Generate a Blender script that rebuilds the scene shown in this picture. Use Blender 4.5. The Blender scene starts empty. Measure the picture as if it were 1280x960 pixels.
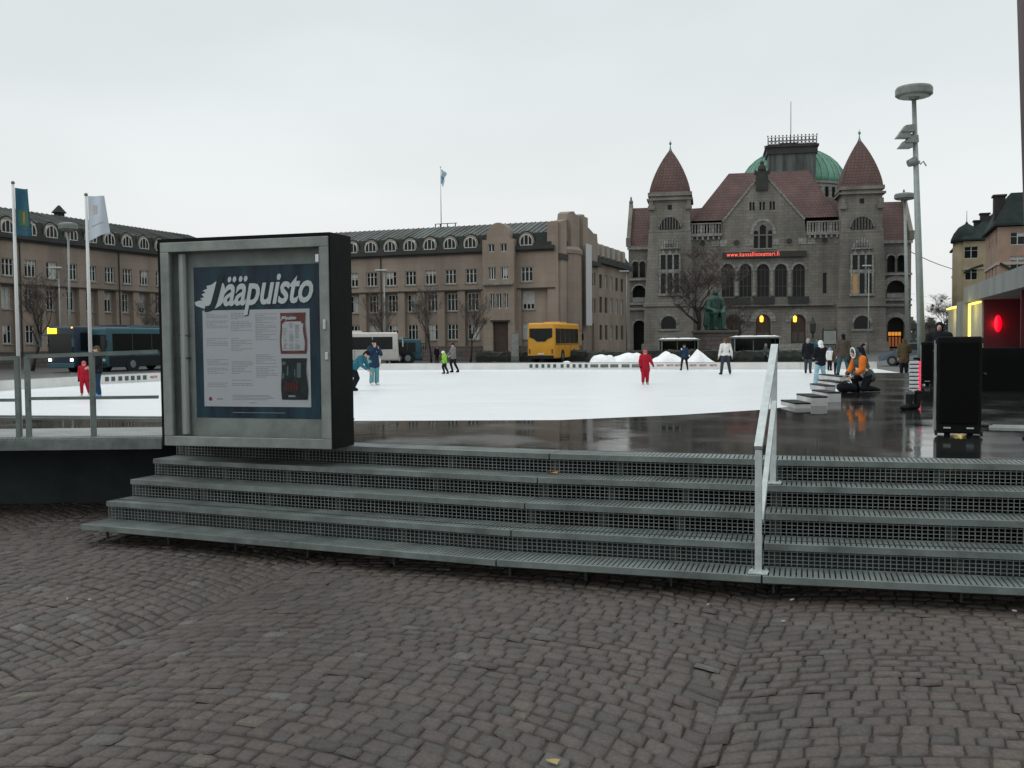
import bpy, bmesh, math, random
from mathutils import Vector, Matrix
from mathutils.geometry import tessellate_polygon
random.seed(11)
R = math.radians
PI = math.pi
sc = bpy.context.scene
col = sc.collection

# ------------------------------------------------------------------ camera
CZ = 1.65
FPX = 1250.0
PITCH = math.atan(55 / FPX)
ROLL = R(-0.55)
cam_rot = Matrix.Rotation(PI / 2 - PITCH, 3, 'X') @ Matrix.Rotation(ROLL, 3, 'Z')
CAM = Vector((0, 0, CZ))
cd = bpy.data.cameras.new('camera')
cd.sensor_width = 36.0
cd.lens = 36.0 * FPX / 1280.0
cd.clip_start = 0.05
cd.clip_end = 6000
cam = bpy.data.objects.new('camera', cd)
cam.matrix_world = Matrix.Translation(CAM) @ cam_rot.to_4x4()
col.objects.link(cam)
sc.camera = cam


def ray(px, py):
    return cam_rot @ Vector(((px - 640) / FPX, -(py - 480) / FPX, -1.0))


def gp(px, py, z):
    d = ray(px, py)
    return CAM + d * ((z - CZ) / d.z)


def dp(px, py, D):
    d = ray(px, py)
    return CAM + d * (D / d.y)


# ------------------------------------------------------------------ materials
MATS = {}


def mat(name, c, rough=0.7, metal=0.0, var=0.0, scale=4.0, bump=0.0, bscale=30.0, spec=0.5, emit=None, estr=0.0, stretch=None):
    m = bpy.data.materials.new(name)
    m.use_nodes = True
    nt = m.node_tree
    b = nt.nodes['Principled BSDF']
    b.inputs['Base Color'].default_value = (c[0], c[1], c[2], 1)
    b.inputs['Roughness'].default_value = rough
    b.inputs['Metallic'].default_value = metal
    b.inputs['Specular IOR Level'].default_value = spec
    if emit:
        b.inputs['Emission Color'].default_value = (*emit, 1)
        b.inputs['Emission Strength'].default_value = estr
    if var > 0 or bump > 0:
        tc = nt.nodes.new('ShaderNodeTexCoord')
        src = tc.outputs['Object']
        if stretch:
            mp = nt.nodes.new('ShaderNodeMapping')
            mp.inputs['Scale'].default_value = stretch
            nt.links.new(src, mp.inputs['Vector'])
            src = mp.outputs['Vector']
    if var > 0:
        n = nt.nodes.new('ShaderNodeTexNoise')
        n.inputs['Scale'].default_value = scale
        n.inputs['Detail'].default_value = 6
        n.inputs['Roughness'].default_value = 0.65
        nt.links.new(src, n.inputs['Vector'])
        mx = nt.nodes.new('ShaderNodeMix')
        mx.data_type = 'RGBA'
        mx.inputs['A'].default_value = (*[v * (1 - var) for v in c], 1)
        mx.inputs['B'].default_value = (*[min(1, v * (1 + var)) for v in c], 1)
        cr = nt.nodes.new('ShaderNodeMapRange')
        cr.inputs['From Min'].default_value = 0.3
        cr.inputs['From Max'].default_value = 0.7
        nt.links.new(n.outputs['Fac'], cr.inputs['Value'])
        nt.links.new(cr.outputs['Result'], mx.inputs['Factor'])
        nt.links.new(mx.outputs['Result'], b.inputs['Base Color'])
    if bump > 0:
        n2 = nt.nodes.new('ShaderNodeTexNoise')
        n2.inputs['Scale'].default_value = bscale
        n2.inputs['Detail'].default_value = 4
        nt.links.new(src, n2.inputs['Vector'])
        bp = nt.nodes.new('ShaderNodeBump')
        bp.inputs['Strength'].default_value = bump
        bp.inputs['Distance'].default_value = 0.02
        nt.links.new(n2.outputs['Fac'], bp.inputs['Height'])
        nt.links.new(bp.outputs['Normal'], b.inputs['Normal'])
    MATS[name] = m
    return m


def bricky(name, c1, c2, cm, bw, bh, rough=0.85, mortar=0.03, var=0.5, vscale=0.25, bump=0.4):
    """coursed stone: brick texture on (x+y, z) of the object, with broad weather stains"""
    m = mat(name, c1, rough)
    nt = m.node_tree
    b = nt.nodes['Principled BSDF']
    tc = nt.nodes.new('ShaderNodeTexCoord')
    sp = nt.nodes.new('ShaderNodeSeparateXYZ')
    nt.links.new(tc.outputs['Object'], sp.inputs[0])
    ad = nt.nodes.new('ShaderNodeMath')
    nt.links.new(sp.outputs['X'], ad.inputs[0])
    nt.links.new(sp.outputs['Y'], ad.inputs[1])
    cb = nt.nodes.new('ShaderNodeCombineXYZ')
    nt.links.new(ad.outputs[0], cb.inputs[0])
    nt.links.new(sp.outputs['Z'], cb.inputs[1])
    br = nt.nodes.new('ShaderNodeTexBrick')
    br.inputs['Color1'].default_value = (*c1, 1)
    br.inputs['Color2'].default_value = (*c2, 1)
    br.inputs['Mortar'].default_value = (*cm, 1)
    br.inputs['Scale'].default_value = 1.0
    br.inputs['Mortar Size'].default_value = mortar
    br.inputs['Brick Width'].default_value = bw
    br.inputs['Row Height'].default_value = bh
    nt.links.new(cb.outputs[0], br.inputs['Vector'])
    n = nt.nodes.new('ShaderNodeTexNoise')
    n.inputs['Scale'].default_value = vscale
    n.inputs['Detail'].default_value = 8
    n.inputs['Roughness'].default_value = 0.6
    mpv = nt.nodes.new('ShaderNodeMapping')
    mpv.inputs['Scale'].default_value = (1.6, 1.6, .45)
    nt.links.new(tc.outputs['Object'], mpv.inputs['Vector'])
    nt.links.new(mpv.outputs['Vector'], n.inputs['Vector'])
    mr = nt.nodes.new('ShaderNodeMapRange')
    mr.inputs['From Min'].default_value = 0.3
    mr.inputs['From Max'].default_value = 0.7
    mr.inputs['To Min'].default_value = 1 - var
    mr.inputs['To Max'].default_value = 1 + var * 0.6
    nt.links.new(n.outputs['Fac'], mr.inputs['Value'])
    mx = nt.nodes.new('ShaderNodeMix')
    mx.data_type = 'RGBA'
    mx.blend_type = 'MULTIPLY'
    mx.inputs['Factor'].default_value = 1
    nt.links.new(br.outputs['Color'], mx.inputs['A'])
    cc = nt.nodes.new('ShaderNodeCombineColor')
    for i in range(3):
        nt.links.new(mr.outputs['Result'], cc.inputs[i])
    nt.links.new(cc.outputs[0], mx.inputs['B'])
    nt.links.new(mx.outputs['Result'], b.inputs['Base Color'])
    bp = nt.nodes.new('ShaderNodeBump')
    bp.inputs['Strength'].default_value = bump
    bp.inputs['Distance'].default_value = 0.03
    nt.links.new(br.outputs['Fac'], bp.inputs['Height'])
    bp.invert = True
    nt.links.new(bp.outputs['Normal'], b.inputs['Normal'])
    return m


M = MATS
bricky('theatre_stone', (0.205, 0.192, 0.165), (0.165, 0.156, 0.136), (0.135, 0.128, 0.112), 1.1, 0.45, mortar=0.03, var=0.48, vscale=0.2, bump=0.5)
bricky('pale_stone', (0.27, 0.265, 0.24), (0.21, 0.21, 0.19), (0.1, 0.1, 0.1), 0.9, 0.6, var=0.3, vscale=0.5)
bricky('red_tile', (0.125, 0.070, 0.062), (0.10, 0.058, 0.052), (0.06, 0.038, 0.035), 0.5, 0.45, mortar=0.05, var=0.3, vscale=0.3)
bricky('wing_plaster', (0.258, 0.210, 0.168), (0.235, 0.19, 0.152), (0.185, 0.15, 0.124), 2.4, 0.8, mortar=0.012, var=0.36, vscale=0.16, bump=0.2)
bricky('plinth_stone', (0.11, 0.09, 0.082), (0.085, 0.072, 0.066), (0.04, 0.035, 0.03), 1.1, 0.45, var=0.3)
mat('dark_cornice', (0.03, 0.031, 0.028), 0.8, var=0.3, scale=0.6)
mat('copper_dark', (0.022, 0.030, 0.026), 0.7, var=0.4, scale=0.5, spec=0.2)
mat('copper_sheet', (0.075, 0.085, 0.08), 0.6, var=0.75, scale=0.9, stretch=(1.2, .12, .12), spec=0.3)
mat('verdigris', (0.095, 0.235, 0.165), 0.6, var=0.4, scale=0.5, stretch=(1, 1, 0.15))
mat('verdigris_bronze', (0.02, 0.06, 0.046), 0.5, 0.3, var=0.6, scale=1.4)
mat('window_white', (0.46, 0.47, 0.44), 0.6, var=0.12, scale=2)
mat('window_brown', (0.07, 0.06, 0.05), 0.6)
mat('glass_dark', (0.010, 0.013, 0.013), 0.12, spec=0.18)
mat('glass_bus', (0.008, 0.011, 0.011), 0.1, spec=0.2)
mat('blind', (0.42, 0.42, 0.39), 0.8, var=0.25, scale=.7)
mat('door_wood', (0.045, 0.026, 0.018), 0.6, var=0.3, scale=3)
mat('steel_galv', (0.14, 0.164, 0.156), 0.55, 0.35, var=0.42, scale=3.5, bump=0.08, bscale=60)
mat('steel_green', (0.13, 0.158, 0.146), 0.55, 0.2, var=0.3, scale=6)
mat('steel_dark', (0.06, 0.075, 0.07), 0.7, 0.1, var=0.3, scale=6, spec=.2)
mat('wire_galv', (0.185, 0.208, 0.2), 0.5, 0.35, var=0.25, scale=5)
mat('rail_galv', (0.47, 0.52, 0.51), 0.45, 0.35, var=0.18, scale=14)
mat('dark_panel', (0.034, 0.043, 0.046), 0.75, spec=0.15, var=0.35, scale=1.4)
mat('black_paint', (0.007, 0.007, 0.0075), 0.6, var=0.3, scale=6, bump=0.05, spec=0.08)
mat('black_carpet', (0.006, 0.006, 0.0065), 0.95, bump=0.3, bscale=200, spec=0.05)
mat('black_rubber', (0.009, 0.009, 0.009), 0.6, spec=0.15)
mat('alu_frame', (0.20, 0.225, 0.208), 0.6, 0.2, var=0.25, scale=5, bump=0.04)
mat('board_back', (0.24, 0.26, 0.24), 0.7, var=0.25, scale=4)
mat('paper_white', (0.50, 0.50, 0.53), 0.8, var=0.04, scale=2)
mat('paper_text', (0.27, 0.29, 0.31), 0.8)
mat('paper_red', (0.16, 0.05, 0.045), 0.8, var=0.3, scale=8)
mat('paper_dark', (0.012, 0.02, 0.022), 0.7, var=0.7, scale=9)
mat('paper_blue_grey', (0.10, 0.14, 0.15), 0.7)
mat('paper_dark_red', (0.09, 0.015, 0.015), 0.7)
mat('sign_white', (0.62, 0.64, 0.66), 0.7)
mat('sign_shadow', (0.006, 0.02, 0.03), 0.7)
def ice_mat():
    m = mat('ice', (0.74, 0.77, 0.785), 0.4, spec=0.3)
    nt = m.node_tree
    b = nt.nodes['Principled BSDF']
    tc = nt.nodes.new('ShaderNodeTexCoord')
    prev = None
    for k, (ang_, sc_x) in enumerate(((17, 5), (-38, 6), (75, 4))):
        mp = nt.nodes.new('ShaderNodeMapping')
        mp.inputs['Rotation'].default_value = (0, 0, R(ang_))
        mp.inputs['Scale'].default_value = (.16, sc_x, 1)
        nt.links.new(tc.outputs['Object'], mp.inputs['Vector'])
        n = nt.nodes.new('ShaderNodeTexNoise')
        n.inputs['Scale'].default_value = 1.6
        n.inputs['Detail'].default_value = 6
        n.inputs['Distortion'].default_value = .6
        nt.links.new(mp.outputs['Vector'], n.inputs['Vector'])
        mr = nt.nodes.new('ShaderNodeMapRange')
        mr.inputs['From Min'].default_value = .60
        mr.inputs['From Max'].default_value = .68
        nt.links.new(n.outputs['Fac'], mr.inputs['Value'])
        if prev is None:
            prev = mr.outputs['Result']
        else:
            mm = nt.nodes.new('ShaderNodeMath')
            mm.operation = 'MAXIMUM'
            nt.links.new(prev, mm.inputs[0])
            nt.links.new(mr.outputs['Result'], mm.inputs[1])
            prev = mm.outputs[0]
    n = nt.nodes.new('ShaderNodeTexNoise')
    n.inputs['Scale'].default_value = .22
    n.inputs['Detail'].default_value = 5
    nt.links.new(tc.outputs['Object'], n.inputs['Vector'])
    mx = nt.nodes.new('ShaderNodeMix')
    mx.data_type = 'RGBA'
    mx.inputs['A'].default_value = (0.74, 0.775, 0.79, 1)
    mx.inputs['B'].default_value = (0.83, 0.85, 0.86, 1)
    nt.links.new(n.outputs['Fac'], mx.inputs['Factor'])
    mx2 = nt.nodes.new('ShaderNodeMix')
    mx2.data_type = 'RGBA'
    mx2.inputs['B'].default_value = (0.72, 0.75, 0.77, 1)
    nt.links.new(mx.outputs['Result'], mx2.inputs['A'])
    nt.links.new(prev, mx2.inputs['Factor'])
    nt.links.new(mx2.outputs['Result'], b.inputs['Base Color'])
    mr = nt.nodes.new('ShaderNodeMapRange')
    mr.inputs['To Min'].default_value = .3
    mr.inputs['To Max'].default_value = .62
    nt.links.new(prev, mr.inputs['Value'])
    nt.links.new(mr.outputs['Result'], b.inputs['Roughness'])


ice_mat()
mat('snow', (0.80, 0.82, 0.83), 0.7, var=0.12, scale=2.2, bump=0.7, bscale=7)
mat('block_white', (0.42, 0.43, 0.42), 0.7, var=.2)
mat('board_white', (0.60, 0.60, 0.58), 0.5, var=0.12, scale=1.2)
mat('ad_dark', (0.05, 0.07, 0.07), 0.6)
mat('ad_red', (0.36, 0.12, 0.12), 0.6)
mat('ad_pale', (0.5, 0.5, 0.5), 0.6)
mat('concrete', (0.155, 0.168, 0.16), 0.85, var=0.25, scale=1.0, bump=0.1, stretch=(1, 1, 0.3))
mat('concrete_dark', (0.10, 0.11, 0.11), 0.8, var=0.3, scale=0.8)
mat('pole_grey', (0.25, 0.285, 0.27), 0.5, 0.3, var=0.15, scale=3)
mat('pole_white', (0.62, 0.63, 0.62), 0.5)
mat('pole_dark', (0.10, 0.078, 0.08), 0.7)
mat('lamp_dark', (0.02, 0.022, 0.022), 0.7)
mat('lamp_cap', (0.15, 0.17, 0.155), 0.5, 0.2, var=0.2)
mat('lamp_glass', (0.4, 0.42, 0.4), 0.35)
mat('bark', (0.03, 0.025, 0.022), 0.95, var=0.4, scale=6)
mat('twig', (0.074, 0.060, 0.053), 0.95)
mat('hedge_leaf', (0.018, 0.022, 0.017), 0.9, var=0.5, scale=3)
mat('far_wood', (0.075, 0.08, 0.074), 0.95)
mat('yellow_coach', (0.62, 0.30, 0.02), 0.35, var=0.12, scale=1.2)
mat('bus_white', (0.55, 0.53, 0.49), 0.4, var=0.1)
mat('bus_blue', (0.012, 0.024, 0.045), 0.4, spec=0.3)
mat('bus_teal', (0.022, 0.075, 0.095), 0.4, var=0.15, spec=0.3)
mat('bus_dark', (0.011, 0.014, 0.016), 0.5, spec=0.2)
mat('car_grey', (0.12, 0.15, 0.18), 0.3, 0.3)
mat('bus_tyre', (0.012, 0.012, 0.012), 0.8)
mat('hub', (0.2, 0.2, 0.2), 0.4, 0.6)
mat('skin', (0.5, 0.31, 0.23), 0.6)
mat('eye_dark', (0.02, 0.015, 0.012), 0.3)
mat('ochre_wall', (0.32, 0.265, 0.17), 0.85, var=0.2, scale=0.4)
mat('salmon_wall', (0.285, 0.195, 0.145), 0.85, var=0.25, scale=0.35)
mat('salmon_trim', (0.35, 0.30, 0.26), 0.8)
mat('roof_dark', (0.022, 0.032, 0.03), 0.8, var=0.3, scale=0.7, spec=.15)
mat('chimney_brick', (0.026, 0.023, 0.022), 0.9, var=0.3, scale=2)
mat('red_interior', (0.085, 0.006, 0.011), 0.6, var=0.3, scale=0.8)
mat('red_lamp', (0.6, 0.02, 0.05), 0.4, emit=(1.0, 0.0, 0.025), estr=0.95)
mat('yellow_lamp', (0.8, 0.7, 0.2), 0.4, emit=(1.0, 0.74, 0.14), estr=1.7)
mat('amber_lamp', (0.8, 0.5, 0.1), 0.4, emit=(1.0, 0.52, 0.05), estr=2.4)
mat('orange_glow', (0.4, 0.2, 0.05), 0.4, emit=(1.0, 0.36, 0.03), estr=0.6)
mat('orange_dim', (0.3, 0.12, 0.04), 0.5, emit=(1.0, 0.22, 0.03), estr=0.13)
mat('warm_window', (0.3, 0.2, 0.08), 0.4, emit=(1.0, 0.55, 0.15), estr=0.07)
mat('headlight', (0.9, 0.9, 0.8), 0.3, emit=(1.0, 0.93, 0.75), estr=6)
mat('tail_light', (0.6, 0.1, 0.02), 0.3, emit=(1.0, 0.25, 0.06), estr=2)
mat('led_red', (0.5, 0.05, 0.03), 0.4, emit=(1.0, 0.13, 0.08), estr=1.7)
mat('red_edge_glow', (0.5, 0.02, 0.1), 0.4, emit=(1.0, 0.02, 0.10), estr=1.3)
mat('led_board', (0.02, 0.016, 0.014), 0.5)
mat('orange_leaf', (0.42, 0.16, 0.03), 0.7)
mat('pale_leaf', (0.32, 0.24, 0.09), 0.7)
mat('butt_white', (0.34, 0.32, 0.28), 0.8)
mat('asphalt', (0.05, 0.05, 0.05), 0.45, var=0.3, scale=0.5, bump=0.1)
mat('joint_sand', (0.034, 0.0285, 0.0225), 0.95, var=0.6, scale=9, bump=0.6, bscale=40)
for nm, c in dict(cl_red=(0.34, 0.014, 0.028), cl_dark=(0.012, 0.013, 0.017), cl_navy=(0.02, 0.04, 0.075), cl_teal=(0.03, 0.13, 0.17),
                  cl_pale_teal=(0.11, 0.26, 0.29), cl_green=(0.20, 0.46, 0.05), cl_white=(0.66, 0.66, 0.64), cl_jeans=(0.04, 0.05, 0.065),
                  cl_pale_jeans=(0.26, 0.41, 0.47), cl_brown=(0.075, 0.058, 0.048), cl_orange=(0.62, 0.16, 0.025), cl_grey_green=(0.07, 0.085, 0.075),
                  cl_pink=(0.48, 0.10, 0.13), cl_olive=(0.075, 0.058, 0.035), cl_skate=(0.30, 0.30, 0.30), cl_hair=(0.12, 0.065, 0.03), cl_grey=(0.16, 0.16, 0.16),
                  cl_blue=(0.12, 0.26, 0.5), cl_denim=(0.04, 0.09, 0.11)).items():
    mat(nm, c, 0.9, var=0.22, scale=6, bump=0.35, bscale=14, spec=0.1)


# stones: per-stone tint from a face attribute
def stone_mat():
    m = mat('sett_stone', (0.09, 0.08, 0.075), 0.6)
    nt = m.node_tree
    b = nt.nodes['Principled BSDF']
    at = nt.nodes.new('ShaderNodeAttribute')
    at.attribute_name = 'tint'
    tc = nt.nodes.new('ShaderNodeTexCoord')
    n = nt.nodes.new('ShaderNodeTexNoise')
    n.inputs['Scale'].default_value = 48
    n.inputs['Detail'].default_value = 7
    n.inputs['Roughness'].default_value = 0.7
    nt.links.new(tc.outputs['Object'], n.inputs['Vector'])
    mr = nt.nodes.new('ShaderNodeMapRange')
    mr.inputs['From Min'].default_value = 0.28
    mr.inputs['From Max'].default_value = 0.72
    mr.inputs['To Min'].default_value = 0.52
    mr.inputs['To Max'].default_value = 1.5
    nt.links.new(n.outputs['Fac'], mr.inputs['Value'])
    n3 = nt.nodes.new('ShaderNodeTexNoise')
    n3.inputs['Scale'].default_value = 0.55
    n3.inputs['Detail'].default_value = 4
    nt.links.new(tc.outputs['Object'], n3.inputs['Vector'])
    mr3 = nt.nodes.new('ShaderNodeMapRange')
    mr3.inputs['From Min'].default_value = 0.3
    mr3.inputs['From Max'].default_value = 0.7
    mr3.inputs['To Min'].default_value = 0.78
    mr3.inputs['To Max'].default_value = 1.2
    nt.links.new(n3.outputs['Fac'], mr3.inputs['Value'])
    mu = nt.nodes.new('ShaderNodeMath')
    mu.operation = 'MULTIPLY'
    nt.links.new(mr.outputs['Result'], mu.inputs[0])
    nt.links.new(mr3.outputs['Result'], mu.inputs[1])
    vm = nt.nodes.new('ShaderNodeVectorMath')
    vm.operation = 'SCALE'
    nt.links.new(at.outputs['Color'], vm.inputs[0])
    nt.links.new(mu.outputs[0], vm.inputs['Scale'])
    nt.links.new(vm.outputs['Vector'], b.inputs['Base Color'])
    bp = nt.nodes.new('ShaderNodeBump')
    bp.inputs['Strength'].default_value = 0.55
    bp.inputs['Distance'].default_value = 0.012
    n2 = nt.nodes.new('ShaderNodeTexNoise')
    n2.inputs['Scale'].default_value = 70
    n2.inputs['Detail'].default_value = 6
    nt.links.new(tc.outputs['Object'], n2.inputs['Vector'])
    nt.links.new(n2.outputs['Fac'], bp.inputs['Height'])
    nt.links.new(bp.outputs['Normal'], b.inputs['Normal'])
    mr2 = nt.nodes.new('ShaderNodeMapRange')
    mr2.inputs['To Min'].default_value = 0.42
    mr2.inputs['To Max'].default_value = 0.75
    nt.links.new(n3.outputs['Fac'], mr2.inputs['Value'])
    nt.links.new(mr2.outputs['Result'], b.inputs['Roughness'])


stone_mat()


def deck_mat():
    m = mat('wet_deck', (0.022, 0.023, 0.022), 0.15, spec=0.13)
    nt = m.node_tree
    b = nt.nodes['Principled BSDF']
    tc = nt.nodes.new('ShaderNodeTexCoord')
    mp = nt.nodes.new('ShaderNodeMapping')
    mp.inputs['Rotation'].default_value = (0, 0, R(17))
    nt.links.new(tc.outputs['Object'], mp.inputs['Vector'])
    br = nt.nodes.new('ShaderNodeTexBrick')
    br.inputs['Scale'].default_value = 1
    br.inputs['Brick Width'].default_value = 2.4
    br.inputs['Row Height'].default_value = 1.2
    br.inputs['Mortar Size'].default_value = 0.012
    br.inputs['Color1'].default_value = (0.022, 0.023, 0.022, 1)
    br.inputs['Color2'].default_value = (0.012, 0.0135, 0.0125, 1)
    br.inputs['Mortar'].default_value = (0.006, 0.006, 0.006, 1)
    nt.links.new(mp.outputs['Vector'], br.inputs['Vector'])
    nt.links.new(br.outputs['Color'], b.inputs['Base Color'])
    n = nt.nodes.new('ShaderNodeTexNoise')
    n.inputs['Scale'].default_value = 1.1
    n.inputs['Detail'].default_value = 5
    nt.links.new(mp.outputs['Vector'], n.inputs['Vector'])
    mr = nt.nodes.new('ShaderNodeMapRange')
    mr.inputs['From Min'].default_value = 0.38
    mr.inputs['From Max'].default_value = 0.66
    mr.inputs['To Min'].default_value = 0.03
    mr.inputs['To Max'].default_value = 0.17
    nt.links.new(n.outputs['Fac'], mr.inputs['Value'])
    nt.links.new(mr.outputs['Result'], b.inputs['Roughness'])
    n2 = nt.nodes.new('ShaderNodeTexNoise')
    n2.inputs['Scale'].default_value = 5
    n2.inputs['Detail'].default_value = 3
    nt.links.new(mp.outputs['Vector'], n2.inputs['Vector'])
    bp = nt.nodes.new('ShaderNodeBump')
    bp.inputs['Strength'].default_value = 0.06
    bp.inputs['Distance'].default_value = 0.015
    nt.links.new(n2.outputs['Fac'], bp.inputs['Height'])
    bp2 = nt.nodes.new('ShaderNodeBump')
    bp2.inputs['Strength'].default_value = 0.5
    bp2.inputs['Distance'].default_value = 0.006
    bp2.invert = True
    nt.links.new(br.outputs['Fac'], bp2.inputs['Height'])
    nt.links.new(bp.outputs['Normal'], bp2.inputs['Normal'])
    nt.links.new(bp2.outputs['Normal'], b.inputs['Normal'])


deck_mat()


def poster_mat():
    m = mat('poster_teal', (0.012, 0.05, 0.065), 0.7)
    nt = m.node_tree
    b = nt.nodes['Principled BSDF']
    tc = nt.nodes.new('ShaderNodeTexCoord')
    mp = nt.nodes.new('ShaderNodeMapping')
    mp.inputs['Scale'].default_value = (7, 1, 1.2)
    nt.links.new(tc.outputs['Object'], mp.inputs['Vector'])
    n = nt.nodes.new('ShaderNodeTexNoise')
    n.inputs['Scale'].default_value = 1.3
    n.inputs['Detail'].default_value = 3
    nt.links.new(mp.outputs['Vector'], n.inputs['Vector'])
    cr = nt.nodes.new('ShaderNodeValToRGB')
    cr.color_ramp.elements[0].position = 0.32
    cr.color_ramp.elements[0].color = (0.004, 0.010, 0.030, 1)
    cr.color_ramp.elements[1].position = 0.72
    cr.color_ramp.elements[1].color = (0.012, 0.060, 0.080, 1)
    nt.links.new(n.outputs['Fac'], cr.inputs['Fac'])
    nt.links.new(cr.outputs['Color'], b.inputs['Base Color'])


poster_mat()


def glass_mat(name, gloss_col=(0.8, 0.85, 0.85), ior=1.5, tint=(0.92, 0.95, 0.94)):
    m = bpy.data.materials.new(name)
    m.use_nodes = True
    nt = m.node_tree
    nt.nodes.remove(nt.nodes['Principled BSDF'])
    out = nt.nodes['Material Output']
    tr = nt.nodes.new('ShaderNodeBsdfTransparent')
    tr.inputs['Color'].default_value = (*tint, 1)
    gl = nt.nodes.new('ShaderNodeBsdfGlossy')
    gl.inputs['Roughness'].default_value = 0.04
    gl.inputs['Color'].default_value = (*gloss_col, 1)
    fr = nt.nodes.new('ShaderNodeFresnel')
    fr.inputs['IOR'].default_value = ior
    mx = nt.nodes.new('ShaderNodeMixShader')
    nt.links.new(fr.outputs[0], mx.inputs[0])
    nt.links.new(tr.outputs[0], mx.inputs[1])
    nt.links.new(gl.outputs[0], mx.inputs[2])
    nt.links.new(mx.outputs[0], out.inputs['Surface'])
    MATS[name] = m


glass_mat('glass_clear', ior=1.12, tint=(0.97, 0.98, 0.98))
glass_mat('glass_shelter', tint=(0.5, 0.56, 0.54))


# ------------------------------------------------------------------ mesh builder
class MB:
    def __init__(s, T=None):
        s.v = []
        s.f = []
        s.T = T

    def add(s, vs, fs):
        n = len(s.v)
        s.v += [Vector(p) for p in vs]
        s.f += [tuple(i + n for i in f) for f in fs]
        return s

    def box(s, x0, x1, y0, y1, z0, z1, bev=0.0):
        if bev > 0:
            bm = bmesh.new()
            bmesh.ops.create_cube(bm, size=1)
            for v in bm.verts:
                v.co = Vector(((x0 + x1) / 2 + v.co.x * (x1 - x0), (y0 + y1) / 2 + v.co.y * (y1 - y0), (z0 + z1) / 2 + v.co.z * (z1 - z0)))
            bmesh.ops.bevel(bm, geom=bm.edges[:], offset=bev, segments=2, affect='EDGES', profile=0.5)
            return s.bm(bm)
        return s.add([(x0, y0, z0), (x1, y0, z0), (x1, y1, z0), (x0, y1, z0), (x0, y0, z1), (x1, y0, z1), (x1, y1, z1), (x0, y1, z1)],
                     [(0, 3, 2, 1), (4, 5, 6, 7), (0, 1, 5, 4), (1, 2, 6, 5), (2, 3, 7, 6), (3, 0, 4, 7)])

    def bm(s, bm):
        bm.verts.index_update()
        s.add([v.co.copy() for v in bm.verts], [[v.index for v in f.verts] for f in bm.faces])
        bm.free()
        return s

    def bar(s, p, q, w, h, up=(0, 0, 1)):
        """rectangular bar from p to q, width w sideways, height h along up"""
        p, q, up = Vector(p), Vector(q), Vector(up)
        d = (q - p).normalized()
        sd = d.cross(up)
        if sd.length < 1e-4:
            sd = d.cross(Vector((1, 0, 0)))
        sd.normalize()
        u = sd.cross(d)
        vs = []
        for e in (p, q):
            for a, b in ((-1, -1), (1, -1), (1, 1), (-1, 1)):
                vs.append(e + sd * (a * w / 2) + u * (b * h / 2))
        return s.add(vs, [(0, 1, 2, 3), (7, 6, 5, 4), (0, 4, 5, 1), (1, 5, 6, 2), (2, 6, 7, 3), (3, 7, 4, 0)])

    def tube(s, pts, rad, n=8, cap=True):
        pts = [Vector(p) for p in pts]
        if not hasattr(rad, '__len__'):
            rad = [rad] * len(pts)
        vs, fs = [], []
        ref = None
        for i, p in enumerate(pts):
            d = (pts[min(i + 1, len(pts) - 1)] - pts[max(i - 1, 0)]).normalized()
            if ref is None:
                ref = Vector((0, 0, 1)) if abs(d.z) < 0.9 else Vector((1, 0, 0))
            a = d.cross(ref).normalized()
            b = a.cross(d)
            ref = b
            for k in range(n):
                t = 2 * PI * k / n
                vs.append(p + (a * math.cos(t) + b * math.sin(t)) * rad[i])
        for i in range(len(pts) - 1):
            for k in range(n):
                k2 = (k + 1) % n
                fs.append((i * n + k, i * n + k2, (i + 1) * n + k2, (i + 1) * n + k))
        if cap:
            fs.append(tuple(range(n - 1, -1, -1)))
            fs.append(tuple((len(pts) - 1) * n + k for k in range(n)))
        return s.add(vs, fs)

    def lathe(s, prof, n=16, c=(0, 0, 0)):
        """profile of (r, z) round the z axis at c"""
        vs, fs = [], []
        for r, z in prof:
            for k in range(n):
                t = 2 * PI * k / n
                vs.append((c[0] + r * math.cos(t), c[1] + r * math.sin(t), c[2] + z))
        for i in range(len(prof) - 1):
            for k in range(n):
                k2 = (k + 1) % n
                fs.append((i * n + k, i * n + k2, (i + 1) * n + k2, (i + 1) * n + k))
        fs.append(tuple(range(n - 1, -1, -1)))
        fs.append(tuple((len(prof) - 1) * n + k for k in range(n)))
        return s.add(vs, fs)

    def ell(s, c, r, n=12, m=8, rot=None):
        vs, fs = [], []
        c = Vector(c)
        if not hasattr(r, '__len__'):
            r = (r, r, r)
        for i in range(m + 1):
            ph = -PI / 2 + PI * i / m
            for k in range(n):
                t = 2 * PI * k / n
                p = Vector((r[0] * math.cos(ph) * math.cos(t), r[1] * math.cos(ph) * math.sin(t), r[2] * math.sin(ph)))
                if rot:
                    p = rot @ p
                vs.append(c + p)
        for i in range(m):
            for k in range(n):
                k2 = (k + 1) % n
                fs.append((i * n + k, i * n + k2, (i + 1) * n + k2, (i + 1) * n + k))
        return s.add(vs, fs)

    def cone(s, p, q, r0, r1, n=10):
        """capsule with different end radii (closed)"""
        p, q = Vector(p), Vector(q)
        d = q - p
        L = max(d.length, 1e-5)
        d = d / L
        pts, rad = [], []
        for a in (-0.98, -0.7, -0.35, 0):
            pts.append(p + d * (a * r0))
            rad.append(r0 * math.sqrt(max(0, 1 - a * a)))
        for a in (0, 0.35, 0.7, 0.98):
            pts.append(q + d * (a * r1))
            rad.append(r1 * math.sqrt(max(0, 1 - a * a)))
        return s.tube(pts, rad, n)

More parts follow.
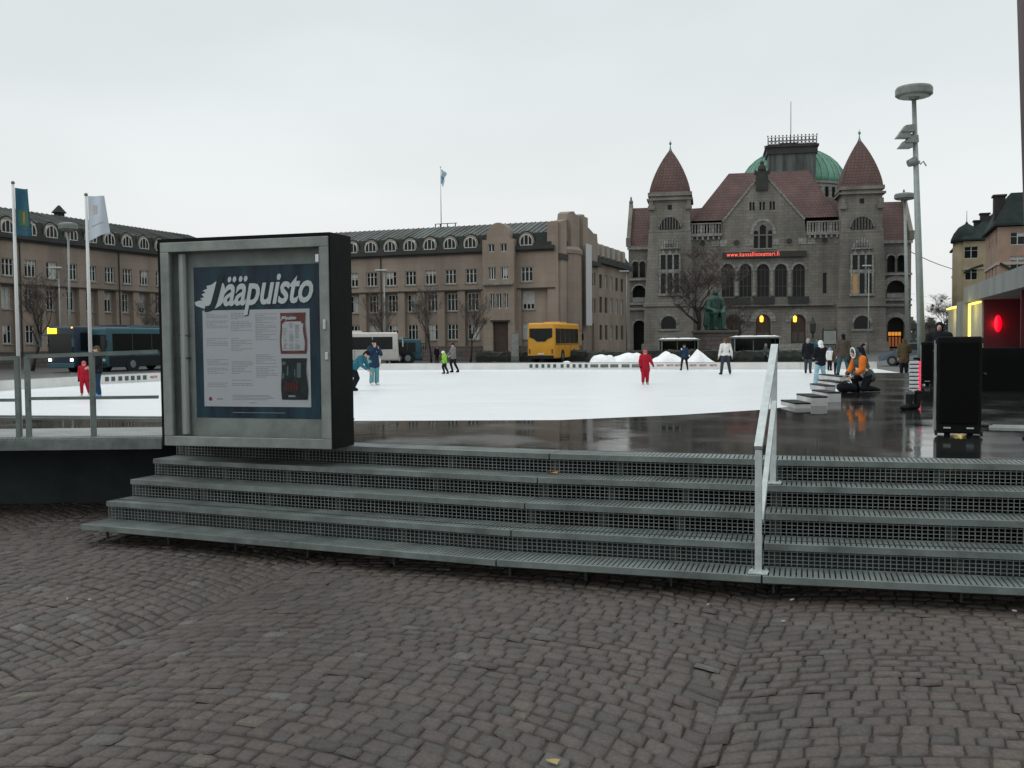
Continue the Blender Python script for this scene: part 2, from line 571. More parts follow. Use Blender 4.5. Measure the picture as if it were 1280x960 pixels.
    def prism(s, poly, y0, y1, caps=True):
        """polygon of (x, z) extruded along y"""
        n = len(poly)
        vs = [(x, y0, z) for x, z in poly] + [(x, y1, z) for x, z in poly]
        fs = [(i, (i + 1) % n, n + (i + 1) % n, n + i) for i in range(n)]
        if caps:
            for t in tessellate_polygon([[Vector((x, z, 0)) for x, z in poly]]):
                fs.append((t[0], t[1], t[2]))
                fs.append((n + t[2], n + t[1], n + t[0]))
        return s.add(vs, fs)

    def plate(s, poly, z0, z1):
        """polygon of (x, y) extruded along z"""
        n = len(poly)
        vs = [(p[0], p[1], z0) for p in poly] + [(p[0], p[1], z1) for p in poly]
        fs = [(i, (i + 1) % n, n + (i + 1) % n, n + i) for i in range(n)]
        for t in tessellate_polygon([[Vector((p[0], p[1], 0)) for p in poly]]):
            fs.append((t[2], t[1], t[0]))
            fs.append((n + t[0], n + t[1], n + t[2]))
        return s.add(vs, fs)

    def wall(s, outer, holes, y, depth):
        """wall sheet in the xz plane at y with real openings and reveals of the given depth"""
        loops = [[Vector((x, z, 0)) for x, z in outer]] + [[Vector((x, z, 0)) for x, z in h] for h in holes]
        flat = [p for l in loops for p in l]
        vs = [(p.x, y, p.y) for p in flat]
        fs = [tuple(t) for t in tessellate_polygon(loops)]
        s.add(vs, fs)
        for h in holes:
            n = len(h)
            s.add([(x, y, z) for x, z in h] + [(x, y + depth, z) for x, z in h], [(i, (i + 1) % n, n + (i + 1) % n, n + i) for i in range(n)])
        return s

    def xf(s, T):
        s.v = [T @ p for p in s.v]
        return s

    def mesh(s, name, m, smooth=False, weld=False):
        me = bpy.data.meshes.new(name)
        me.from_pydata([tuple(p) for p in s.v], [], s.f)
        if not isinstance(m, (list, tuple)):
            m = [m]
        for x in m:
            me.materials.append(MATS[x])
        bm = bmesh.new()
        bm.from_mesh(me)
        if weld:
            bmesh.ops.remove_doubles(bm, verts=bm.verts[:], dist=1e-4)
        bmesh.ops.recalc_face_normals(bm, faces=bm.faces[:])
        bm.to_mesh(me)
        bm.free()
        if smooth:
            me.polygons.foreach_set('use_smooth', [True] * len(me.polygons))
        me.update()
        return me

    def build(s, name, m, parent=None, smooth=False, weld=False):
        return link(name, s.mesh(name, m, smooth, weld), parent)


FRAMES = {}


def link(name, me, parent=None, loc=None, rotz=None):
    o = bpy.data.objects.new(name, me)
    col.objects.link(o)
    if parent:
        o.parent = parent
    if loc is not None:
        o.location = loc
    if rotz is not None:
        o.rotation_euler = (0, 0, rotz)
    return o


def tag(o, label=None, cat=None, group=None, kind=None):
    if label:
        o['label'] = label
    if cat:
        o['category'] = cat
    if group:
        o['group'] = group
    if kind:
        o['kind'] = kind
    return o


def thing(name, label, cat, loc=(0, 0, 0), rz=0.0, group=None):
    o = bpy.data.objects.new(name, None)
    o.empty_display_size = 0.3
    col.objects.link(o)
    o.location = loc
    o.rotation_euler = (0, 0, rz)
    return tag(o, label, cat, group)


def inv(o):
    return (Matrix.Translation(o.location) @ Matrix.Rotation(o.rotation_euler.z, 4, 'Z')).inverted()


def text_mesh(body, size, name, m, shear=0.0, offset=0.0, extrude=0.0, align='LEFT', spacing=1.0):
    cu = bpy.data.curves.new(name, 'FONT')
    cu.body = body
    cu.size = size
    cu.shear = shear
    cu.offset = offset
    cu.extrude = extrude
    cu.align_x = align
    cu.space_character = spacing
    cu.resolution_u = 3
    o = bpy.data.objects.new(name, cu)
    me = bpy.data.meshes.new_from_object(o)
    bpy.data.objects.remove(o)
    bpy.data.curves.remove(cu)
    # stand it up: x stays, y -> z
    for v in me.vertices:
        v.co = Vector((v.co.x, -v.co.z, v.co.y))
    me.materials.clear()
    me.materials.append(MATS[m])
    return me
# ------------------------------------------------------------------ light
w = bpy.data.worlds.new('World')
sc.world = w
w.use_nodes = True
nt = w.node_tree
bg = nt.nodes['Background']
SKY_EL, SKY_ROT = R(16), R(250)
sk = nt.nodes.new('ShaderNodeTexSky')
sk.sky_type = 'NISHITA'
sk.sun_disc = False
sk.sun_elevation = SKY_EL
sk.sun_rotation = SKY_ROT
hs = nt.nodes.new('ShaderNodeHueSaturation')
hs.inputs['Saturation'].default_value = 0.3
hs.inputs['Value'].default_value = 1.0
nt.links.new(sk.outputs[0], hs.inputs['Color'])
# overcast cloud deck: an even, pale grey that brightens towards the zenith
tc = nt.nodes.new('ShaderNodeTexCoord')
sp = nt.nodes.new('ShaderNodeSeparateXYZ')
nt.links.new(tc.outputs['Generated'], sp.inputs[0])
rp = nt.nodes.new('ShaderNodeValToRGB')
e = rp.color_ramp.elements
e[0].position, e[0].color = 0.0, (8.7, 8.85, 8.75, 1)
e[1].position, e[1].color = 1.0, (14.0, 14.4, 14.6, 1)
x = e.new(0.12); x.color = (8.5, 8.8, 8.8, 1)
x = e.new(0.35); x.color = (7.4, 8.15, 8.35, 1)
nt.links.new(sp.outputs['Z'], rp.inputs['Fac'])
cl = nt.nodes.new('ShaderNodeTexNoise')
cl.inputs['Scale'].default_value = 1.9
cl.inputs['Detail'].default_value = 4
mp = nt.nodes.new('ShaderNodeMapping')
mp.inputs['Scale'].default_value = (1, 1, 3)
nt.links.new(tc.outputs['Generated'], mp.inputs['Vector'])
nt.links.new(mp.outputs['Vector'], cl.inputs['Vector'])
mr = nt.nodes.new('ShaderNodeMapRange')
mr.inputs['From Min'].default_value = 0.3
mr.inputs['From Max'].default_value = 0.7
mr.inputs['To Min'].default_value = 0.93
mr.inputs['To Max'].default_value = 1.07
nt.links.new(cl.outputs['Fac'], mr.inputs['Value'])
vm = nt.nodes.new('ShaderNodeVectorMath')
vm.operation = 'SCALE'
nt.links.new(rp.outputs['Color'], vm.inputs[0])
nt.links.new(mr.outputs['Result'], vm.inputs['Scale'])
mx = nt.nodes.new('ShaderNodeMix')
mx.data_type = 'RGBA'
mx.inputs['Factor'].default_value = 0.93
nt.links.new(hs.outputs['Color'], mx.inputs['A'])
nt.links.new(vm.outputs['Vector'], mx.inputs['B'])
nt.links.new(mx.outputs['Result'], bg.inputs['Color'])
bg.inputs['Strength'].default_value = 0.1

sd = bpy.data.lights.new('sun', 'SUN')
sd.energy = 0.5
sd.angle = R(40)
sd.color = (1.0, 0.97, 0.93)
so = bpy.data.objects.new('sun', sd)
col.objects.link(so)
so.rotation_euler = (PI / 2 - SKY_EL - R(30), 0, PI - SKY_ROT)
sc.view_settings.view_transform = 'Standard'
sc.view_settings.look = 'None'
sc.view_settings.gamma = 1
sc.view_settings.exposure = 0
sc.view_settings.use_curve_mapping = False

# ------------------------------------------------------------------ directions of the square
TH = R(20)
A = Vector((math.sin(TH), math.cos(TH), 0))
B = Vector((math.cos(TH), -math.sin(TH), 0))

# ------------------------------------------------------------------ ground
ZI = -0.04


def gz(y):
    for (y0, z0), (y1, z1) in zip([(-80, -.03), (11.4, -.03), (12.2, -.16), (58, -.16), (105, -.45), (3000, -.45)],
                                  [(11.4, -.03), (12.2, -.16), (58, -.16), (105, -.45), (3000, -.45), (9999, -.45)]):
        if y <= y1:
            return z0 + (z1 - z0) * max(0, (y - y0)) / (y1 - y0)
    return -.45


mb = MB()
ys = [-80, 11.4, 12.2, 20, 40, 58, 80, 105, 200, 600, 2500]
vs = []
for y in ys:
    for xx in (-2500, -300, -60, 0, 60, 300, 2500):
        vs.append((xx, y, gz(y)))
fs = []
for i in range(len(ys) - 1):
    for k in range(6):
        fs.append((i * 7 + k, i * 7 + k + 1, (i + 1) * 7 + k + 1, (i + 1) * 7 + k))
mb.add(vs, fs)
o = mb.build('ground', 'asphalt')
tag(o, kind='structure')

# ------------------------------------------------------------------ stairs lay-out
ST0 = [gp(100, 655.5, .15), gp(620, 700, .15), gp(952, 720.5, .15), gp(1420, 742, .15)]
ST0 = [Vector((p.x, p.y, 0)) for p in ST0]
ST0[3] = ST0[2] + (ST0[3] - ST0[2]).normalized() * 7.5


def normal2(a, b):
    d = (b - a).normalized()
    return Vector((-d.y, d.x, 0))


NS = [normal2(ST0[i], ST0[i + 1]) for i in range(3)]
NV = [Vector((math.sin(R(22)), math.cos(R(22)), 0))]
for i in (0, 1):
    m_ = (NS[i] + NS[i + 1])
    NV.append(m_ / m_.length * (1 / (m_.normalized().dot(NS[i]))))
NV.append(NS[2])
RUN, RISE = 0.29, 0.15


def sp_(k, off):
    """point of stair poly-line k, moved inwards by off"""
    return ST0[k] + NV[k] * off


# ------------------------------------------------------------------ cobbles
def deck_front_y(x):
    pts = [sp_(k, 4 * RUN) for k in range(4)]
    pts = [Vector((-9, pts[0].y + 1.9, 0)), Vector((pts[0].x - .05, pts[0].y + 1.4, 0))] + pts
    for p, q in zip(pts, pts[1:]):
        if p.x <= x <= q.x:
            return p.y + (q.y - p.y) * (x - p.x) / (q.x - p.x)
    return pts[-1].y if x > 0 else 10


def build_setts():
    rnd = random.Random(5)
    ca, sa = math.cos(R(-20)), math.sin(R(-20))   # bands run 20 degrees right of straight ahead
    seam = gp(900, 880, 0)
    Wd = 3.3
    sag = 0.46
    rowh = 0.102
    V, F, tints = [], [], []

    def place(u, v):
        # local (u across the bands, v along them) -> world
        return (seam.x + u * math.cos(R(20)) + v * math.sin(R(20)), seam.y - u * math.sin(R(20)) + v * math.cos(R(20)))

    def wob(u, v):
        return 0.04 * math.sin(u * 1.7 + v * 0.8) + 0.03 * math.sin(v * 2.3 - u * 0.9 + 1.3)

    for band in range(-4, 4):
        u0 = band * Wd
        for k in range(-56, 94):
            u = 0.0
            first = rnd.uniform(0.5, 1)
            while u < Wd - 0.02:
                wd = rnd.uniform(0.086, 0.136) * first
                first = 1
                ue = min(u + wd, Wd)
                if Wd - ue < 0.07:
                    ue = Wd

                def arc(t):
                    q = 2 * t / Wd - 1
                    return -sag * q * q
                um = (u + ue) / 2
                cx, cy = place(u0 + um, k * rowh + arc(um))
                if not (-8.5 < cx < 8.5 and 1.4 < cy < 11.6) or cy > deck_front_y(cx) + 0.5:
                    u = ue
                    continue
                g = rnd.uniform(0.0008, 0.0036)
                corners = []
                for (uu, kk, su, sv) in ((u, k, 1, 1), (ue, k, -1, 1), (ue, k + 1, -1, -1), (u, k + 1, 1, -1)):
                    vv = kk * rowh + arc(uu)
                    hu = math.sin(uu * 111.7 + kk * 37.1 + band * 7.7) * 0.008
                    hv = math.sin(uu * 57.3 + kk * 71.9 + band * 3.1) * 0.0095
                    vw = vv + wob(u0 + uu, vv) + hv
                    corners.append((u0 + uu + su * g + hu + rnd.uniform(-.005, .005), vw + sv * g + rnd.uniform(-.005, .005)))
                z0 = max(-.004, rnd.gauss(0, 0.003))
                tx, ty = rnd.gauss(0, 0.02), rnd.gauss(0, 0.035)
                n = 6
                base = len(V)
                dome = rnd.uniform(0.0004, 0.0022)
                for j in range(n):
                    for i in range(n):
                        s_, t_ = i / (n - 1), j / (n - 1)
                        # tighten the spacing near the edge and round off the corners
                        ss = (0, .06, .34, .66, .94, 1)[i]
                        tt = (0, .06, .34, .66, .94, 1)[j]
                        a_, b_ = 2 * ss - 1, 2 * tt - 1
                        sh = 1 - 0.05 * (a_ * a_ * b_ * b_)
                        ss, tt = .5 + a_ * sh / 2, .5 + b_ * sh / 2
                        pu = (corners[0][0] * (1 - ss) + corners[1][0] * ss) * (1 - tt) + (corners[3][0] * (1 - ss) + corners[2][0] * ss) * tt
                        pv = (corners[0][1] * (1 - ss) + corners[1][1] * ss) * (1 - tt) + (corners[3][1] * (1 - ss) + corners[2][1] * ss) * tt
                        ed = max(abs(a_), abs(b_))
                        h = z0 + tx * (ss - .5) * .12 + ty * (tt - .5) * .12 + dome * (1 - ed ** 2) + rnd.uniform(-.0016, .0016)
                        if ed > 0.99:
                            h -= 0.013
                        elif ed > 0.8:
                            h -= 0.0015
                        X, Y = place(pu, pv)
                        V.append((X, Y, h - 0.006))
                for j in range(n - 1):
                    for i in range(n - 1):
                        F.append((base + j * n + i, base + j * n + i + 1, base + (j + 1) * n + i + 1, base + (j + 1) * n + i))
                r = rnd.random()
                lum = rnd.gauss(.92, 0.11)
                c = (0.063, 0.051, 0.0425)
                if r < .10:
                    c = (0.066, 0.0495, 0.041)
                elif r < .2:
                    c = (0.054, 0.0475, 0.0415)
                elif r < .215:
                    c = (0.085, 0.081, 0.074)
                elif r < .225:
                    c = (0.08, 0.07, 0.053)
                tints += [tuple(max(.02, q * lum) for q in c) + (1.0,)] * ((n - 1) ** 2)
                u = ue
    me = bpy.data.meshes.new('cobblestone_paving')
    me.from_pydata(V, [], F)
    me.materials.append(M['sett_stone'])
    at = me.attributes.new('tint', 'FLOAT_COLOR', 'FACE')
    at.data.foreach_set('color', [q for t in tints for q in t])
    me.polygons.foreach_set('use_smooth', [True] * len(me.polygons))
    me.update()
    tag(link('cobblestone_paving', me), kind='structure')
    mb = MB()
    nx, ny = 60, 40
    vs, fs = [], []
    for j in range(ny + 1):
        for i in range(nx + 1):
            vs.append((-9 + 18 * i / nx, 1 + 10.6 * j / ny, -0.0155 + rnd.uniform(-.002, .002)))
    for j in range(ny):
        for i in range(nx):
            a = j * (nx + 1) + i
            fs.append((a, a + 1, a + nx + 2, a + nx + 1))
    mb.add(vs, fs)
    tag(mb.build('joint_sand', 'joint_sand', smooth=True), kind='structure')


build_setts()

# ------------------------------------------------------------------ steel stairs
SO = Vector((0, 7, 0))
stairs = thing('steel_stairs', 'long low flight of galvanised grating steps with wire mesh risers up to the deck', 'stairs', SO)
TI = Matrix.Translation(-SO)


def seg_pts(sg, off):
    return sp_(sg, off), sp_(sg + 1, off)


def strip(mb, p0, p1, q0, q1, z0, z1):
    """solid between line p0-p1 (front) and q0-q1 (back)"""
    vs = [(p.x, p.y, z) for z in (z0, z1) for p in (p0, p1, q1, q0)]
    mb.add(vs, [(0, 3, 2, 1), (4, 5, 6, 7), (0, 1, 5, 4), (1, 2, 6, 5), (2, 3, 7, 6), (3, 0, 4, 7)])


TREAD = .31
for lv in range(5):
    z = .15 + lv * RISE
    for sg in range(3):
        f0, f1 = seg_pts(sg, lv * RUN)
        b0, b1 = seg_pts(sg, lv * RUN + TREAD)
        d = (f1 - f0).normalized() * 0.006
        f0, f1, b0, b1 = f0 + d, f1 - d, b0 + d, b1 - d
        n = NS[sg]
        mb = MB()
        strip(mb, f0, f1, f0 + n * .03, f1 + n * .03, z - .042, z)
        strip(mb, b0 - n * .012, b1 - n * .012, b0, b1, z - .042, z - .001)
        for a, b in ((f0, b0), (f1, b1)):
            dd = (f1 - f0).normalized() * (.012 if a is f0 else -.012)
            strip(mb, a + n * .03, a + n * .03 + dd, b - n * .012, b - n * .012 + dd, z - .04, z - .001)
        L = (f1 - f0).length
        cnt = int(L / .034)
        for i in range(cnt):
            t0 = (i + .14) / cnt
            t1 = (i + .86) / cnt
            strip(mb, f0.lerp(f1, t0) + n * .03, f0.lerp(f1, t1) + n * .03, b0.lerp(b1, t0) - n * .012, b0.lerp(b1, t1) - n * .012, z - .03, z - .003)
        # two cross bars under the slats
        for k in (.11, .2):
            strip(mb, f0 + n * k, f1 + n * k, f0 + n * (k + .01), f1 + n * (k + .01), z - .041, z - .031)
        mb.xf(TI).build('tread', 'steel_galv', stairs)
for lv in range(4):
    z0, z1 = .15 + lv * RISE, .15 + (lv + 1) * RISE - .045
    for sg in range(3):
        f0, f1 = seg_pts(sg, (lv + 1) * RUN + .035)
        n = NS[sg]
        mb = MB()
        L = (f1 - f0).length
        cnt = int(L / .036)
        for i in range(cnt + 1):
            p = f0.lerp(f1, i / cnt)
            wd = (f1 - f0).normalized() * .0028
            strip(mb, p - wd, p + wd, p - wd + n * .005, p + wd + n * .005, z0, z1)
        for zz in (z0 + .014, z0 + .04, z0 + .066, z0 + .092):
            strip(mb, f0 + n * .005, f1 + n * .005, f0 + n * .01, f1 + n * .01, zz - .0025, zz + .0025)
        strip(mb, f0 - n * .002, f1 - n * .002, f0 + n * .014, f1 + n * .014, z1, z1 + .004)
        mb.xf(TI).build('riser_mesh', 'wire_galv', stairs)
# stringers: stepped plates carrying the treads, each on a foot
for sg in range(3):
    L = (ST0[sg + 1] - ST0[sg]).length
    ks = [.02, .33, .66] if sg < 2 else [.01, .16, .31, .46, .61, .76, .91, .99]
    if sg == 0:
        ks = [.025, .2, .38, .56, .76]
    for t in ks:
        mb = MB()
        for lv in range(5):
            z = .15 + lv * RISE
            f0, f1 = seg_pts(sg, lv * RUN)
            p = f0.lerp(f1, t)
            dd = (f1 - f0).normalized() * .03
            n = NS[sg]
            a0 = .05 if lv == 0 else .075
            strip(mb, p - dd + n * a0, p + dd + n * a0, p - dd + n * (RUN + .07), p + dd + n * (RUN + .07), max(.05, z - .30) if lv else .09, z - .044)
            if lv == 0:
                strip(mb, p - dd * .25 + n * .19, p + dd * .25 + n * .19, p - dd * .25 + n * .21, p + dd * .25 + n * .21, .0, .075)
        mb.xf(TI).build('stringer', 'steel_dark', stairs)
for sg in range(3):
    f0, f1 = seg_pts(sg, RUN * 1.0)
    mb = MB()
    strip(mb, f0 + NS[sg] * .12, f1 + NS[sg] * .12, f0 + NS[sg] * .135, f1 + NS[sg] * .135, 0, .3)  # added dark board, blocks light from behind below the bottom tread
    mb.xf(TI).build('light_block_board', 'dark_panel', stairs)
# closed left flank below the treads
mb = MB()
for lv in range(4):
    z0, z1 = .15 + lv * RISE, .15 + (lv + 1) * RISE - .045
    a = sp_(0, (lv + 1) * RUN + .035)
    dv = NV[0].normalized()
    for k in range(9):
        p = a + dv * (.03 * k)
        mb.box(p.x - .003, p.x + .003, p.y - .003, p.y + .003, z0, z1)
    for zz in (z0 + .014, z0 + .04, z0 + .066, z0 + .092):
        mb.bar((a.x, a.y, zz), (a.x + dv.x * .26, a.y + dv.y * .26, zz), .005, .005)
mb.xf(TI).build('side_mesh', 'wire_galv', stairs)

# ------------------------------------------------------------------ deck
DZ = .75
front = [sp_(k, 4 * RUN + TREAD + .004) for k in range(4)]
lf0 = gp(208, 546, DZ)          # near edge of the landing to the left of the board
lf1 = gp(-330, 552, DZ)
backpx = [(-330, 523), (0, 522), (200, 523.5), (440, 526), (700, 525), (850, 518.5), (955, 512), (1000, 506.5), (1022, 500), (1046, 490), (1062, 480), (1074, 472), (1084, 466)]
back = [gp(x, y, DZ) for x, y in backpx]
rb = back[-1] + B * 40
poly = [(p.x, p.y) for p in ([lf1, lf0] + [front[0]] + front[1:] + [front[-1] + Vector((9, -1.5, 0)), Vector((40, 6, 0)), rb] + back[::-1])]
o = MB().plate(poly, DZ - .05, DZ).build('deck', 'wet_deck')
tag(o, kind='structure')
# added dark skirt along the ice edge keeps light from leaking under the deck
fas = MB()
for p, q in zip(back, back[1:]):
    fas.bar((p.x, p.y, (DZ - .05 + ZI) / 2 - .1), (q.x, q.y, (DZ - .05 + ZI) / 2 - .1), .03, DZ - .05 - ZI + .18)
o = fas.build('deck_light_skirt', 'dark_panel')
tag(o, 'added dark curved skirting that keeps light from leaking under the deck', 'skirting')

mat('landing_plate', (0.25, 0.265, 0.255), 0.75, var=.2, scale=2, spec=.2)
# landing to the left: pale grating strip, green-grey front rail, dark panel down to the setts
LD = (lf0 - lf1).normalized()
LN = Vector((-LD.y, LD.x, 0))
land = thing('side_landing', 'grey grating landing with a dark front panel left of the poster case', 'landing', lf0)
Ti = inv(land)
mb = MB()
q0, q1 = lf0 + LN * .0, lf1
cnt = 110
mb2 = MB()
strip(mb2, lf1 - LN * .16 + LD * 0, lf0 - LN * .16, lf1 - LN * .13, lf0 - LN * .13, DZ - .1, DZ)
for i in range(cnt):
    a, b = i / cnt, (i + .7) / cnt
    strip(mb2, lf1.lerp(lf0, a) - LN * .13, lf1.lerp(lf0, b) - LN * .13, lf1.lerp(lf0, a) + LN * .02, lf1.lerp(lf0, b) + LN * .02, DZ - .03, DZ + .008)
mb2.xf(Ti).build('grating', 'steel_galv', land)
mb5 = MB()
strip(mb5, lf1 + LN * .03, lf0 + LN * .03 - LD * .03, lf1 + LN * .98, lf0 + LN * .98 - LD * .03, DZ + .003, DZ + .012)
mb5.xf(Ti).build('pale_plate', 'landing_plate', land)
mb3 = MB()
strip(mb3, lf1 + LN * .80, lf0 + LN * .80, lf1 + LN * .82, lf0 + LN * .82, -.1, DZ - .06)
mb3.xf(Ti).build('front_panel', 'dark_panel', land)
# block under the landing / flank of the deck beside the stairs
mb4 = MB()
pA, pB = lf0 + LN * .80, sp_(0, 4 * RUN + .3)
mb4.bar((pA.x, pA.y, .34), (pB.x, pB.y, .34), .02, .64)
mb4.xf(Ti).build('return_panel', 'dark_panel', land)
# rim of the landing, seen as a darker band before the ice
rim = MB()
for p, q in zip(back[:3], back[1:4]):
    rim.bar((p.x, p.y + .06, DZ + .012), (q.x, q.y + .06, DZ + .012), .09, .024)
rim.xf(Ti).build('kick_board', 'steel_green', land)

# ------------------------------------------------------------------ ice and its boards
bpx = [(-330, 530), (-120, 503), (0, 488.5), (70, 484), (130, 480), (200, 476.5), (290, 469.5), (360, 465.5), (440, 462.8), (560, 462.2), (700, 461.8), (860, 461.8), (1000, 461.8), (1096, 461)]
bl = [gp(x, y, ZI) for x, y in bpx]
icep = [(p.x, p.y) for p in bl] + [(bl[-1].x - 1.5, bl[-1].y - 8), (back[-1].x + .5, back[-1].y - .2)] + [(p.x + .12, p.y - .35) for p in back[::-1][1:]] 
o = MB().plate(icep, ZI - .05, ZI).build('ice_rink', 'ice')
tag(o, kind='structure')
boards = thing('rink_boards', 'low white boards with small adverts round the far edge of the ice', 'rink boards', bl[9])
Ti = inv(boards)
mb = MB()
cap = MB()
for p, q in zip(bl, bl[1:]):
    mb.bar((p.x, p.y, ZI + .19), (q.x, q.y, ZI + .19), .06, .38)
    cap.bar((p.x, p.y, ZI + .388), (q.x, q.y, ZI + .388), .075, .016)
mb.xf(Ti).build('panel', 'board_white', boards)
cap.xf(Ti).build('cap_rail', 'alu_frame', boards)


def on_boards(px):
    """point on the face of the boards at image column px"""
    d = ray(px, 462)
    for p, q in zip(bl, bl[1:]):
        e_ = q - p
        den = d.x * e_.y - d.y * e_.x
        t = (d.x * (CAM.y - p.y) - d.y * (CAM.x - p.x)) / den
        # p + e*t lies on the ray
        t = ((p.x - CAM.x) * d.y - (p.y - CAM.y) * d.x) / (e_.y * d.x - e_.x * d.y)
        if 0 <= t <= 1:
            pt = p + e_ * t
            ed = e_.normalized()
            nn = Vector((ed.y, -ed.x, 0))
            return pt, ed, nn
    return None


def ad(px, w_, h_, zc, m, text=None, name='advert'):
    r_ = on_boards(px)
    if not r_:
        return
    pt, ed, nn = r_
    c = pt + nn * .036
    if m:
        mb = MB().bar((c.x - ed.x * w_ / 2, c.y - ed.y * w_ / 2, ZI + zc), (c.x + ed.x * w_ / 2, c.y + ed.y * w_ / 2, ZI + zc), .008, h_)
        mb.xf(Ti)
        o = mb.build(name, m, boards)
    if text:
        me = text_mesh(text[0], text[1], 'advert_lettering', text[2], shear=.25, offset=.008, align='CENTER')
        o2 = link('advert_lettering', me, boards)
        c2 = pt + nn * .046
        o2.location = (c2.x - bl[9].x, c2.y - bl[9].y, ZI + zc - text[1] * .3 - bl[9].z)
        o2.rotation_euler = (0, 0, math.atan2(ed.y, ed.x))


for zx in (708, 750, 797, 840, 880, 920, 960):
    ad(zx / 5.333, .19, .19, .2, 'ad_dark')
ad(1018 / 5.333, 0, 0, .2, None, ('VALTTI', .12, 'ad_red'))
for zx in (366, 398, 431, 463, 495, 536, 568, 601, 634, 667):
    ad(580 + zx / 4.3625, .17, .2, .2, 'ad_dark')
for zx in (711, 766, 820, 882, 938):
    ad(580 + zx / 4.3625, .44, .17, .2, 'ad_dark')
    ad(580 + zx / 4.3625, .34, .06, .2, 'ad_pale', name='advert_stripe')
for zx in (240, 305, 360, 458, 525, 593):
    ad(780 + zx / 5.333, 0, 0, .22, None, ('VALTTI', .115, 'ad_red'))

# edge blocks stepping round the curve
for k, (x0, x1, yf, h, dep) in enumerate([(994, 1014, 510.5, .05, .9), (1015, 1035, 507.5, .105, .95), (1035, 1052, 502.5, .115, 1.0), (1031, 1045, 489.5, .08, 1.1), (1045, 1060, 486, .1, 1.4), (1050, 1063, 478, .1, 1.8)]):
    p, q = gp(x0, yf, DZ), gp(x1, yf, DZ)
    lab = ['flat dark block at the near end of the stepped row along the rink edge', 'white block with a black top, second from the near end of the rink edge row',
           'white black-topped edge block just left of the black kit bag, on the deck side', 'short white black-topped edge block on the ice side of its neighbours',
           'white black-topped edge block beside the sitting skater at the rink edge', 'farthest black-topped white block by the bending skater'][k]
    bt = thing('edge_block', lab, 'block', ((p.x + q.x) / 2, p.y, DZ), 0, 'blocks stepping along the rink edge')
    wd = (q.x - p.x) / 2
    dep *= .75
    MB().box(-wd, wd, 0, dep, 0, h).build('box', 'block_white', bt)
    MB().box(-wd - .005, wd + .005, -.004, dep, h + .001, h + .022, .006).build('top_pad', 'black_rubber', bt)

# snow heaps cleared off the ice, behind the boards
rnd = random.Random(3)


def heap(pxl, pxr, ytop, D, lab, rough=1.0, shape=None):
    zb = gz(D)
    L_, R_ = dp(pxl, 440, D), dp(pxr, 440, D)
    top = dp((pxl + pxr) / 2, ytop, D).z
    hw = (R_.x - L_.x) / 2
    h = top - zb
    c = Vector(((L_.x + R_.x) / 2, D, zb))
    mb = MB()
    nx, ny = 40, 20
    vs, fs = [], []
    ph = [rnd.uniform(0, 6) for _ in range(6)]
    for j in range(ny + 1):
        for i in range(nx + 1):
            s_, t_ = i / nx * 2 - 1, j / ny * 2 - 1
            prof = shape(s_) if shape else (1 - s_ * s_) ** .55
            lump = .5 + .45 * math.sin(s_ * 4.2 * rough + ph[0]) * math.cos(t_ * 2 + ph[1]) + .18 * math.sin(s_ * 9 * rough + ph[2] + t_ * 3)
            z = h * prof * (1 - t_ * t_) ** .6 * (.84 + .22 * lump * min(1, rough)) + rnd.uniform(-.012, .012)
            vs.append((s_ * hw, t_ * min(hw, 1.3), max(z, -.02)))
    for j in range(ny):
        for i in range(nx):
            a = j * (nx + 1) + i
            fs.append((a, a + 1, a + nx + 2, a + nx + 1))
    o = mb.add(vs, fs).build('snow_pile', 'snow', smooth=True)
    o.location = c
    tag(o, lab, 'snow', 'snow cleared off the rink')


heap(735, 772, 441, 61, 'small lumpy snow pile right of the yellow coach, behind the boards')
heap(760, 812, 439.5, 61.5, 'rounded snow pile between the coach and the red-suited child')
heap(810, 860, 440.5, 61, 'long snow pile just right of the red-suited child, behind the boards', 1.3)
heap(851, 906, 436, 60.5, 'tallest peaked snow pile, left of the white-topped skater', .9, lambda s: max(0, 1 - abs(s + .25) / (.75 if s < -.25 else 1.25)))
heap(690, 724, 452, 62, 'low flat patch of snow in front of the yellow coach')
# ------------------------------------------------------------------ poster case
BL, BR = gp(203, 557, DZ), gp(417, 562, DZ)
WB = (BR - BL).length
HB = dp(412, 290, BR.y).z - DZ
ang = math.atan2(BR.y - BL.y, BR.x - BL.x)
case = thing('poster_case', 'black glass-fronted poster case for the ice park at the top of the steps', 'poster case', BL, ang)
DB = .40
mb = MB()
t = .03
mb.box(0, WB, .05, DB, 0, t); mb.box(0, WB, .05, DB, HB - t, HB)
mb.box(0, t, .05, DB, t, HB - t); mb.box(WB - t, WB, .05, DB, t, HB - t)
mb.box(t, WB - t, DB - .03, DB, t, HB - t)
# thin black rim round the door
mb.box(0, WB, 0, .05, HB - .03, HB); mb.box(0, .028, 0, .05, 0, HB - .03); mb.box(WB - .012, WB, 0, .05, 0, HB - .03)
mb.build('cabinet', 'black_paint', case)
mb = MB()
fx0, fx1, fz0, fz1 = .03, WB - .014, .002, HB - .032
fw = .085
mb.box(fx0, fx1, -.012, .045, fz1 - fw, fz1, .006)
mb.box(fx0, fx1, -.012, .045, fz0, fz0 + fw, .006)
mb.box(fx0, fx0 + fw, -.012, .045, fz0 + fw, fz1 - fw, .006)
mb.box(fx1 - fw, fx1, -.012, .045, fz0 + fw, fz1 - fw, .006)
door = mb.build('door_frame', 'alu_frame', case)
MB().box(fx1 - .05, fx1 - .028, -.03, -.011, HB * .555, HB * .60, .004).build('hinge', 'rail_galv', door)
MB().box(fx1 - .036, fx1 - .012, -.03, -.011, HB * .415, HB * .45, .004).build('lock', 'rail_galv', door)
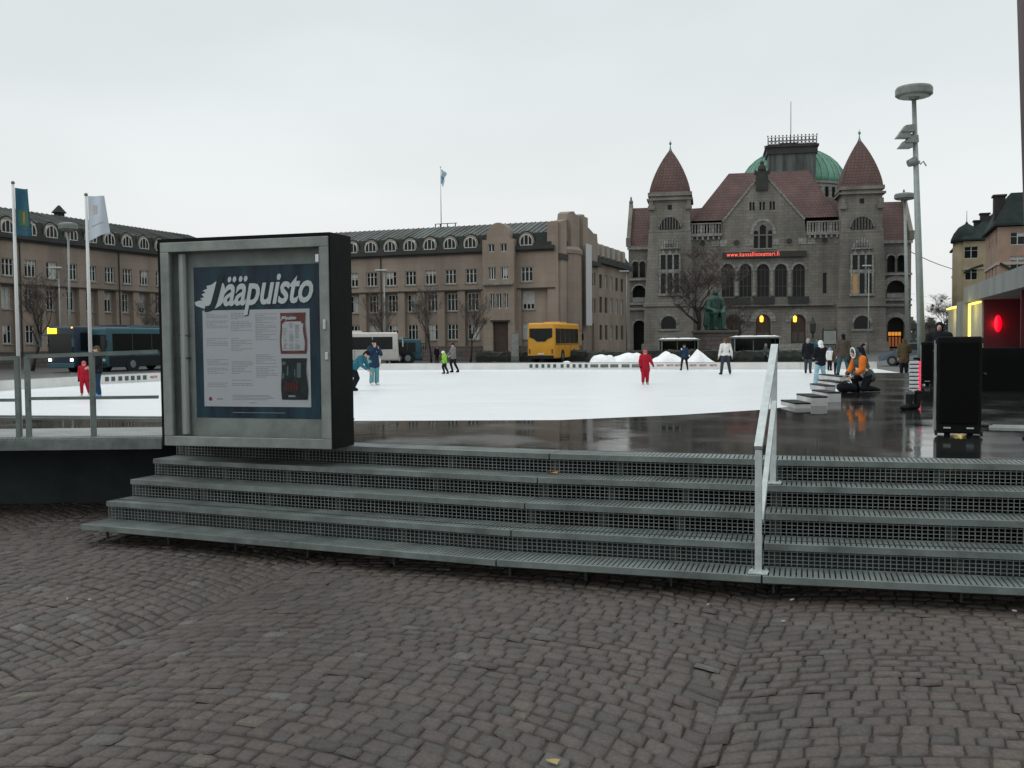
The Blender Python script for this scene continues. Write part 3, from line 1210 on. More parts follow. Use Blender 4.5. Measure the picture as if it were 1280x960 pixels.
MB().box(fx1 - .115, fx1 - .085, -.02, -.011, HB * .865, HB * .90, .003).build('label_plate', 'sign_white', door)
MB().box(fx0 + fw, fx1 - fw, .012, .018, fz0 + fw, fz1 - fw).build('pane', 'glass_clear', door)
PD = .125
mb = MB()
mb.box(t, WB - t, PD + .004, PD + .03, t, HB - t)
mb.build('back_board', 'board_back', case)
# inner side post seen through the left of the glass
mb = MB()
mb.tube([(.19, .085, .1), (.19, .085, HB - .13)], .035, 10)
mb.build('light_tube', 'lamp_glass', case)
for zz in (.42, .53):
    MB().box(.15, .23, .06, .12, HB * zz, HB * zz + .018).build('tube_clip', 'steel_green', case)
px0, px1, pz0, pz1 = .165 * WB, .895 * WB, .135 * HB, .865 * HB
poster = MB().box(px0, px1, PD - .002, PD + .004, pz0, pz1).build('poster', 'poster_teal', case)
sx0, sx1, sz0, sz1 = .215 * WB, .842 * WB, .19 * HB, .655 * HB
MB().box(sx0, sx1, PD - .006, PD - .003, sz0, sz1).build('notice_sheet', 'paper_white', poster)
sheet_w, sheet_h = sx1 - sx0, sz1 - sz0
rnd = random.Random(8)
txt = MB()
for c0, c1, blocks in ((.035, .24, ((.955, 9), (.72, 6), (.5, 10), (.24, 3))), (.27, .47, ((.96, 11), (.7, 8), (.48, 9), (.27, 4))), (.50, .70, ((.95, 16), (.53, 15)))):
    for z0, n in blocks:
        for k in range(n):
            zz = sz0 + (z0 - k * .0175) * sheet_h
            if rnd.random() < .12:
                continue
            e1 = c1 if rnd.random() < .6 else c0 + (c1 - c0) * rnd.uniform(.3, .9)
            xx = sx0 + c0 * sheet_w
            while xx < sx0 + e1 * sheet_w - .01:
                l_ = rnd.uniform(.012, .04)
                txt.box(xx, min(xx + l_, sx0 + e1 * sheet_w), PD - .0068, PD - .0062, zz, zz + .0062)
                xx += l_ + .007
for zz, x0, x1 in ((.115, .27, .62), (.1, .27, .64), (.085, .27, .66), (.07, .27, .6)):
    txt.box(sx0 + x0 * sheet_w, sx0 + x1 * sheet_w, PD - .0068, PD - .0062, sz0 + zz * sheet_h, sz0 + zz * sheet_h + .005)
txt.box(sx0 + .12 * sheet_w, sx0 + .18 * sheet_w, PD - .0068, PD - .0062, sz0 + .07 * sheet_h, sz0 + .085 * sheet_h)
txt.box(sx0 + .43 * sheet_w, sx0 + .5 * sheet_w, PD - .0068, PD - .0062, sz0 + .035 * sheet_h, sz0 + .043 * sheet_h)
txt.build('printed_lines', 'paper_text', poster)
mb = MB()
n = 20
mb.add([(sx0 + .06 * sheet_w + .018 * math.cos(2 * PI * k / n), PD - .0066, sz0 + .078 * sheet_h + .018 * math.sin(2 * PI * k / n)) for k in range(n)], [tuple(range(n))])
mb.build('round_stamp', 'paper_red', poster)


def wavy(x0, x1, z0, z1, y, bow=.008):
    """a sheet whose sides bow, as curling paper does"""
    vs, fs = [], []
    n = 8
    for i in range(n + 1):
        t_ = i / n
        b_ = bow * math.sin(t_ * 2 * PI)
        for s_ in range(5):
            q = s_ / 4
            vs.append((x0 + (x1 - x0) * q + b_ * (1 if q > .5 else -.6), y - .006 * math.sin(PI * t_) * abs(2 * q - 1), z0 + (z1 - z0) * t_))
    for i in range(n):
        for s_ in range(4):
            a = i * 5 + s_
            fs.append((a, a + 1, a + 6, a + 5))
    return vs, fs


rx0, rx1 = .675 * WB, .822 * WB
MB().add(*wavy(rx0, rx1, .443 * HB, .637 * HB, PD - .010)).build('red_bordered_sheet', 'paper_red', poster)
MB().add(*wavy(rx0 + .018, rx1 - .018, .458 * HB, .595 * HB, PD - .0125)).build('inner_page', 'paper_white', poster)
mb = MB()
for k in range(17):
    zz = .466 * HB + k * .0074 * HB
    for c0 in (.03, .088, .143):
        if rnd.random() < .85:
            mb.box(rx0 + c0, rx0 + c0 + rnd.uniform(.025, .045), PD - .0192, PD - .0187, zz, zz + .0045)
mb.build('printed_lines', 'paper_text', poster)
me = text_mesh('Jääpuisto', .055, 'small_title', 'paper_white', shear=.3, offset=.003)
o = link('small_title', me, poster)
o.location = (rx0 + .012, PD - .016, .606 * HB)
o.scale = (.72, 1, .72)
MB().add(*wavy(rx0 + .003, rx1 + .004, .225 * HB, .422 * HB, PD - .010)).build('dark_film_sheet', 'paper_dark', poster)
mb = MB()
# pale blurred figure-like shapes and a red block: a plain generic picture
for (x0, x1, z0, z1) in ((.055, .075, .34, .385), (.125, .14, .335, .37), (.012, .035, .325, .35), (.15, .195, .33, .40), (.01, .05, .39, .405)):
    mb.prism([(rx0 + x0, z0 * HB), (rx0 + x1 - .004, z0 * HB), (rx0 + x1, z1 * HB), (rx0 + x0 + .005, z1 * HB)], PD - .0175, PD - .0172)
mb.build('pale_print', 'paper_blue_grey', poster)
mb = MB()
for k in range(5):
    mb.box(rx0 + .035 + k * .027, rx0 + .056 + k * .027, PD - .0178, PD - .0172, .267 * HB, .308 * HB)
mb.build('red_print', 'paper_dark_red', poster)
MB().box(rx0 + .07, rx0 + .135, PD - .0178, PD - .0172, .238 * HB, .247 * HB).build('pale_caption', 'paper_text', poster)
# the heading, slanted white letters with a soft dark shadow, on a torn ice shape
tw = .525 * WB
title = text_mesh('ääpuisto', 1.0, 'heading_letters', 'sign_white', shear=.34, offset=.02, spacing=.97)
xs = [v.co.x for v in title.vertices]
scl = tw / (max(xs) - min(xs))
tilt = R(1.2)
hx, hz = .205 * WB, .679 * HB
for nm, mt, dx, dz, dy in (('heading_shadow', 'sign_shadow', .010, -.010, .0), ('heading_letters', 'sign_white', 0, 0, -.003)):
    me = title.copy()
    me.materials.clear()
    me.materials.append(M[mt])
    o = link(nm, me, poster)
    o.scale = (scl, scl, scl * 1.42)
    o.rotation_euler = (0, -tilt, 0)
    o.location = (.338 * WB + dx, PD - .0072 + dy, hz + dz)
jm = text_mesh('J', 1.0, 'heading_initial', 'sign_shadow', shear=.3, offset=.035)
o = link('heading_initial', jm, poster)
o.scale = (scl * 1.35, scl, scl * 1.25)
o.location = (.262 * WB, PD - .0095, hz + .030)
ice_pts = [(-.022, .022), (-.028, .045), (-.012, .055), (.012, .058), (-.002, .070), (.018, .078), (.006, .098), (.026, .108), (.012, .122), (.034, .134), (.03, .152), (.055, .160), (.075, .180), (.10, .176), (.112, .165), (.120, .12), (.112, .08), (.108, .045), (.095, .022), (.07, .002), (.04, .010), (.018, .002)]
MB().prism([(.205 * WB + x_ * 2.1, hz - .03 + z_ * 1.32) for x_, z_ in ice_pts], PD - .0075, PD - .0066).build('ice_shape', 'sign_white', poster)
MB().box(px0 + .30 * (px1 - px0), px0 + .72 * (px1 - px0), PD - .0035, PD - .0028, .16 * HB, .1625 * HB).build('footer_line', 'paper_text', poster)

# ------------------------------------------------------------------ railing and flagpoles at the left
PX = [(24.0, 446.0), (36.5, 445.3), (117.5, 442.0)]
gro = LN * .0
railing = thing('guard_railing', 'grey square-tube guard railing on the landing left of the poster case', 'railing', lf0)
Ti = inv(railing)


def on_line(px, off=.05):
    """point above the landing edge at column px"""
    d = ray(px, 545)
    p0 = lf0 + LN * off
    t_ = ((p0.x - CAM.x) * LN.x + (p0.y - CAM.y) * LN.y) / (d.x * LN.x + d.y * LN.y)
    return CAM + d * t_


posts = []
for k, (px_, py_) in enumerate(PX):
    p = on_line(px_)
    d = ray(px_, py_)
    zt = CZ + d.z * (p.y / d.y)
    posts.append((p, zt))
    wd = .021
    mb = MB().box(p.x - wd, p.x + wd, p.y - wd, p.y + wd, DZ - .08, zt)
    mb.xf(Ti).build('post', 'steel_green', railing)
p_end = on_line(199)
p_beg = on_line(-90)
ztop = [z for _, z in posts]


def zat(px_, py_):
    p = on_line(px_)
    d = ray(px_, py_)
    return Vector((p.x, p.y, CZ + d.z * (p.y / d.y)))


for (x0, y0, x1, y1) in ((36, 445.7, 199, 439.5), (-90, 451, 27, 447.3), (36, 498.3, 199, 496.2), (-90, 501, 27, 500)):
    MB().bar(zat(x0, y0), zat(x1, y1), .034, .038 if y0 < 470 else .03).xf(Ti).build('rail', 'steel_green', railing)

for k, (px_, ytop, flag) in enumerate(((22.5, 230, 0), (112.5, 245, 1))):
    p = on_line(px_ + 3.5, .085)
    d = ray(px_, ytop)
    top = CZ + d.z * (p.y / d.y)
    fp = thing('flagpole', ['white flagpole behind the railing carrying the blue banner', 'white flagpole behind the railing carrying the white banner'][k], 'flagpole', (p.x, p.y, DZ), 0, 'flagpoles on the railing')
    MB().tube([(0, 0, 0), (0, 0, (top - DZ) * .5), (0, 0, top - DZ)], [.019, .017, .013], 10).build('pole', 'pole_white', fp, True)
    MB().ell((0, 0, top - DZ + .012), .019, 8, 6).build('finial', 'lamp_cap', fp, True)
    # banner hung from the pole, rippling
    fl = thing('banner', ['blue banner with a green and yellow emblem on the left flagpole', 'white banner with a faint pale emblem on the right flagpole'][k], 'flag', (p.x, p.y, DZ), 0, 'banners on the flagpoles')
    H1 = top - DZ - (.035 if k == 0 else .0)
    hh, ww = (.45, .165) if k == 0 else (.43, .195)

    def surf(s_, t_):
        sag_ = (.02 if k == 0 else .005) * s_ - (.05 if k == 1 else 0) * s_ * t_
        return Vector((.018 + ww * s_ * (.88 + .12 * t_), .05 * math.sin(s_ * 4.5 + t_ * 1.3 + k) * s_, H1 - hh * t_ - sag_ + (.035 * s_ * t_ if k == 1 else 0)))
    nx, nz = 12, 20
    vs = [surf(i / nx, j / nz) for j in range(nz + 1) for i in range(nx + 1)]
    fs = [(j * (nx + 1) + i, j * (nx + 1) + i + 1, (j + 1) * (nx + 1) + i + 1, (j + 1) * (nx + 1) + i) for j in range(nz) for i in range(nx)]
    if k == 0:
        mat('banner_blue', (0.02, 0.10, 0.15), .8, var=.25, scale=5)
        mat('banner_green', (0.05, 0.13, 0.085), .8)
        mat('banner_gold', (0.24, 0.2, 0.05), .8)
    else:
        mat('banner_white', (0.56, 0.63, 0.70), .8, var=.06, scale=5)
        mat('banner_faint', (0.50, 0.46, 0.44), .8)
    o = MB().add(vs, fs).build('cloth', ['banner_blue', 'banner_white'][k], fl, True)

    def patch(s0, s1, t0, t1, m_, nm, off=.003):
        vs = [surf(s0 + (s1 - s0) * i / 6, t0 + (t1 - t0) * j / 6) + Vector((0, -off, 0)) for j in range(7) for i in range(7)]
        fs = [(j * 7 + i, j * 7 + i + 1, (j + 1) * 7 + i + 1, (j + 1) * 7 + i) for j in range(6) for i in range(6)]
        MB().add(vs, fs).build(nm, m_, o, True)
    if k == 0:
        patch(.14, .92, .45, .80, 'banner_green', 'emblem_field')
        patch(.42, .62, .50, .74, 'banner_gold', 'emblem', .006)
        patch(.14, .92, .83, .855, 'banner_green', 'stripe')
    else:
        patch(.25, .5, .22, .42, 'banner_faint', 'emblem')
        patch(.15, .8, .68, .70, 'banner_faint', 'stripe')

# ------------------------------------------------------------------ stair handrail
up_b = gp(966, 604, .60)
lo_b = gp(948, 716, .15)
hr = thing('handrail', 'galvanised flat-bar handrail standing on the steps', 'handrail', lo_b)
Ti = inv(hr)


def atD(px_, py_, ref):
    return dp(px_, py_, ref.y)


ut, lt = atD(971, 434, up_b), atD(945.5, 562, lo_b)
ut = Vector((up_b.x + .01, up_b.y, ut.z)); lt = Vector((lo_b.x, lo_b.y, lt.z))
um, lm = atD(969, 503, up_b), atD(951, 652, lo_b)
um = Vector((up_b.x, up_b.y, um.z)); lm = Vector((lo_b.x, lo_b.y, lm.z))
sd_ = (up_b - lo_b); sd_.z = 0
sdn = sd_.normalized()
side = Vector((sdn.y, -sdn.x, 0))
MB().bar((up_b.x, up_b.y, .60), ut, .042, .03, up=sdn).xf(Ti).build('post', 'rail_galv', hr)
MB().bar((lo_b.x, lo_b.y, .15), lt - Vector((0, 0, .004)), .042, .03, up=sdn).xf(Ti).build('post', 'rail_galv', hr)
MB().bar(ut + Vector((0, 0, .012)) + sdn * .02, lt + Vector((0, 0, .014)) - sdn * .02, .05, .026).xf(Ti).build('top_rail', 'rail_galv', hr)
MB().bar(um + side * .012 - sdn * .018, lm + side * .012 + sdn * .018, .034, .04).xf(Ti).build('middle_rail', 'rail_galv', hr)
for b_ in (up_b, lo_b):
    mb = MB()
    z = b_.z
    mb.plate([(b_.x + side.x * a_ + sdn.x * c_, b_.y + side.y * a_ + sdn.y * c_) for a_, c_ in ((-.06, -.055), (.06, -.055), (.06, .055), (-.06, .055))], z + .001, z + .009)
    for a_, c_ in ((-.045, -.04), (.045, -.04), (.045, .04), (-.045, .04)):
        mb.tube([(b_.x + side.x * a_ + sdn.x * c_, b_.y + side.y * a_ + sdn.y * c_, z + .009), (b_.x + side.x * a_ + sdn.x * c_, b_.y + side.y * a_ + sdn.y * c_, z + .018)], .007, 6)
    mb.xf(Ti).build('base_plate', 'rail_galv', hr)

# ------------------------------------------------------------------ loudspeakers and things on the deck at the right
def speaker(pxl, pxr, pyb, pyt, dep, lab):
    L_, R_ = gp(pxl, pyb, DZ), gp(pxr, pyb, DZ)
    rz = -math.atan2(L_.x, L_.y) - R(.5)
    wd = (R_.x - L_.x) * math.cos(rz)
    h = dp(pxl, pyt, L_.y).z - DZ
    s_ = thing('loudspeaker', lab, 'loudspeaker', (L_.x, L_.y, DZ), rz, 'loudspeakers on the deck')
    mb = MB().box(0, wd, 0, dep, .03, h, .012)
    mb.build('cabinet', 'black_paint', s_)
    MB().box(.03, wd - .03, -.012, -.0005, .12, h - .05, .004).build('grille', 'black_carpet', s_)
    mb = MB()
    for xx in (.09, wd - .09):
        mb = MB().lathe([(.0, 0), (.026, 0), (.026, .03), (0, .03)], 10, (xx, .08, 0))
        mb.build('foot', 'black_rubber', s_)
        MB().box(xx - .03, xx + .03, -.010, -.0005, .075, .087).build('badge', 'rail_galv', s_)
    MB().box(-.022, -.001, .0, .03, .03, h - .03, .004).build('edge_strip', 'alu_frame', s_)
    mb = MB()
    for sx in (.0, wd):
        for zz in (.04, h - .03):
            mb = MB().box(sx - .012, sx + .012, -.004, .04, zz - .03, zz + .02, .006)
            mb.build('corner_guard', 'bus_dark', s_)
    MB().tube([(wd + .004, .12, h * .62), (wd + .035, .12, h * .62), (wd + .035, .26, h * .62), (wd + .004, .26, h * .62)], .011, 6).build('handle', 'bus_dark', s_, True)
    return s_


sp1 = speaker(1170, 1228.5, 545.5, 421, .45, 'near large black loudspeaker cabinet on the wet deck, bright edge strip on its left')
sp2 = speaker(1151.5, 1168, 482, 427.5, .4, 'smaller black loudspeaker cabinet farther back, left of the near one')

p = gp(1144, 495, DZ)
sl = thing('slatted_board', 'upright white slatted board with a glowing pink-red right edge for reflected light', 'slatted board', (p.x, p.y, DZ))
hh = dp(1144, 450, p.y).z - DZ
for k in range(9):
    MB().box(-.08, .055, 0, .03, k * hh / 9 + .004, (k + .72) * hh / 9, .003).build('slat', 'sign_white', sl)
MB().box(-.07, .05, .031, .045, 0, hh).build('backing', 'concrete_dark', sl)
mb = MB()
for k in range(16):
    zz = .01 + k * (hh - .02) / 16
    mb.box(.058, .075 + .006 * (k % 2), -.006, .02, zz, zz + (hh - .02) / 16 * .72)
mb.build('reflected_red_edge', 'red_edge_glow', sl)  # emissive edge stands in for red light reflected on the board

p = gp(1256, 489, DZ)
tb = thing('draped_table', 'low table under a black cloth on the deck, right of the near loudspeaker', 'table', (p.x, p.y, DZ))
hw = 0.42
hh = dp(1256, 435, p.y).z - DZ
rnd = random.Random(2)
vs, fs = [], []
n = 48
rings = [(1.0, 0.0), (.985, .3 * hh), (.97, .7 * hh), (.955, .97 * hh), (.93, hh), (.5, hh + .004), (0.02, hh + .004)]
for j, (r_, z_) in enumerate(rings):
    for k in range(n):
        a_ = 2 * PI * k / n
        ex = abs(math.cos(a_)) ** .35 * (1 if math.cos(a_) > 0 else -1)
        ey = abs(math.sin(a_)) ** .35 * (1 if math.sin(a_) > 0 else -1)
        fold = 1 + (.05 * math.sin(a_ * 9 + 1) + .03 * math.sin(a_ * 17)) * max(0, 1 - z_ / hh)
        vs.append((ex * hw * r_ * fold, .35 + ey * .35 * r_ * fold, z_))
for j in range(len(rings) - 1):
    for k in range(n):
        k2 = (k + 1) % n
        fs.append((j * n + k, j * n + k2, (j + 1) * n + k2, (j + 1) * n + k))
MB().add(vs, fs).build('table_cloth', 'black_carpet', tb, True)
mb = MB()
for sx in (-.3, .3):
    for sy in (.1, .6):
        mb.box(sx - .02, sx + .02, sy - .02, sy + .02, 0, hh - .02)
mb.build('trestle', 'black_paint', tb)
p = gp(1233, 455, DZ)
cn = thing('white_canister', 'small white rounded canister behind the near loudspeaker', 'canister', (p.x, p.y, DZ))
MB().lathe([(0, 0), (.085, 0), (.09, .05), (.09, .17), (.07, .235), (.05, .25), (0, .25)], 16).build('shell', 'sign_white', cn, True)
MB().lathe([(0.0, .251), (.045, .251), (.045, .28), (0, .285)], 12).build('lid', 'ad_pale', cn, True)
p, q = gp(1236, 535, DZ), gp(1300, 536.5, DZ)
cc = thing('cable_cover', 'flat pale cable cover strip lying on the deck right of the loudspeaker', 'cable cover', (p.x, p.y, DZ), math.atan2(q.y - p.y, q.x - p.x))
l_ = (q - p).length
MB().prism([(0, .001), (.0, .012), (.0, .02)], 0, .1) 
MB().add([(0, 0, .001), (l_, 0, .001), (l_, .16, .001), (0, .16, .001), (0.01, .05, .026), (l_ - .01, .05, .026), (l_ - .01, .11, .026), (.01, .11, .026)],
         [(0, 3, 2, 1), (4, 5, 6, 7), (0, 1, 5, 4), (1, 2, 6, 5), (2, 3, 7, 6), (3, 0, 4, 7)]).build('ramp', 'alu_frame', cc)
mb = MB().tube([(-.06, .16, .012), (-.02, .1, .012), (.0, .07, .014), (.03, .05, .03)], .009, 6)
mb.build('cable', 'black_rubber', cc, True)

# litter
def leaf(px_, py_, z, m, lab, s=.035, group=None, cat='leaf', nm='fallen_leaf'):
    p = gp(px_, py_, z)
    a_ = rnd.uniform(0, 6)
    vs = []
    n = 10
    for k in range(n):
        t_ = 2 * PI * k / n
        r_ = s * (1 if k % 2 else .72)
        vs.append((r_ * math.cos(t_) * 1.3, r_ * math.sin(t_) * .7, .012 + .006 * math.sin(2 * t_)))
    vs.append((0, 0, .006))
    o = MB().add(vs, [(k, (k + 1) % n, n) for k in range(n)]).build(nm, m)
    o.location = p
    o.rotation_euler = (0, 0, a_)
    tag(o, lab, cat, group)


leaf(691, 592, .60, 'orange_leaf', 'bright orange fallen leaf on the second step', .045)
leaf(690, 954, .0, 'pale_leaf', 'yellowish leaf at the bottom middle of the cobbles', .03, 'litter on the cobbles')
for px_, py_ in ((112, 751), (84, 750), (885, 757), (990, 751), (979, 778), (1268, 765)):
    p = gp(px_, py_, .006)
    a_ = rnd.uniform(0, 6)
    l_ = rnd.uniform(.010, .016)
    o = MB().tube([(-l_, 0, 0), (l_, 0, 0)], .0055, 7).build('cigarette_butt', 'butt_white')
    o.location = (p.x, p.y, .014)
    o.rotation_euler = (0, 0, a_)
    tag(o, 'small white cigarette end lying on the cobbles', 'litter', 'cigarette ends on the cobbles')
# ------------------------------------------------------------------ facades
class Frame:
    def __init__(s, P0, ang, g):
        s.P = Vector((P0[0], P0[1], 0))
        s.a = ang
        s.U = Vector((math.cos(ang), math.sin(ang), 0))
        s.N = Vector((-math.sin(ang), math.cos(ang), 0))
        s.g = g

    def pl(s, px, py, v=0.0):
        d = ray(px, py)
        t_ = (v - (CAM - s.P).dot(s.N)) / d.dot(s.N)
        X = CAM + d * t_
        return (X - s.P).dot(s.U), X.z - s.g


def arch_hole(u0, u1, z0, zt, n=12, rise=None):
    r = (u1 - u0) / 2
    rise = r if rise is None else rise
    c = (u0 + u1) / 2
    zs = zt - rise
    pts = [(u0, z0), (u1, z0)]
    pts += [(c + r * math.cos(PI * k / n), zs + rise * math.sin(PI * k / n)) for k in range(n + 1)]
    return pts


def rect(u0, u1, z0, z1):
    return [(u0, z0), (u1, z0), (u1, z1), (u0, z1)]


# ---- window kits shared by all copies of a size
KITS = {}


def window_kit(w_, h_, lights=3, arch=False, fm='window_white', transom=.66):
    k = (round(w_, 2), round(h_, 2), lights, arch, fm)
    if k in KITS:
        return KITS[k]
    t_ = .07
    mb = MB()
    if arch:
        r = w_ / 2
        zs = h_ - min(r, h_ * .75)
        ri = h_ - zs
        n = 12
        o_ = [(r * math.cos(PI * i / n), zs + ri * math.sin(PI * i / n)) for i in range(n + 1)]
        for p, q in zip(o_, o_[1:]):
            mb.bar((p[0] * .97, 0, p[1] - .03), (q[0] * .97, 0, q[1] - .03), .08, t_, up=(0, 1, 0))
        mb.box(-r, r, -.04, .04, 0, t_)
        if zs > .1:
            mb.box(-r, -r + t_, -.04, .04, t_, zs); mb.box(r - t_, r, -.04, .04, t_, zs)
        for i in range(1, lights):
            xx = -r + w_ * i / lights
            zt = zs + ri * math.sqrt(max(0, 1 - (xx / r) ** 2))
            mb.box(xx - t_ * .55, xx + t_ * .55, -.035, .035, t_, zt - .03)
        pane = MB().prism([(-r * .98, .02), (r * .98, .02)] + [(p[0] * .98, p[1] - .02) for p in o_], .05, .07)
    else:
        mb.box(-w_ / 2, -w_ / 2 + t_, -.04, .04, 0, h_); mb.box(w_ / 2 - t_, w_ / 2, -.04, .04, 0, h_)
        mb.box(-w_ / 2 + t_, w_ / 2 - t_, -.04, .04, 0, t_); mb.box(-w_ / 2 + t_, w_ / 2 - t_, -.04, .04, h_ - t_, h_)
        for i in range(1, lights):
            xx = -w_ / 2 + w_ * i / lights
            mb.box(xx - t_ * .7, xx + t_ * .7, -.038, .038, t_, h_ - t_)
        if transom:
            mb.box(-w_ / 2 + t_, w_ / 2 - t_, -.03, .03, h_ * transom - .02, h_ * transom + .02)
        pane = MB().box(-w_ / 2 + .02, w_ / 2 - .02, .05, .07, .02, h_ - .02)
    fr = mb.mesh('window', fm)
    pn = pane.mesh('pane', 'glass_dark')
    bl_ = MB().box(-w_ / 2 + .05, -w_ / 2 + .05 + (w_ - .1) * (lights - 1) / lights, .041, .048, h_ * .05, h_ - .05).mesh('blind', 'blind')
    bl2 = MB().box(-w_ / 2 + .05, w_ / 2 - .05, .041, .048, h_ * .3, h_ - .05).mesh('blind', 'blind')
    bl3 = MB().box(-w_ / 2 + .05 + (w_ - .1) / lights, w_ / 2 - .05, .041, .048, h_ * .05, h_ - .05).mesh('blind', 'blind')
    KITS[k] = (fr, pn, [bl_, bl2, bl3])
    return KITS[k]


wr = random.Random(21)


SILL = {}


def put_window(par, u, y, z, w_, h_, lights=3, arch=False, fm='window_white', blind=.35, transom=.66, rz=0, sill=False):
    fr, pn, bs = window_kit(w_, h_, lights, arch, fm, transom)
    o = link('window', fr, par, (u, y, z), rz)
    link('pane', pn, o)
    if not arch and wr.random() < blind:
        f_ = wr.choice((1, 1, .75, .5, .35))
        bo_ = link('blind', wr.choice(bs), o, (0, 0, (1 - f_) * (h_ - .05)))
        bo_.scale = (1, 1, f_)
    if sill:
        if w_ not in SILL:
            SILL[w_] = MB().box(-w_ / 2 - .09, w_ / 2 + .09, -.24, -.045, -.12, -.001).mesh('sill', 'pale_stone')
        link('sill', SILL[w_], o)
    return o


# ------------------------------------------------------------------ the long brown office building, two wings
# heights above local ground
G_W = -.45


def wing_levels(F, px):
    return dict(row1=F.pl(px, 424)[1], )


HE = 11.15      # cornice underside
HW2 = 7.35      # ledge over the pier zone
ROWS = [(2.2, 1.65, 1.28), (5.25, 1.85, 1.28), (8.1, 1.5, 1.28)]


def roof_part(par, u0, u1, y_off=0.0):
    """mansard: steep dark copper apron, then a sheet copper slope with standing seams"""
    mb = MB()
    prof = [(-.15, HE + .55), (.35, HE + 1.95), (5.2, HE + 3.6), (7.2, HE + 3.75), (9.2, HE + 3.6), (14.2, HE + 1.95), (14.7, HE + .55)]
    vs = [(u, y, z) for u in (u0, u1) for y, z in prof]
    n = len(prof)
    mb.add(vs[:], [(0, 1, n + 1, n)])
    mb.add(vs[:], [(n - 2, n - 1, 2 * n - 1, 2 * n - 2)])
    mb.add(vs[:], [tuple(range(n)), tuple(range(2 * n - 1, n - 1, -1))])
    ap = mb.build('roof', 'copper_dark', par)
    mb = MB()
    mb.add(vs[:], [(i, i + 1, n + i + 1, n + i) for i in range(1, n - 2)])
    u = u0 + .3
    while u < u1:
        mb.bar((u, .35, HE + 1.98), (u, 5.2, HE + 3.63), .05, .09)
        u += .62
    mb.build('roof_sheets', 'copper_sheet', ap)
    return ap


def dormer(par, u, w_=1.9, h_=1.5):
    mb = MB()
    r = w_ / 2
    n = 12
    arc = [(u + r * math.cos(PI * k / n), HE + .62 + h_ * .28 + h_ * .72 * math.sin(PI * k / n)) for k in range(n + 1)]
    poly = [(u - r, HE + .58), (u + r, HE + .58)] + arc
    mb.prism(poly, -.02, 2.3)
    o = mb.build('dormer', 'copper_dark', par)
    ri = r - .1
    arc2 = [(u + ri * math.cos(PI * k / n), HE + .62 + h_ * .25 + h_ * .66 * math.sin(PI * k / n)) for k in range(n + 1)]
    MB().prism([(u - ri, HE + .60), (u + ri, HE + .60)] + arc2, -.05, -.022).build('dormer_front', 'wing_plaster', o)
    fr, pn, bs = window_kit(1.36, 1.12, 3, True)
    link('dormer_window', fr, o, (u, -.09, HE + .63))
    link('dormer_pane', pn, o, (u, -.115, HE + .63))
    if wr.random() < .6:
        link('dormer_blind', bs[wr.choice((0, 2))], o, (u, -.10, HE + .63))
    return o


def wing(name, label, F, u_left, u_right, bays, skip=None, end_caps=True):
    par = thing(name, label, 'building', (F.P.x, F.P.y, F.g), F.a)
    holes_up, holes_lo = [], []
    w_ = 1.28
    for u in bays:
        holes_up.append(rect(u - w_ / 2, u + w_ / 2, ROWS[2][0], ROWS[2][0] + ROWS[2][1]))
        for r in (0, 1):
            holes_lo.append(rect(u - w_ / 2, u + w_ / 2, ROWS[r][0], ROWS[r][0] + ROWS[r][1]))
    mb = MB()
    s0, s1 = (skip if skip else (None, None))
    spans = [(u_left, u_right)] if not skip else [(u_left, s0), (s1, u_right)]
    for a_, b_ in spans:
        inside = lambda h: a_ < h[0][0] < b_
        mb.wall(rect(a_, b_, HW2, HE), [h for h in holes_up if inside(h)], 0, .28)
        mb.wall(rect(a_, b_, 1.45, HW2), [h for h in holes_lo if inside(h)], .5, .2)
        mb.add([(a_, 0, HW2), (b_, 0, HW2), (b_, .5, HW2), (a_, .5, HW2)], [(0, 1, 2, 3)])
        us = [u for u in bays if a_ < u < b_]
        edges = [a_] + [(p + q) / 2 for p, q in zip(us, us[1:])] + [b_]
        for i, e_ in enumerate(edges):
            if i == 0:
                x0, x1 = a_, min(a_ + .55, us[0] - .68)
            elif i == len(edges) - 1:
                x0, x1 = max(b_ - .55, us[-1] + .68), b_
            else:
                x0, x1 = e_ - .42, e_ + .42
            if x1 > x0:
                mb.box(x0, x1, .004, .498, 1.5, HW2 - .002)
    mb.box(u_left, u_right, .72, 14.6, .1, HE)
    wl = mb.build('wall', 'wing_plaster', par)
    mb = MB()
    mb.box(u_left, u_right, -.03, .71, 0, 1.5)
    mb.build('plinth', 'plinth_stone', par)
    mb = MB()
    for a_, b_ in spans:
        mb.box(a_, b_, -.42, .3, HE + .18, HE + .56)
        mb.box(a_, b_, -.25, .3, HE, HE + .178)
        mb.box(a_, b_, -.1, .0, HW2 - .02, HW2 + .10)
    mb.build('cornice', 'dark_cornice', par)
    for u in bays:
        put_window(par, u, .16, ROWS[2][0], 1.28, ROWS[2][1], sill=True)
        for r in (0, 1):
            put_window(par, u, .62, ROWS[r][0], 1.28, ROWS[r][1], blind=.6 if r == 0 else .35, sill=True)
        dormer(par, u)
    # rain pipes
    for i in range(3, len(bays), 5):
        u = (bays[i] + bays[i - 1]) / 2
        MB().tube([(u, -.08, 1.0), (u, -.08, HE)], .06, 6).build('rain_pipe', 'dark_cornice', par)
    return par


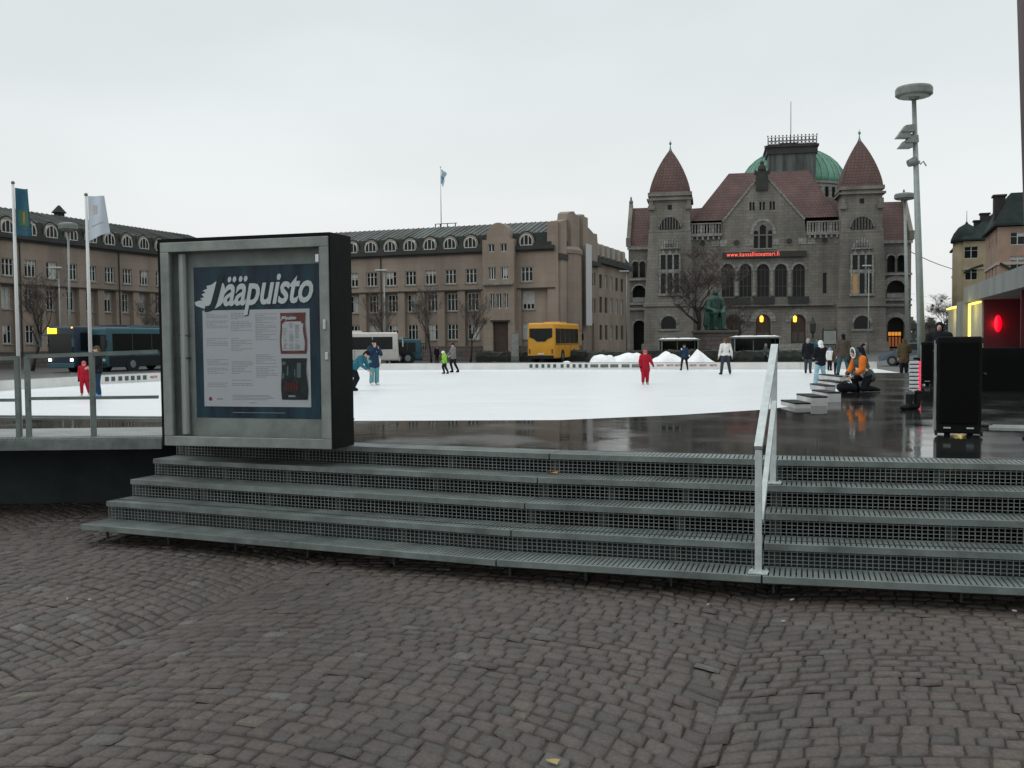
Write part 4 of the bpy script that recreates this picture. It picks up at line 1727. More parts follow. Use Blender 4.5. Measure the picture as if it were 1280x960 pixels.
DBm = 105.0
P_B = dp(600, 425, DBm)
FB = Frame((P_B.x, P_B.y), -R(20.5), G_W)
uK = FB.pl(694, 400)[0]
uI = FB.pl(284, 400)[0]
bay0, bay1 = FB.pl(607.5, 400)[0], FB.pl(646.5, 400)[0]
pitch = FB.pl(589.5, 400)[0] - FB.pl(563.9, 400)[0]
ub = FB.pl(589.5, 400)[0]
baysB = [ub - pitch * k for k in range(0, 40) if ub - pitch * k > uI + 1.5]
baysB = sorted(baysB) + [FB.pl(659, 400)[0]]
main = wing('office_building', 'brown office building with a dark roof, arched dormers and stepped gable behind the yellow coach', FB, uI + .2, uK, baysB, (bay0, bay1))
roof_part(main, uI + .2, bay0 - .01)
roof_part(main, bay1 + .01, uK - .35)
roof_part(main, bay0 - .008, bay1 + .008)
# projecting entrance bay with a round gable
zt = FB.pl(626, 278, -.8)[1]
zs = FB.pl(626, 299, -.8)[1]
cb = (bay0 + bay1) / 2
rb_ = (bay1 - bay0) / 2
shoulder = rb_ * .72
n = 14
prof = [(bay0, 0), (bay1, 0), (bay1, zs)] + [(cb + rb_ * .06 * 0 + shoulder * math.cos(PI * k / n), zs + (zt - zs) * math.sin(PI * k / n) ** .8) for k in range(n + 1)] + [(bay0, zs)]
holes = []
zr = lambda py: FB.pl(626, py, -.8)[1]
wins = []
for (px_, y0, y1, ww, l_) in [(613.7, 304.5, 314.5, .72, 2), (629.0, 304.5, 314.5, .72, 2), (614.2, 333.5, 349, .85, 3), (629.8, 333.5, 349, .85, 3), (614.2, 367, 385.5, .5, 2), (622.5, 367, 385.5, .6, 2), (631.2, 367, 385.5, .5, 2)]:
    u = FB.pl(px_ + 1.2, 400, -.8)[0]
    z0, z1 = zr(y1), zr(y0)
    holes.append(rect(u - ww / 2, u + ww / 2, z0, z1))
    wins.append((u, z0, ww, z1 - z0, l_))
d0, d1 = FB.pl(616, 400, -.8)[0], FB.pl(635, 400, -.8)[0]
dz = zr(402.5)
holes.append(rect(d0, d1, .02, dz))
mb = MB().wall(prof, holes, -.8, .3)
for i in range(len(prof)):
    a_, b_ = prof[i], prof[(i + 1) % len(prof)]
    mb.add([(a_[0], -.8, a_[1]), (b_[0], -.8, b_[1]), (b_[0], .9 if a_[1] > HE else .5, b_[1]), (a_[0], .9 if a_[1] > HE else .5, a_[1])], [(0, 1, 2, 3)])
bayo = mb.build('entrance_bay', 'wing_plaster', main)
for u, z0, ww, hh, l_ in wins:
    put_window(main, u, -.62, z0, ww, hh, l_, transom=0, blind=.1)
dr = MB().box(d0, d1, -.52, -.46, .02, dz).build('door', 'door_wood', main)
for k in range(4):
    xx = d0 + (d1 - d0) * (k + .5) / 4
    for zz in (.5, 1.7, 2.7):
        MB().box(xx - .22, xx + .22, -.545, -.521, zz, zz + .75).build('door_panel', 'door_wood', dr)
MB().box(bay0 + .05, bay1 - .05, -1.15, -.82, zr(356.5), zr(353.5)).build('balcony_ledge', 'pale_stone', main)
MB().box(d0 - .2, d1 + .2, -1.1, -.81, dz + .05, dz + .2).build('door_hood', 'dark_cornice', main)
# roof-edge mast with the flag is a thing of its own
uf, zf0 = FB.pl(551.5, 281, 5.5)
zf1 = FB.pl(552.5, 209, 5.5)[1]
pw = FB.P + FB.U * uf + FB.N * 5.5
fm = thing('roof_flagpole', 'thin white flagpole with a small pale blue flag on the brown office roof', 'flagpole', (pw.x, pw.y, G_W + HE + 3.55), FB.a)
hp = zf1 - (HE + 3.55)
MB().tube([(0, 0, -.05), (0, 0, hp)], [.06, .04], 8).build('pole', 'pole_white', fm, True)
MB().ell((0, 0, hp + .05), .09, 8, 6).build('finial', 'pole_white', fm, True)
vs = [(.05 + .62 * (i / 8) * (.5 + .5 * (1 - j / 12) + .12 * math.sin(j)), .12 * math.sin(i * .9 + j * .5), hp - .2 - 1.6 * j / 12 - .05 * i) for j in range(13) for i in range(9)]
fs = [(j * 9 + i, j * 9 + i + 1, (j + 1) * 9 + i + 1, (j + 1) * 9 + i) for j in range(12) for i in range(8)]
mat('flag_pale', (0.5, 0.62, 0.68), .8)
mat('flag_blue', (0.12, 0.32, 0.45), .8)
fo = MB().add(vs, fs).build('flag', 'flag_pale', fm, True)
MB().add([(v[0], v[1] - .02, v[2]) for v in vs], [f for k, f in enumerate(fs) if (k // 8) in (5, 6) or (k % 8) == 2]).build('flag_cross', 'flag_blue', fo, True)
mb = MB()
for px_ in (545, 551, 560, 570):
    u = FB.pl(px_, 281, 5.5)[0]
    mb.box(u - .04, u + .04, 5.3, 5.4, HE + 3.5, HE + 4.0)
mb.box(FB.pl(545, 281, 5.5)[0], FB.pl(572, 281, 5.5)[0], 5.32, 5.38, HE + 3.95, HE + 4.02)
mb.build('roof_walk_rail', 'dark_cornice', main)

# gable end (facing right) and the flank behind it
K = FB.P + FB.U * uK
FC = Frame((K.x, K.y), R(70), G_W)
CT = Matrix.Translation(FB.P + Vector((0, 0, 0))) @ Matrix.Rotation(FB.a, 4, 'Z')
T_c = CT.inverted() @ (Matrix.Translation(FC.P) @ Matrix.Rotation(FC.a, 4, 'Z'))


def cpl(px_, py_):
    return FC.pl(px_, py_)


gab_px = [(694.6, 277), (705.6, 274.5), (706.3, 267), (709, 264.5), (713.5, 264.5), (716.3, 269), (720.5, 270), (721, 268), (726.5, 268.5), (728, 281), (734, 287), (738.5, 292), (742.6, 292.5), (743.4, 303)]
gab = [cpl(*p) for p in gab_px]
uE = gab[-1][0]
out = [(0, 0), (uE, 0), (uE, gab[-1][1])] + gab[::-1][1:] + [(0, gab[0][1])]
holes, wins = [], []
for (x0, x1, y0, y1) in [(704.3, 706.4, 302, 311), (730.6, 732.8, 310, 321), (734, 736.2, 310, 321), (710.4, 713.0, 336, 351), (714, 715.6, 336, 351), (710.4, 713.0, 368, 384.5), (714, 715.6, 368, 384.5), (735.6, 737.7, 341, 357), (739, 741, 341, 357), (735.6, 737.7, 373, 391), (739, 741, 373, 391), (697.5, 699.2, 335, 348)]:
    u0, u1 = cpl(x0, 400)[0], cpl(x1, 400)[0]
    z0, z1 = cpl((x0 + x1) / 2, y1)[1], cpl((x0 + x1) / 2, y0)[1]
    holes.append(rect(u0, u1, z0, z1))
    wins.append((u0, u1, z0, z1))
dg0, dg1 = cpl(731, 420)[0], cpl(739, 420)[0]
holes.append(rect(dg0, dg1, .02, cpl(735, 404)[1]))
mb = MB().wall(out, holes, -.35, .3)
for i in range(len(out)):
    a_, b_ = out[i], out[(i + 1) % len(out)]
    mb.add([(a_[0], -.35, a_[1]), (b_[0], -.35, b_[1]), (b_[0], .8, b_[1]), (a_[0], .8, a_[1])], [(0, 1, 2, 3)])
mb.xf(T_c)
go = mb.build('gable_wall', 'wing_plaster', main)
for u0, u1, z0, z1 in wins:
    o = put_window(main, (u0 + u1) / 2, 0, z0, u1 - u0, z1 - z0, 1, fm='window_brown', transom=.6, blind=0)
    o.matrix_basis = T_c @ Matrix.Translation(((u0 + u1) / 2, -.15, z0))
MB().box(dg0, dg1, -.1, -.05, .02, cpl(735, 404)[1]).xf(T_c).build('side_door', 'door_wood', main)
# shallow piers and the half-round bay with its cornice
mb = MB()
for x0, x1, yt in ((695, 702, 277), (706.3, 716.6, 266), (720.8, 727.5, 269)):
    u0, u1 = cpl(x0, 400)[0], cpl(x1, 400)[0]
    mb.box(u0, u1, -.75 if x0 > 700 else -.6, -.353, 0, cpl((x0 + x1) / 2, yt)[1] - .25)
mb.xf(T_c).build('gable_pier', 'wing_plaster', main)
mb = MB()
u0, u1 = cpl(703, 400)[0], cpl(718, 400)[0]
zc = cpl(711, 319)[1]
c0 = (u0 + u1) / 2
r0 = (u1 - u0) / 2
mb.lathe([(r0, zc - 9.6), (r0, zc), (r0 + .25, zc + .02), (r0 + .3, zc + .4), (r0 - .3, zc + .75), (0, zc + .8)], 24, (0, 0, 0))
mb.v = [Vector((c0 + p_.x, -.35 + p_.y * .42, p_.z)) for p_ in mb.v]
mb.xf(T_c).build('round_bay', 'wing_plaster', main)
mb = MB()
mb.box(cpl(729.5, 400)[0], uE, -.75, -.36, cpl(736, 327)[1] - .5, cpl(736, 327)[1])
mb.xf(T_c).build('gable_cornice', 'dark_cornice', main)
mb = MB()
mb.box(0, cpl(703, 400)[0], -.7, -.36, cpl(699, 318)[1] - .6, cpl(699, 318)[1])
mb.xf(T_c).build('gable_cornice', 'dark_cornice', main)
u0, u1 = cpl(717.2, 400)[0], cpl(725, 400)[0]
bo = MB().box(u0 + .1, u1 - .1, -1.42, -1.36, cpl(721, 407)[1], cpl(721, 306)[1]).xf(T_c).build('hanging_banner', 'ad_pale', main)
# flank wing
uD0, uD1 = uE, FC.pl(788, 400)[0]
zcorn = FC.pl(745, 328)[1]
cols_ = [FC.pl(px_, 400)[0] for px_ in (745.6, 752.2, 758.8, 765.2, 772, 778.5)]
holes = []
wins = []
for u in cols_:
    for (pa, y0, y1) in ((752.5, 343, 360.5), (752.5, 371, 391), (752.5, 406, 425)):
        z0, z1 = FC.pl(pa, y1)[1], FC.pl(pa, y0)[1]
        holes.append(rect(u - .62, u + .62, z0, z1))
        wins.append((u, z0, z1 - z0))
mb = MB().wall(rect(uD0, uD1, 0, zcorn), holes, .1, .25)
mb.box(uD0, uD1, .45, 12, .1, zcorn)
mb.xf(T_c).build('flank_wall', 'wing_plaster', main)
for u, z0, hh in wins:
    o = put_window(main, 0, 0, 0, 1.24, hh, 3, fm='window_white' if wr.random() < .5 else 'window_brown', blind=.3)
    o.matrix_basis = T_c @ Matrix.Translation((u, .26, z0))
MB().box(uD0, uD1, -.45, .1, zcorn, zcorn + .5).xf(T_c).build('flank_cornice', 'dark_cornice', main)
zr0 = zcorn + .5
zr1 = FC.pl(748, 305, 3)[1]
mb = MB().add([(uD0, -.2, zr0), (uD1, -.2, zr0), (uD1, 1.2, zr0 + 2.2), (uD0, 1.2, zr0 + 2.2), (uD1, 6, zr1), (uD0, 6, zr1), (uD1, 12, zr0), (uD0, 12, zr0)],
              [(0, 1, 2, 3), (3, 2, 4, 5), (5, 4, 6, 7), (0, 3, 5, 7), (1, 6, 4, 2)])
mb.xf(T_c).build('flank_roof', 'copper_dark', main)
for u in cols_[:]:
    o = MB().box(u - .6, u + .6, -.16, 1.2, zr0 + .25, zr0 + 1.75).xf(T_c).build('flank_dormer', 'wing_plaster', main)
    fr, pn, bs = window_kit(.95, 1.2, 2)
    q = link('dormer_window', fr, o)
    q.matrix_basis = T_c @ Matrix.Translation((u, -.21, zr0 + .4))

# left wing, coming towards the camera on the left
I = FB.P + FB.U * uI
pitchA = 2.45
FA_ = Frame((I.x, I.y), R(70), G_W)
LA = 52
baysA = [-(1.6 + pitchA * k) for k in range(int((LA - 1) / pitchA))][::-1]
left = wing('corner_wing', 'long brown building wing behind the two flagpoles and dark buses at the left edge', FA_, -LA, 0, baysA)
roof_part(left, -LA, 0)
# small cap vent on its roof ridge
uv, zv = FA_.pl(74, 270, 7.2)
mb = MB().lathe([(.55, 0), (.5, .5), (.75, .55), (.1, 1.3), (0, 1.32)], 10, (uv, 7.2, HE + 3.7))
mb.build('ridge_vent', 'copper_dark', left)
# ------------------------------------------------------------------ theatre
PT = dp(957, 425, 150)
FT = Frame((PT.x, PT.y), -R(11), G_W)
th = thing('theatre', 'grey stone theatre with two pointed red-tiled towers, red roofs and a green dome', 'theatre', (PT.x, PT.y, G_W), FT.a)


def T(px_, py_, v=0.0):
    return FT.pl(px_, py_, v)


def Tu(px_, v=0.0):
    return FT.pl(px_, 400, v)[0]


def Tz(py_, px_=957, v=0.0):
    return FT.pl(px_, py_, v)[1]


# central front: one wall sheet with all openings
holes, archw = [], []
for px_ in (909.7, 931.8, 953.8, 976, 998.5):
    u0, u1 = Tu(px_ - 7.4), Tu(px_ + 7.4)
    holes.append(arch_hole(u0, u1, Tz(371, px_), Tz(330, px_)))
    archw.append((u0, u1, Tz(371, px_), Tz(330, px_)))
doors = []
for px_ in (917, 954, 998):
    u0, u1 = Tu(px_ - 9.3), Tu(px_ + 9.3)
    holes.append(arch_hole(u0, u1, 1.2, Tz(393, px_)))
    doors.append((u0, u1, 1.2, Tz(393, px_)))
trip = []
for px_, hw_, yt in ((944.8, 2.6, 288), (953.4, 3.8, 281), (962.4, 2.6, 288)):
    u0, u1 = Tu(px_ - hw_), Tu(px_ + hw_)
    holes.append(rect(u0, u1, Tz(310), Tz(294.5)))
    trip.append((u0, u1, Tz(310), Tz(294.5)))
    holes.append(arch_hole(u0, u1, Tz(292.8), Tz(yt)))
    trip.append((u0, u1, Tz(292.8), Tz(yt)))
slits = []
for px_ in (938, 941.8, 950.4, 954.6, 963, 967):
    u0, u1 = Tu(px_ - 1.35), Tu(px_ + 1.35)
    holes.append(rect(u0, u1, Tz(262.5), Tz(252)))
    slits.append((u0, u1, Tz(262.5), Tz(252)))
sl2 = (Tu(1028.3), Tu(1033), Tz(368), Tz(342.5))
holes.append(rect(*sl2))
slits.append(sl2)
uL, uR = Tu(860), Tu(1052)
terL, terR = Tz(292.5, 880), Tz(290, 1030)
out = [(uL, 0), (uR, 0), (uR, terR), T(1007, 290), T(1005.8, 275), T(961, 224.5), T(953, 221), T(945, 225.5), T(903, 278), T(902, 292.5), (uL, terL)]
mb = MB().wall(out, holes, 0, .55)
mb.box(uL, uR, .9, 14, 0, min(terL, terR) - .05)
# roof-side faces of the gable
mb.prism([T(903, 278.5), T(945, 226), T(953, 221.6), T(961, 225), T(1005.5, 275.5), (T(1005.5, 275.5)[0], terR - .1), (T(903, 278)[0], terR - .1)], .56, 1.0)
wl = mb.build('wall', 'theatre_stone', th)
# glazing behind the openings
def arched_pane(u0, u1, z0, zt, y, nm, m):
    return MB().prism(arch_hole(u0, u1, z0 + .01, zt - .01, 12), y, y + .06).build(nm, m, th)


for u0, u1, z0, zt in archw:
    r = (u1 - u0) / 2
    c = (u0 + u1) / 2
    mb = MB()
    for xx in (-r * .33, r * .33):
        mb.box(c + xx - .04, c + xx + .04, .42, .5, z0, zt - r * .15)
    for zz in (z0 + (zt - z0) * .33, zt - r):
        mb.box(u0 + .02, u1 - .02, .41, .51, zz - .05, zz + .05)
    wn = mb.build('window', 'window_brown', th)
    MB().prism(arch_hole(u0 - .05, u1 + .05, z0 - .05, zt + .05), .51, .55).build('pane', 'glass_dark', wn)
for u0, u1, z0, zt in trip + slits:
    o = MB().box(u0 - .05, u1 + .05, .35, .4, z0 - .05, zt + .05).build('pane', 'glass_dark', th)
for i, (u0, u1, z0, zt) in enumerate(doors):
    do = MB().prism(arch_hole(u0 - .04, u1 + .04, z0, zt + .04), .5, .56).build('door', 'door_wood', th)
    c = (u0 + u1) / 2
    mb = MB()
    for xx in (-.55, .55):
        mb.box(c + xx - .38, c + xx + .38, .46, .5, z0 + .2, z0 + 1.7)
    mb.box(c - .04, c + .04, .44, .499, z0, zt - .9)
    mb.build('door_leaf', 'window_brown', do)
    if i > 0:
        px_ = (952, 993.8)[i - 1]
        uu, zz = Tu(px_), Tz(398.5, px_)
        MB().lathe([(0, -.52), (.24, -.42), (.28, .25), (.12, .46), (0, .5)], 10, (uu, .2, zz)).build('door_lamp', 'amber_lamp', th)
# pale arch rings, columns, string courses, hood
for u0, u1, z0, zt in archw + doors:
    r = (u1 - u0) / 2
    c = (u0 + u1) / 2
    ro = r + (.35 if zt > 9 else .85)
    n = 14
    poly = [(c + ro * math.cos(PI * k / n), zt - r + ro * math.sin(PI * k / n)) for k in range(n + 1)] + [(c + (r + .01) * math.cos(PI * k / n), zt - r + (r + .01) * math.sin(PI * k / n)) for k in range(n, -1, -1)]
    MB().prism(poly, -.12, -.004).build('arch_ring', 'pale_stone', th)
for (p, q) in zip(archw, archw[1:]):
    c = (p[1] + q[0]) / 2
    zs = p[3] - (p[1] - p[0]) / 2
    MB().lathe([(.36, p[2]), (.30, p[2] + .3), (.26, zs - .5), (.36, zs - .15), (.42, zs)], 10, (c, -.05, 0)).build('column', 'pale_stone', th, True)
mb = MB()
mb.box(Tu(866), Tu(1042), -.55, -.004, Tz(383), Tz(380.2))
mb.box(Tu(903.5), Tu(1006), -.3, -.004, Tz(314.6), Tz(313.2))
mb.box(uL, uR, -.25, -.004, 0, 1.15)
mb.build('string_courses', 'theatre_stone', th)
mb = MB()
mb.box(Tu(936), Tu(971), -.10, -.004, Tz(311.5), Tz(310.1))
mb.build('window_sill', 'pale_stone', th)
mb = MB()
n = 10
c, ww = Tu(953.5), Tu(966) - Tu(953.5)
z_ = Tz(293)
poly = [(c + (ww + .5) * math.cos(PI * k / n), z_ + (ww + 1.0) * math.sin(PI * k / n)) for k in range(n + 1)] + [(c + ww * math.cos(PI * k / n), z_ + (ww + .6) * math.sin(PI * k / n)) for k in range(n, -1, -1)]
mb.prism(poly, -.08, -.004)
mb.build('window_hood', 'pale_stone', th)
# rosettes
for px_, py_ in ((920.6, 303.7), (878, 304.5), (986.5, 301.5), (1031, 300.5)):
    u, z_ = T(px_, py_)
    mb = MB()
    n = 16
    vs = []
    r0, r1 = .45, .66
    poly = [(u + r1 * math.cos(2 * PI * k / n), z_ + r1 * math.sin(2 * PI * k / n)) for k in range(n)]
    mb.prism(poly, -.07, -.004)
    ro = mb.build('rosette', 'theatre_stone', th)
    MB().prism([(u + r0 * math.cos(2 * PI * k / n), z_ + r0 * math.sin(2 * PI * k / n)) for k in range(n)], -.1, -.072).build('rosette_core', 'dark_cornice', ro)
    mb = MB()
    for sx in (-1.9, 1.9):
        mb.box(u + sx - .55, u + sx + .55, -.06, -.004, z_ - .45, z_ + .45)
    mb.build('relief_panel', 'pale_stone', ro)
# balcony fronts with dark planting
mb = MB()
for x0, x1 in ((903, 938), (942, 968), (985, 1011)):
    mb.box(Tu(x0), Tu(x1), -.75, -.56, Tz(380), Tz(371.5))
mb.build('balcony_front', 'dark_cornice', th)
# led sign over the windows
ub0, ub1 = Tu(903), Tu(1007.5)
zb0, zb1 = Tz(322.2, 940), Tz(315.4, 940)
led = MB().box(ub0, ub1, -.55, -.31, zb0, zb1).build('led_sign', 'led_board', th)
me = text_mesh('www.kansallisteatteri.fi', 1.0, 'led_text', 'led_red', offset=-.004, spacing=1.12)
xs = [v.co.x for v in me.vertices]
o = link('led_text', me, led)
sc_ = (Tu(973.5) - Tu(908.3)) / (max(xs) - min(xs))
o.scale = (sc_, 1, sc_ * 1.25)
o.location = (Tu(908.3), -.575, zb0 + .20)
# terraces with balustrades
for (x0, x1, yt, yb, nm) in ((862, 902, 279, 293, 0), (1008, 1049, 276, 290.5, 1)):
    mb = MB()
    u0, u1, z1, z0 = Tu(x0), Tu(x1), Tz(yt, (x0 + x1) / 2), Tz(yb, (x0 + x1) / 2)
    h = z1 - z0
    mb.box(u0, u1, -.45, .1, z0 - .35, z0 + .08)
    mb.box(u0, u1, -.35, .05, z1 - .22, z1)
    k = 11
    for i in range(k + 1):
        uu = u0 + (u1 - u0) * i / k
        wd = .22 if i % 4 == 0 else .11
        mb.box(max(u0, uu - wd), min(u1, uu + wd), -.28, 0, z0 + .085, z1 - .225)
    for i in range(6):
        uu = u0 + (u1 - u0) * (i + .5) / 6
        mb.box(uu - .14, uu + .14, -.4, -.005, z0 - .85, z0 - .36)
    mb.build('balustrade', 'pale_stone', th)
# raking copings and the carved figure-like finial of the gable
mb = MB()
for p, q in (((903, 278), (945, 225.5)), ((961, 224.5), (1005.8, 275))):
    a_, b_ = T(*p), T(*q)
    mb.bar((a_[0], .45, a_[1] + .1), (b_[0], .45, b_[1] + .1), 1.2, .28, up=(0, 0, 1))
mb.build('gable_coping', 'pale_stone', th)
u, z_ = T(952.5, 238)
mb = MB()
fin0 = (u, z_)
mb.box(u - .85, u + .85, -.35, .8, z_, z_ + 1.9)
mb.box(u - .5, u + .5, -.2, .6, z_ + 1.9, z_ + 2.5)
mb.lathe([(.45, 0), (.62, .35), (.5, .8), (.28, 1.0), (.3, 1.25), (.12, 1.5), (0, 1.55)], 10, (u, .2, z_ + 2.45))
for s_ in (-1, 1):
    mb.prism([(u + s_ * .5, z_ + 1.9), (u + s_ * 1.15, z_ + 2.2), (u + s_ * .95, z_ + 2.75), (u + s_ * .5, z_ + 2.5)], -.1, .4)
mb.v = [Vector((fin0[0] + (p_.x - fin0[0]) * 1.05, p_.y, fin0[1] + (p_.z - fin0[1]) * 1.12)) for p_ in mb.v]
mb.build('gable_finial', 'dark_cornice', th)
# big red roof behind the gable
zr0 = Tz(274, 864, 2)
zr1 = Tz(215, 960, 9)
a_ = [Tu(864, 1.2), Tu(1049, 1.2)]
b_ = [Tu(911, 9), Tu(1009.5, 9)]
mb = MB().add([(a_[0], 1.2, zr0 - .4), (a_[1], 1.2, zr0 - .4), (a_[1], 17, zr0), (a_[0], 17, zr0), (b_[0], 9, zr1), (b_[1], 9, zr1)],
              [(0, 1, 5, 4), (1, 2, 5), (2, 3, 4, 5), (3, 0, 4)])
ap = T(953, 222)
gl, gr = T(903, 277), T(1005.8, 275)
mb.add([(gl[0], .6, gl[1] - .15), (ap[0], .6, ap[1] - .1), (gr[0], .6, gr[1] - .15), (gl[0], 4, gl[1] - .15), (ap[0], 8.5, ap[1] - .1), (gr[0], 4, gr[1] - .15)],
       [(0, 1, 4, 3), (1, 2, 5, 4)])
mb.build('main_roof', 'red_tile', th)
# low connecting roof right and left of the main roof, behind the terraces
MB().add([(Tu(855), 2.5, terR - .1), (Tu(1060), 2.5, terR - .1), (Tu(1060), 8, Tz(250, 957, 8)), (Tu(855), 8, Tz(258, 957, 8)), (Tu(1060), 13, terR), (Tu(855), 13, terR)],
         [(0, 1, 2, 3), (3, 2, 4, 5), (0, 3, 5), (1, 4, 2)]).build('side_roof', 'red_tile', th)


# towers
def tower(xl, xr, y_top, y_tip, xl_b, xr_b, cpx):
    v0 = -1.6
    u0, u1 = Tu(xl, v0), Tu(xr, v0)
    U0, U1 = Tu(xl_b, v0), Tu(xr_b, v0)
    zt = Tz(y_top, cpx, v0)
    c = (u0 + u1) / 2
    hw_, hb = (u1 - u0) / 2, (U1 - U0) / 2
    cb = (U0 + U1) / 2
    dpt = u1 - u0
    mb = MB()
    zb = Tz(287, cpx, v0)
    secs = [(0, cb, hb + .5), (1.3, cb, hb + .42), (1.35, cb, hb + .1), (Tz(382, cpx, v0), cb, hb), (zb, c, hw_ + .1), (zb + .05, c, hw_ - .02), (zt, c, hw_ - .06)]
    vs = []
    for z_, cc, h_ in secs:
        y0 = v0 - (h_ - hw_)
        y1 = v0 + dpt + (h_ - hw_)
        vs += [(cc - h_, y0, z_), (cc + h_, y0, z_), (cc + h_, y1, z_), (cc - h_, y1, z_)]
    fs = [(i * 4 + k, i * 4 + (k + 1) % 4, (i + 1) * 4 + (k + 1) % 4, (i + 1) * 4 + k) for i in range(len(secs) - 1) for k in range(4)]
    fs += [(0, 3, 2, 1), tuple(range(len(vs) - 4, len(vs)))]
    tw = MB().add(vs, fs).build('tower', 'theatre_stone', th)
    # corner turret stubs and cornice
    mb = MB()
    mb.box(c - hw_ - .25, c + hw_ + .25, v0 - .25, v0 + dpt + .25, zt - .1, zt + .45)
    mb.box(c - hw_ - .4, c + hw_ + .4, v0 - .4, v0 + dpt + .4, zt - .75, zt - .45)
    for s_ in (-1, 1):
        mb.box(c + s_ * (hw_ - .25) - .5, c + s_ * (hw_ - .25) + .5, v0 - .35, v0 + .5, zb + 3.0, zb + 3.6)
        mb.box(c + s_ * (hw_ - .2) - .32, c + s_ * (hw_ - .2) + .32, v0 - .22, v0 + .5, zb + 3.6, zb + 4.5)
    mb.box(c - hw_ - .12, c + hw_ + .12, v0 - .14, v0 - .0, zb - .35, zb - .05)
    mb.build('tower_cornice', 'theatre_stone', tw)
    # ogival four-sided roof
    ztip = Tz(y_tip, cpx, v0 + dpt / 2)
    n = 12
    vs = []
    rad0 = hw_ + .02
    for i in range(n + 1):
        t_ = i / n
        r = rad0 * (1 - t_ ** 1.42) * (1 - .05 * math.sin(PI * t_)) + .02 + .05 * math.sin(PI * t_) * rad0
        z_ = zt + .45 + (ztip - zt - .45) * t_
        vs += [(c - r, v0 + dpt / 2 - r, z_), (c + r, v0 + dpt / 2 - r, z_), (c + r, v0 + dpt / 2 + r, z_), (c - r, v0 + dpt / 2 + r, z_)]
    fs = [(i * 4 + k, i * 4 + (k + 1) % 4, (i + 1) * 4 + (k + 1) % 4, (i + 1) * 4 + k) for i in range(n) for k in range(4)]
    MB().add(vs, fs).build('tower_roof', 'red_tile', tw)
    MB().lathe([(.42, -1.0), (.26, -.3), (.1, .2), (.06, .6), (.18, .75), (.2, .95), (.05, 1.1), (0, 1.5)], 8, (c, v0 + dpt / 2, ztip)).build('tower_finial', 'verdigris', tw)
    # lunette, loop, tall stone-mullioned windows, relief, lower arch
    zl = Tz(287, cpx, v0)
    r = 1.5
    yf = v0 - .12
    MB().prism(arch_hole(c - r, c + r, zl + .05, zl + .35 + r), yf - .02, yf + .05).build('lunette_pane', 'glass_dark', tw)
    mb = MB()
    n = 14
    poly = [(c + (r + .3) * math.cos(PI * k / n), zl + .35 + (r + .3) * math.sin(PI * k / n)) for k in range(n + 1)] + [(c + r * math.cos(PI * k / n), zl + .35 + r * math.sin(PI * k / n)) for k in range(n, -1, -1)]
    mb.prism(poly, yf - .14, yf + .04)
    for k in range(-3, 4):
        xx = c + k * r / 3.6
        mb.box(xx - .05, xx + .05, yf - .08, yf - .022, zl + .06, zl + .35 + math.sqrt(r * r - (xx - c) ** 2) - .02)
    mb.build('lunette_grille', 'theatre_stone', tw)
    MB().box(c - .3, c + .3, v0 - .02, v0 + .12, Tz(y_top + 18, cpx, v0), Tz(y_top + 12, cpx, v0)).build('loop_window', 'glass_dark', tw)
    # facade windows on the battered face: plane slightly in front
    def face_y(z_):
        zc, zd = Tz(382, cpx, v0), zb
        t_ = max(0, min(1, (z_ - zc) / (zd - zc)))
        h_ = hb + (hw_ + .1 - hb) * t_
        return v0 - (h_ - hw_)
    zw0, zw1, zw2, zw3 = Tz(367, cpx, v0), Tz(342, cpx, v0), Tz(337, cpx, v0), Tz(319, cpx, v0)
    yy = face_y(zw0) - .05
    mb = MB()
    wd = .52
    for k in (-1, 0, 1):
        for z0, z1 in ((zw0, zw1), (zw2, zw3)):
            warm = (k == -1 and cpx > 1000)
            MB().box(c + k * .98 - wd / 2 - .12, c + k * .98 + wd / 2 + .12, yy - .02, yy + .1, z0, z1).build('tall_pane', 'warm_window' if warm and z0 == zw0 else 'glass_dark', tw)
    for k in (-1.5, -.5, .5, 1.5):
        mb.box(c + k * .98 - .13, c + k * .98 + .13, yy - .16, yy + .08, zw0 - .1, zw3 + .2)
    mb.box(c - 1.75, c + 1.75, yy - .13, yy + .08, zw1 + .02, zw2 - .02)
    mb.box(c - 1.75, c + 1.75, yy - .2, yy + .08, zw0 - .35, zw0 - .02)
    for k in (-1, 0, 1):
        mb.prism([(c + k * .98 - .4, zw3), (c + k * .98 + .4, zw3), (c + k * .98, zw3 + .75)], yy - .18, yy + .05)
    mb.build('mullions', 'pale_stone', tw)
    mb = MB()
    zrl = Tz(309, cpx, v0)
    yr = face_y(zrl)
    n = 10
    for k in range(-3, 4):
        mb.ell((c + k * .36, yr - .02, zrl + .65 - .06 * k * k), (.2, .16, .72 - .05 * abs(k)), 6, 6)
    mb.box(c - 1.5, c + 1.5, yr - .22, yr + .1, zrl - .35, zrl - .08)
    mb.build('carved_relief', 'pale_stone', tw, True)
    yb = face_y(0) - .03
    zz = Tz(411, cpx, v0)
    MB().prism(arch_hole(cb - 1.1, cb + 1.1, zz, zz + 1.9), yb - .06, yb + .1).build('lower_pane', 'glass_dark', tw)
    poly = [(cb + 1.5 * math.cos(PI * k / n), zz + .8 + 1.5 * math.sin(PI * k / n)) for k in range(n + 1)] + [(cb + 1.12 * math.cos(PI * k / n), zz + .8 + 1.12 * math.sin(PI * k / n)) for k in range(n, -1, -1)]
    mb = MB().prism(poly, yb - .16, yb + .08)
    mb.box(cb - 1.5, cb + 1.5, yb - .2, yb + .08, zz - .35, zz - .03)
    mb.build('lower_arch', 'pale_stone', tw)
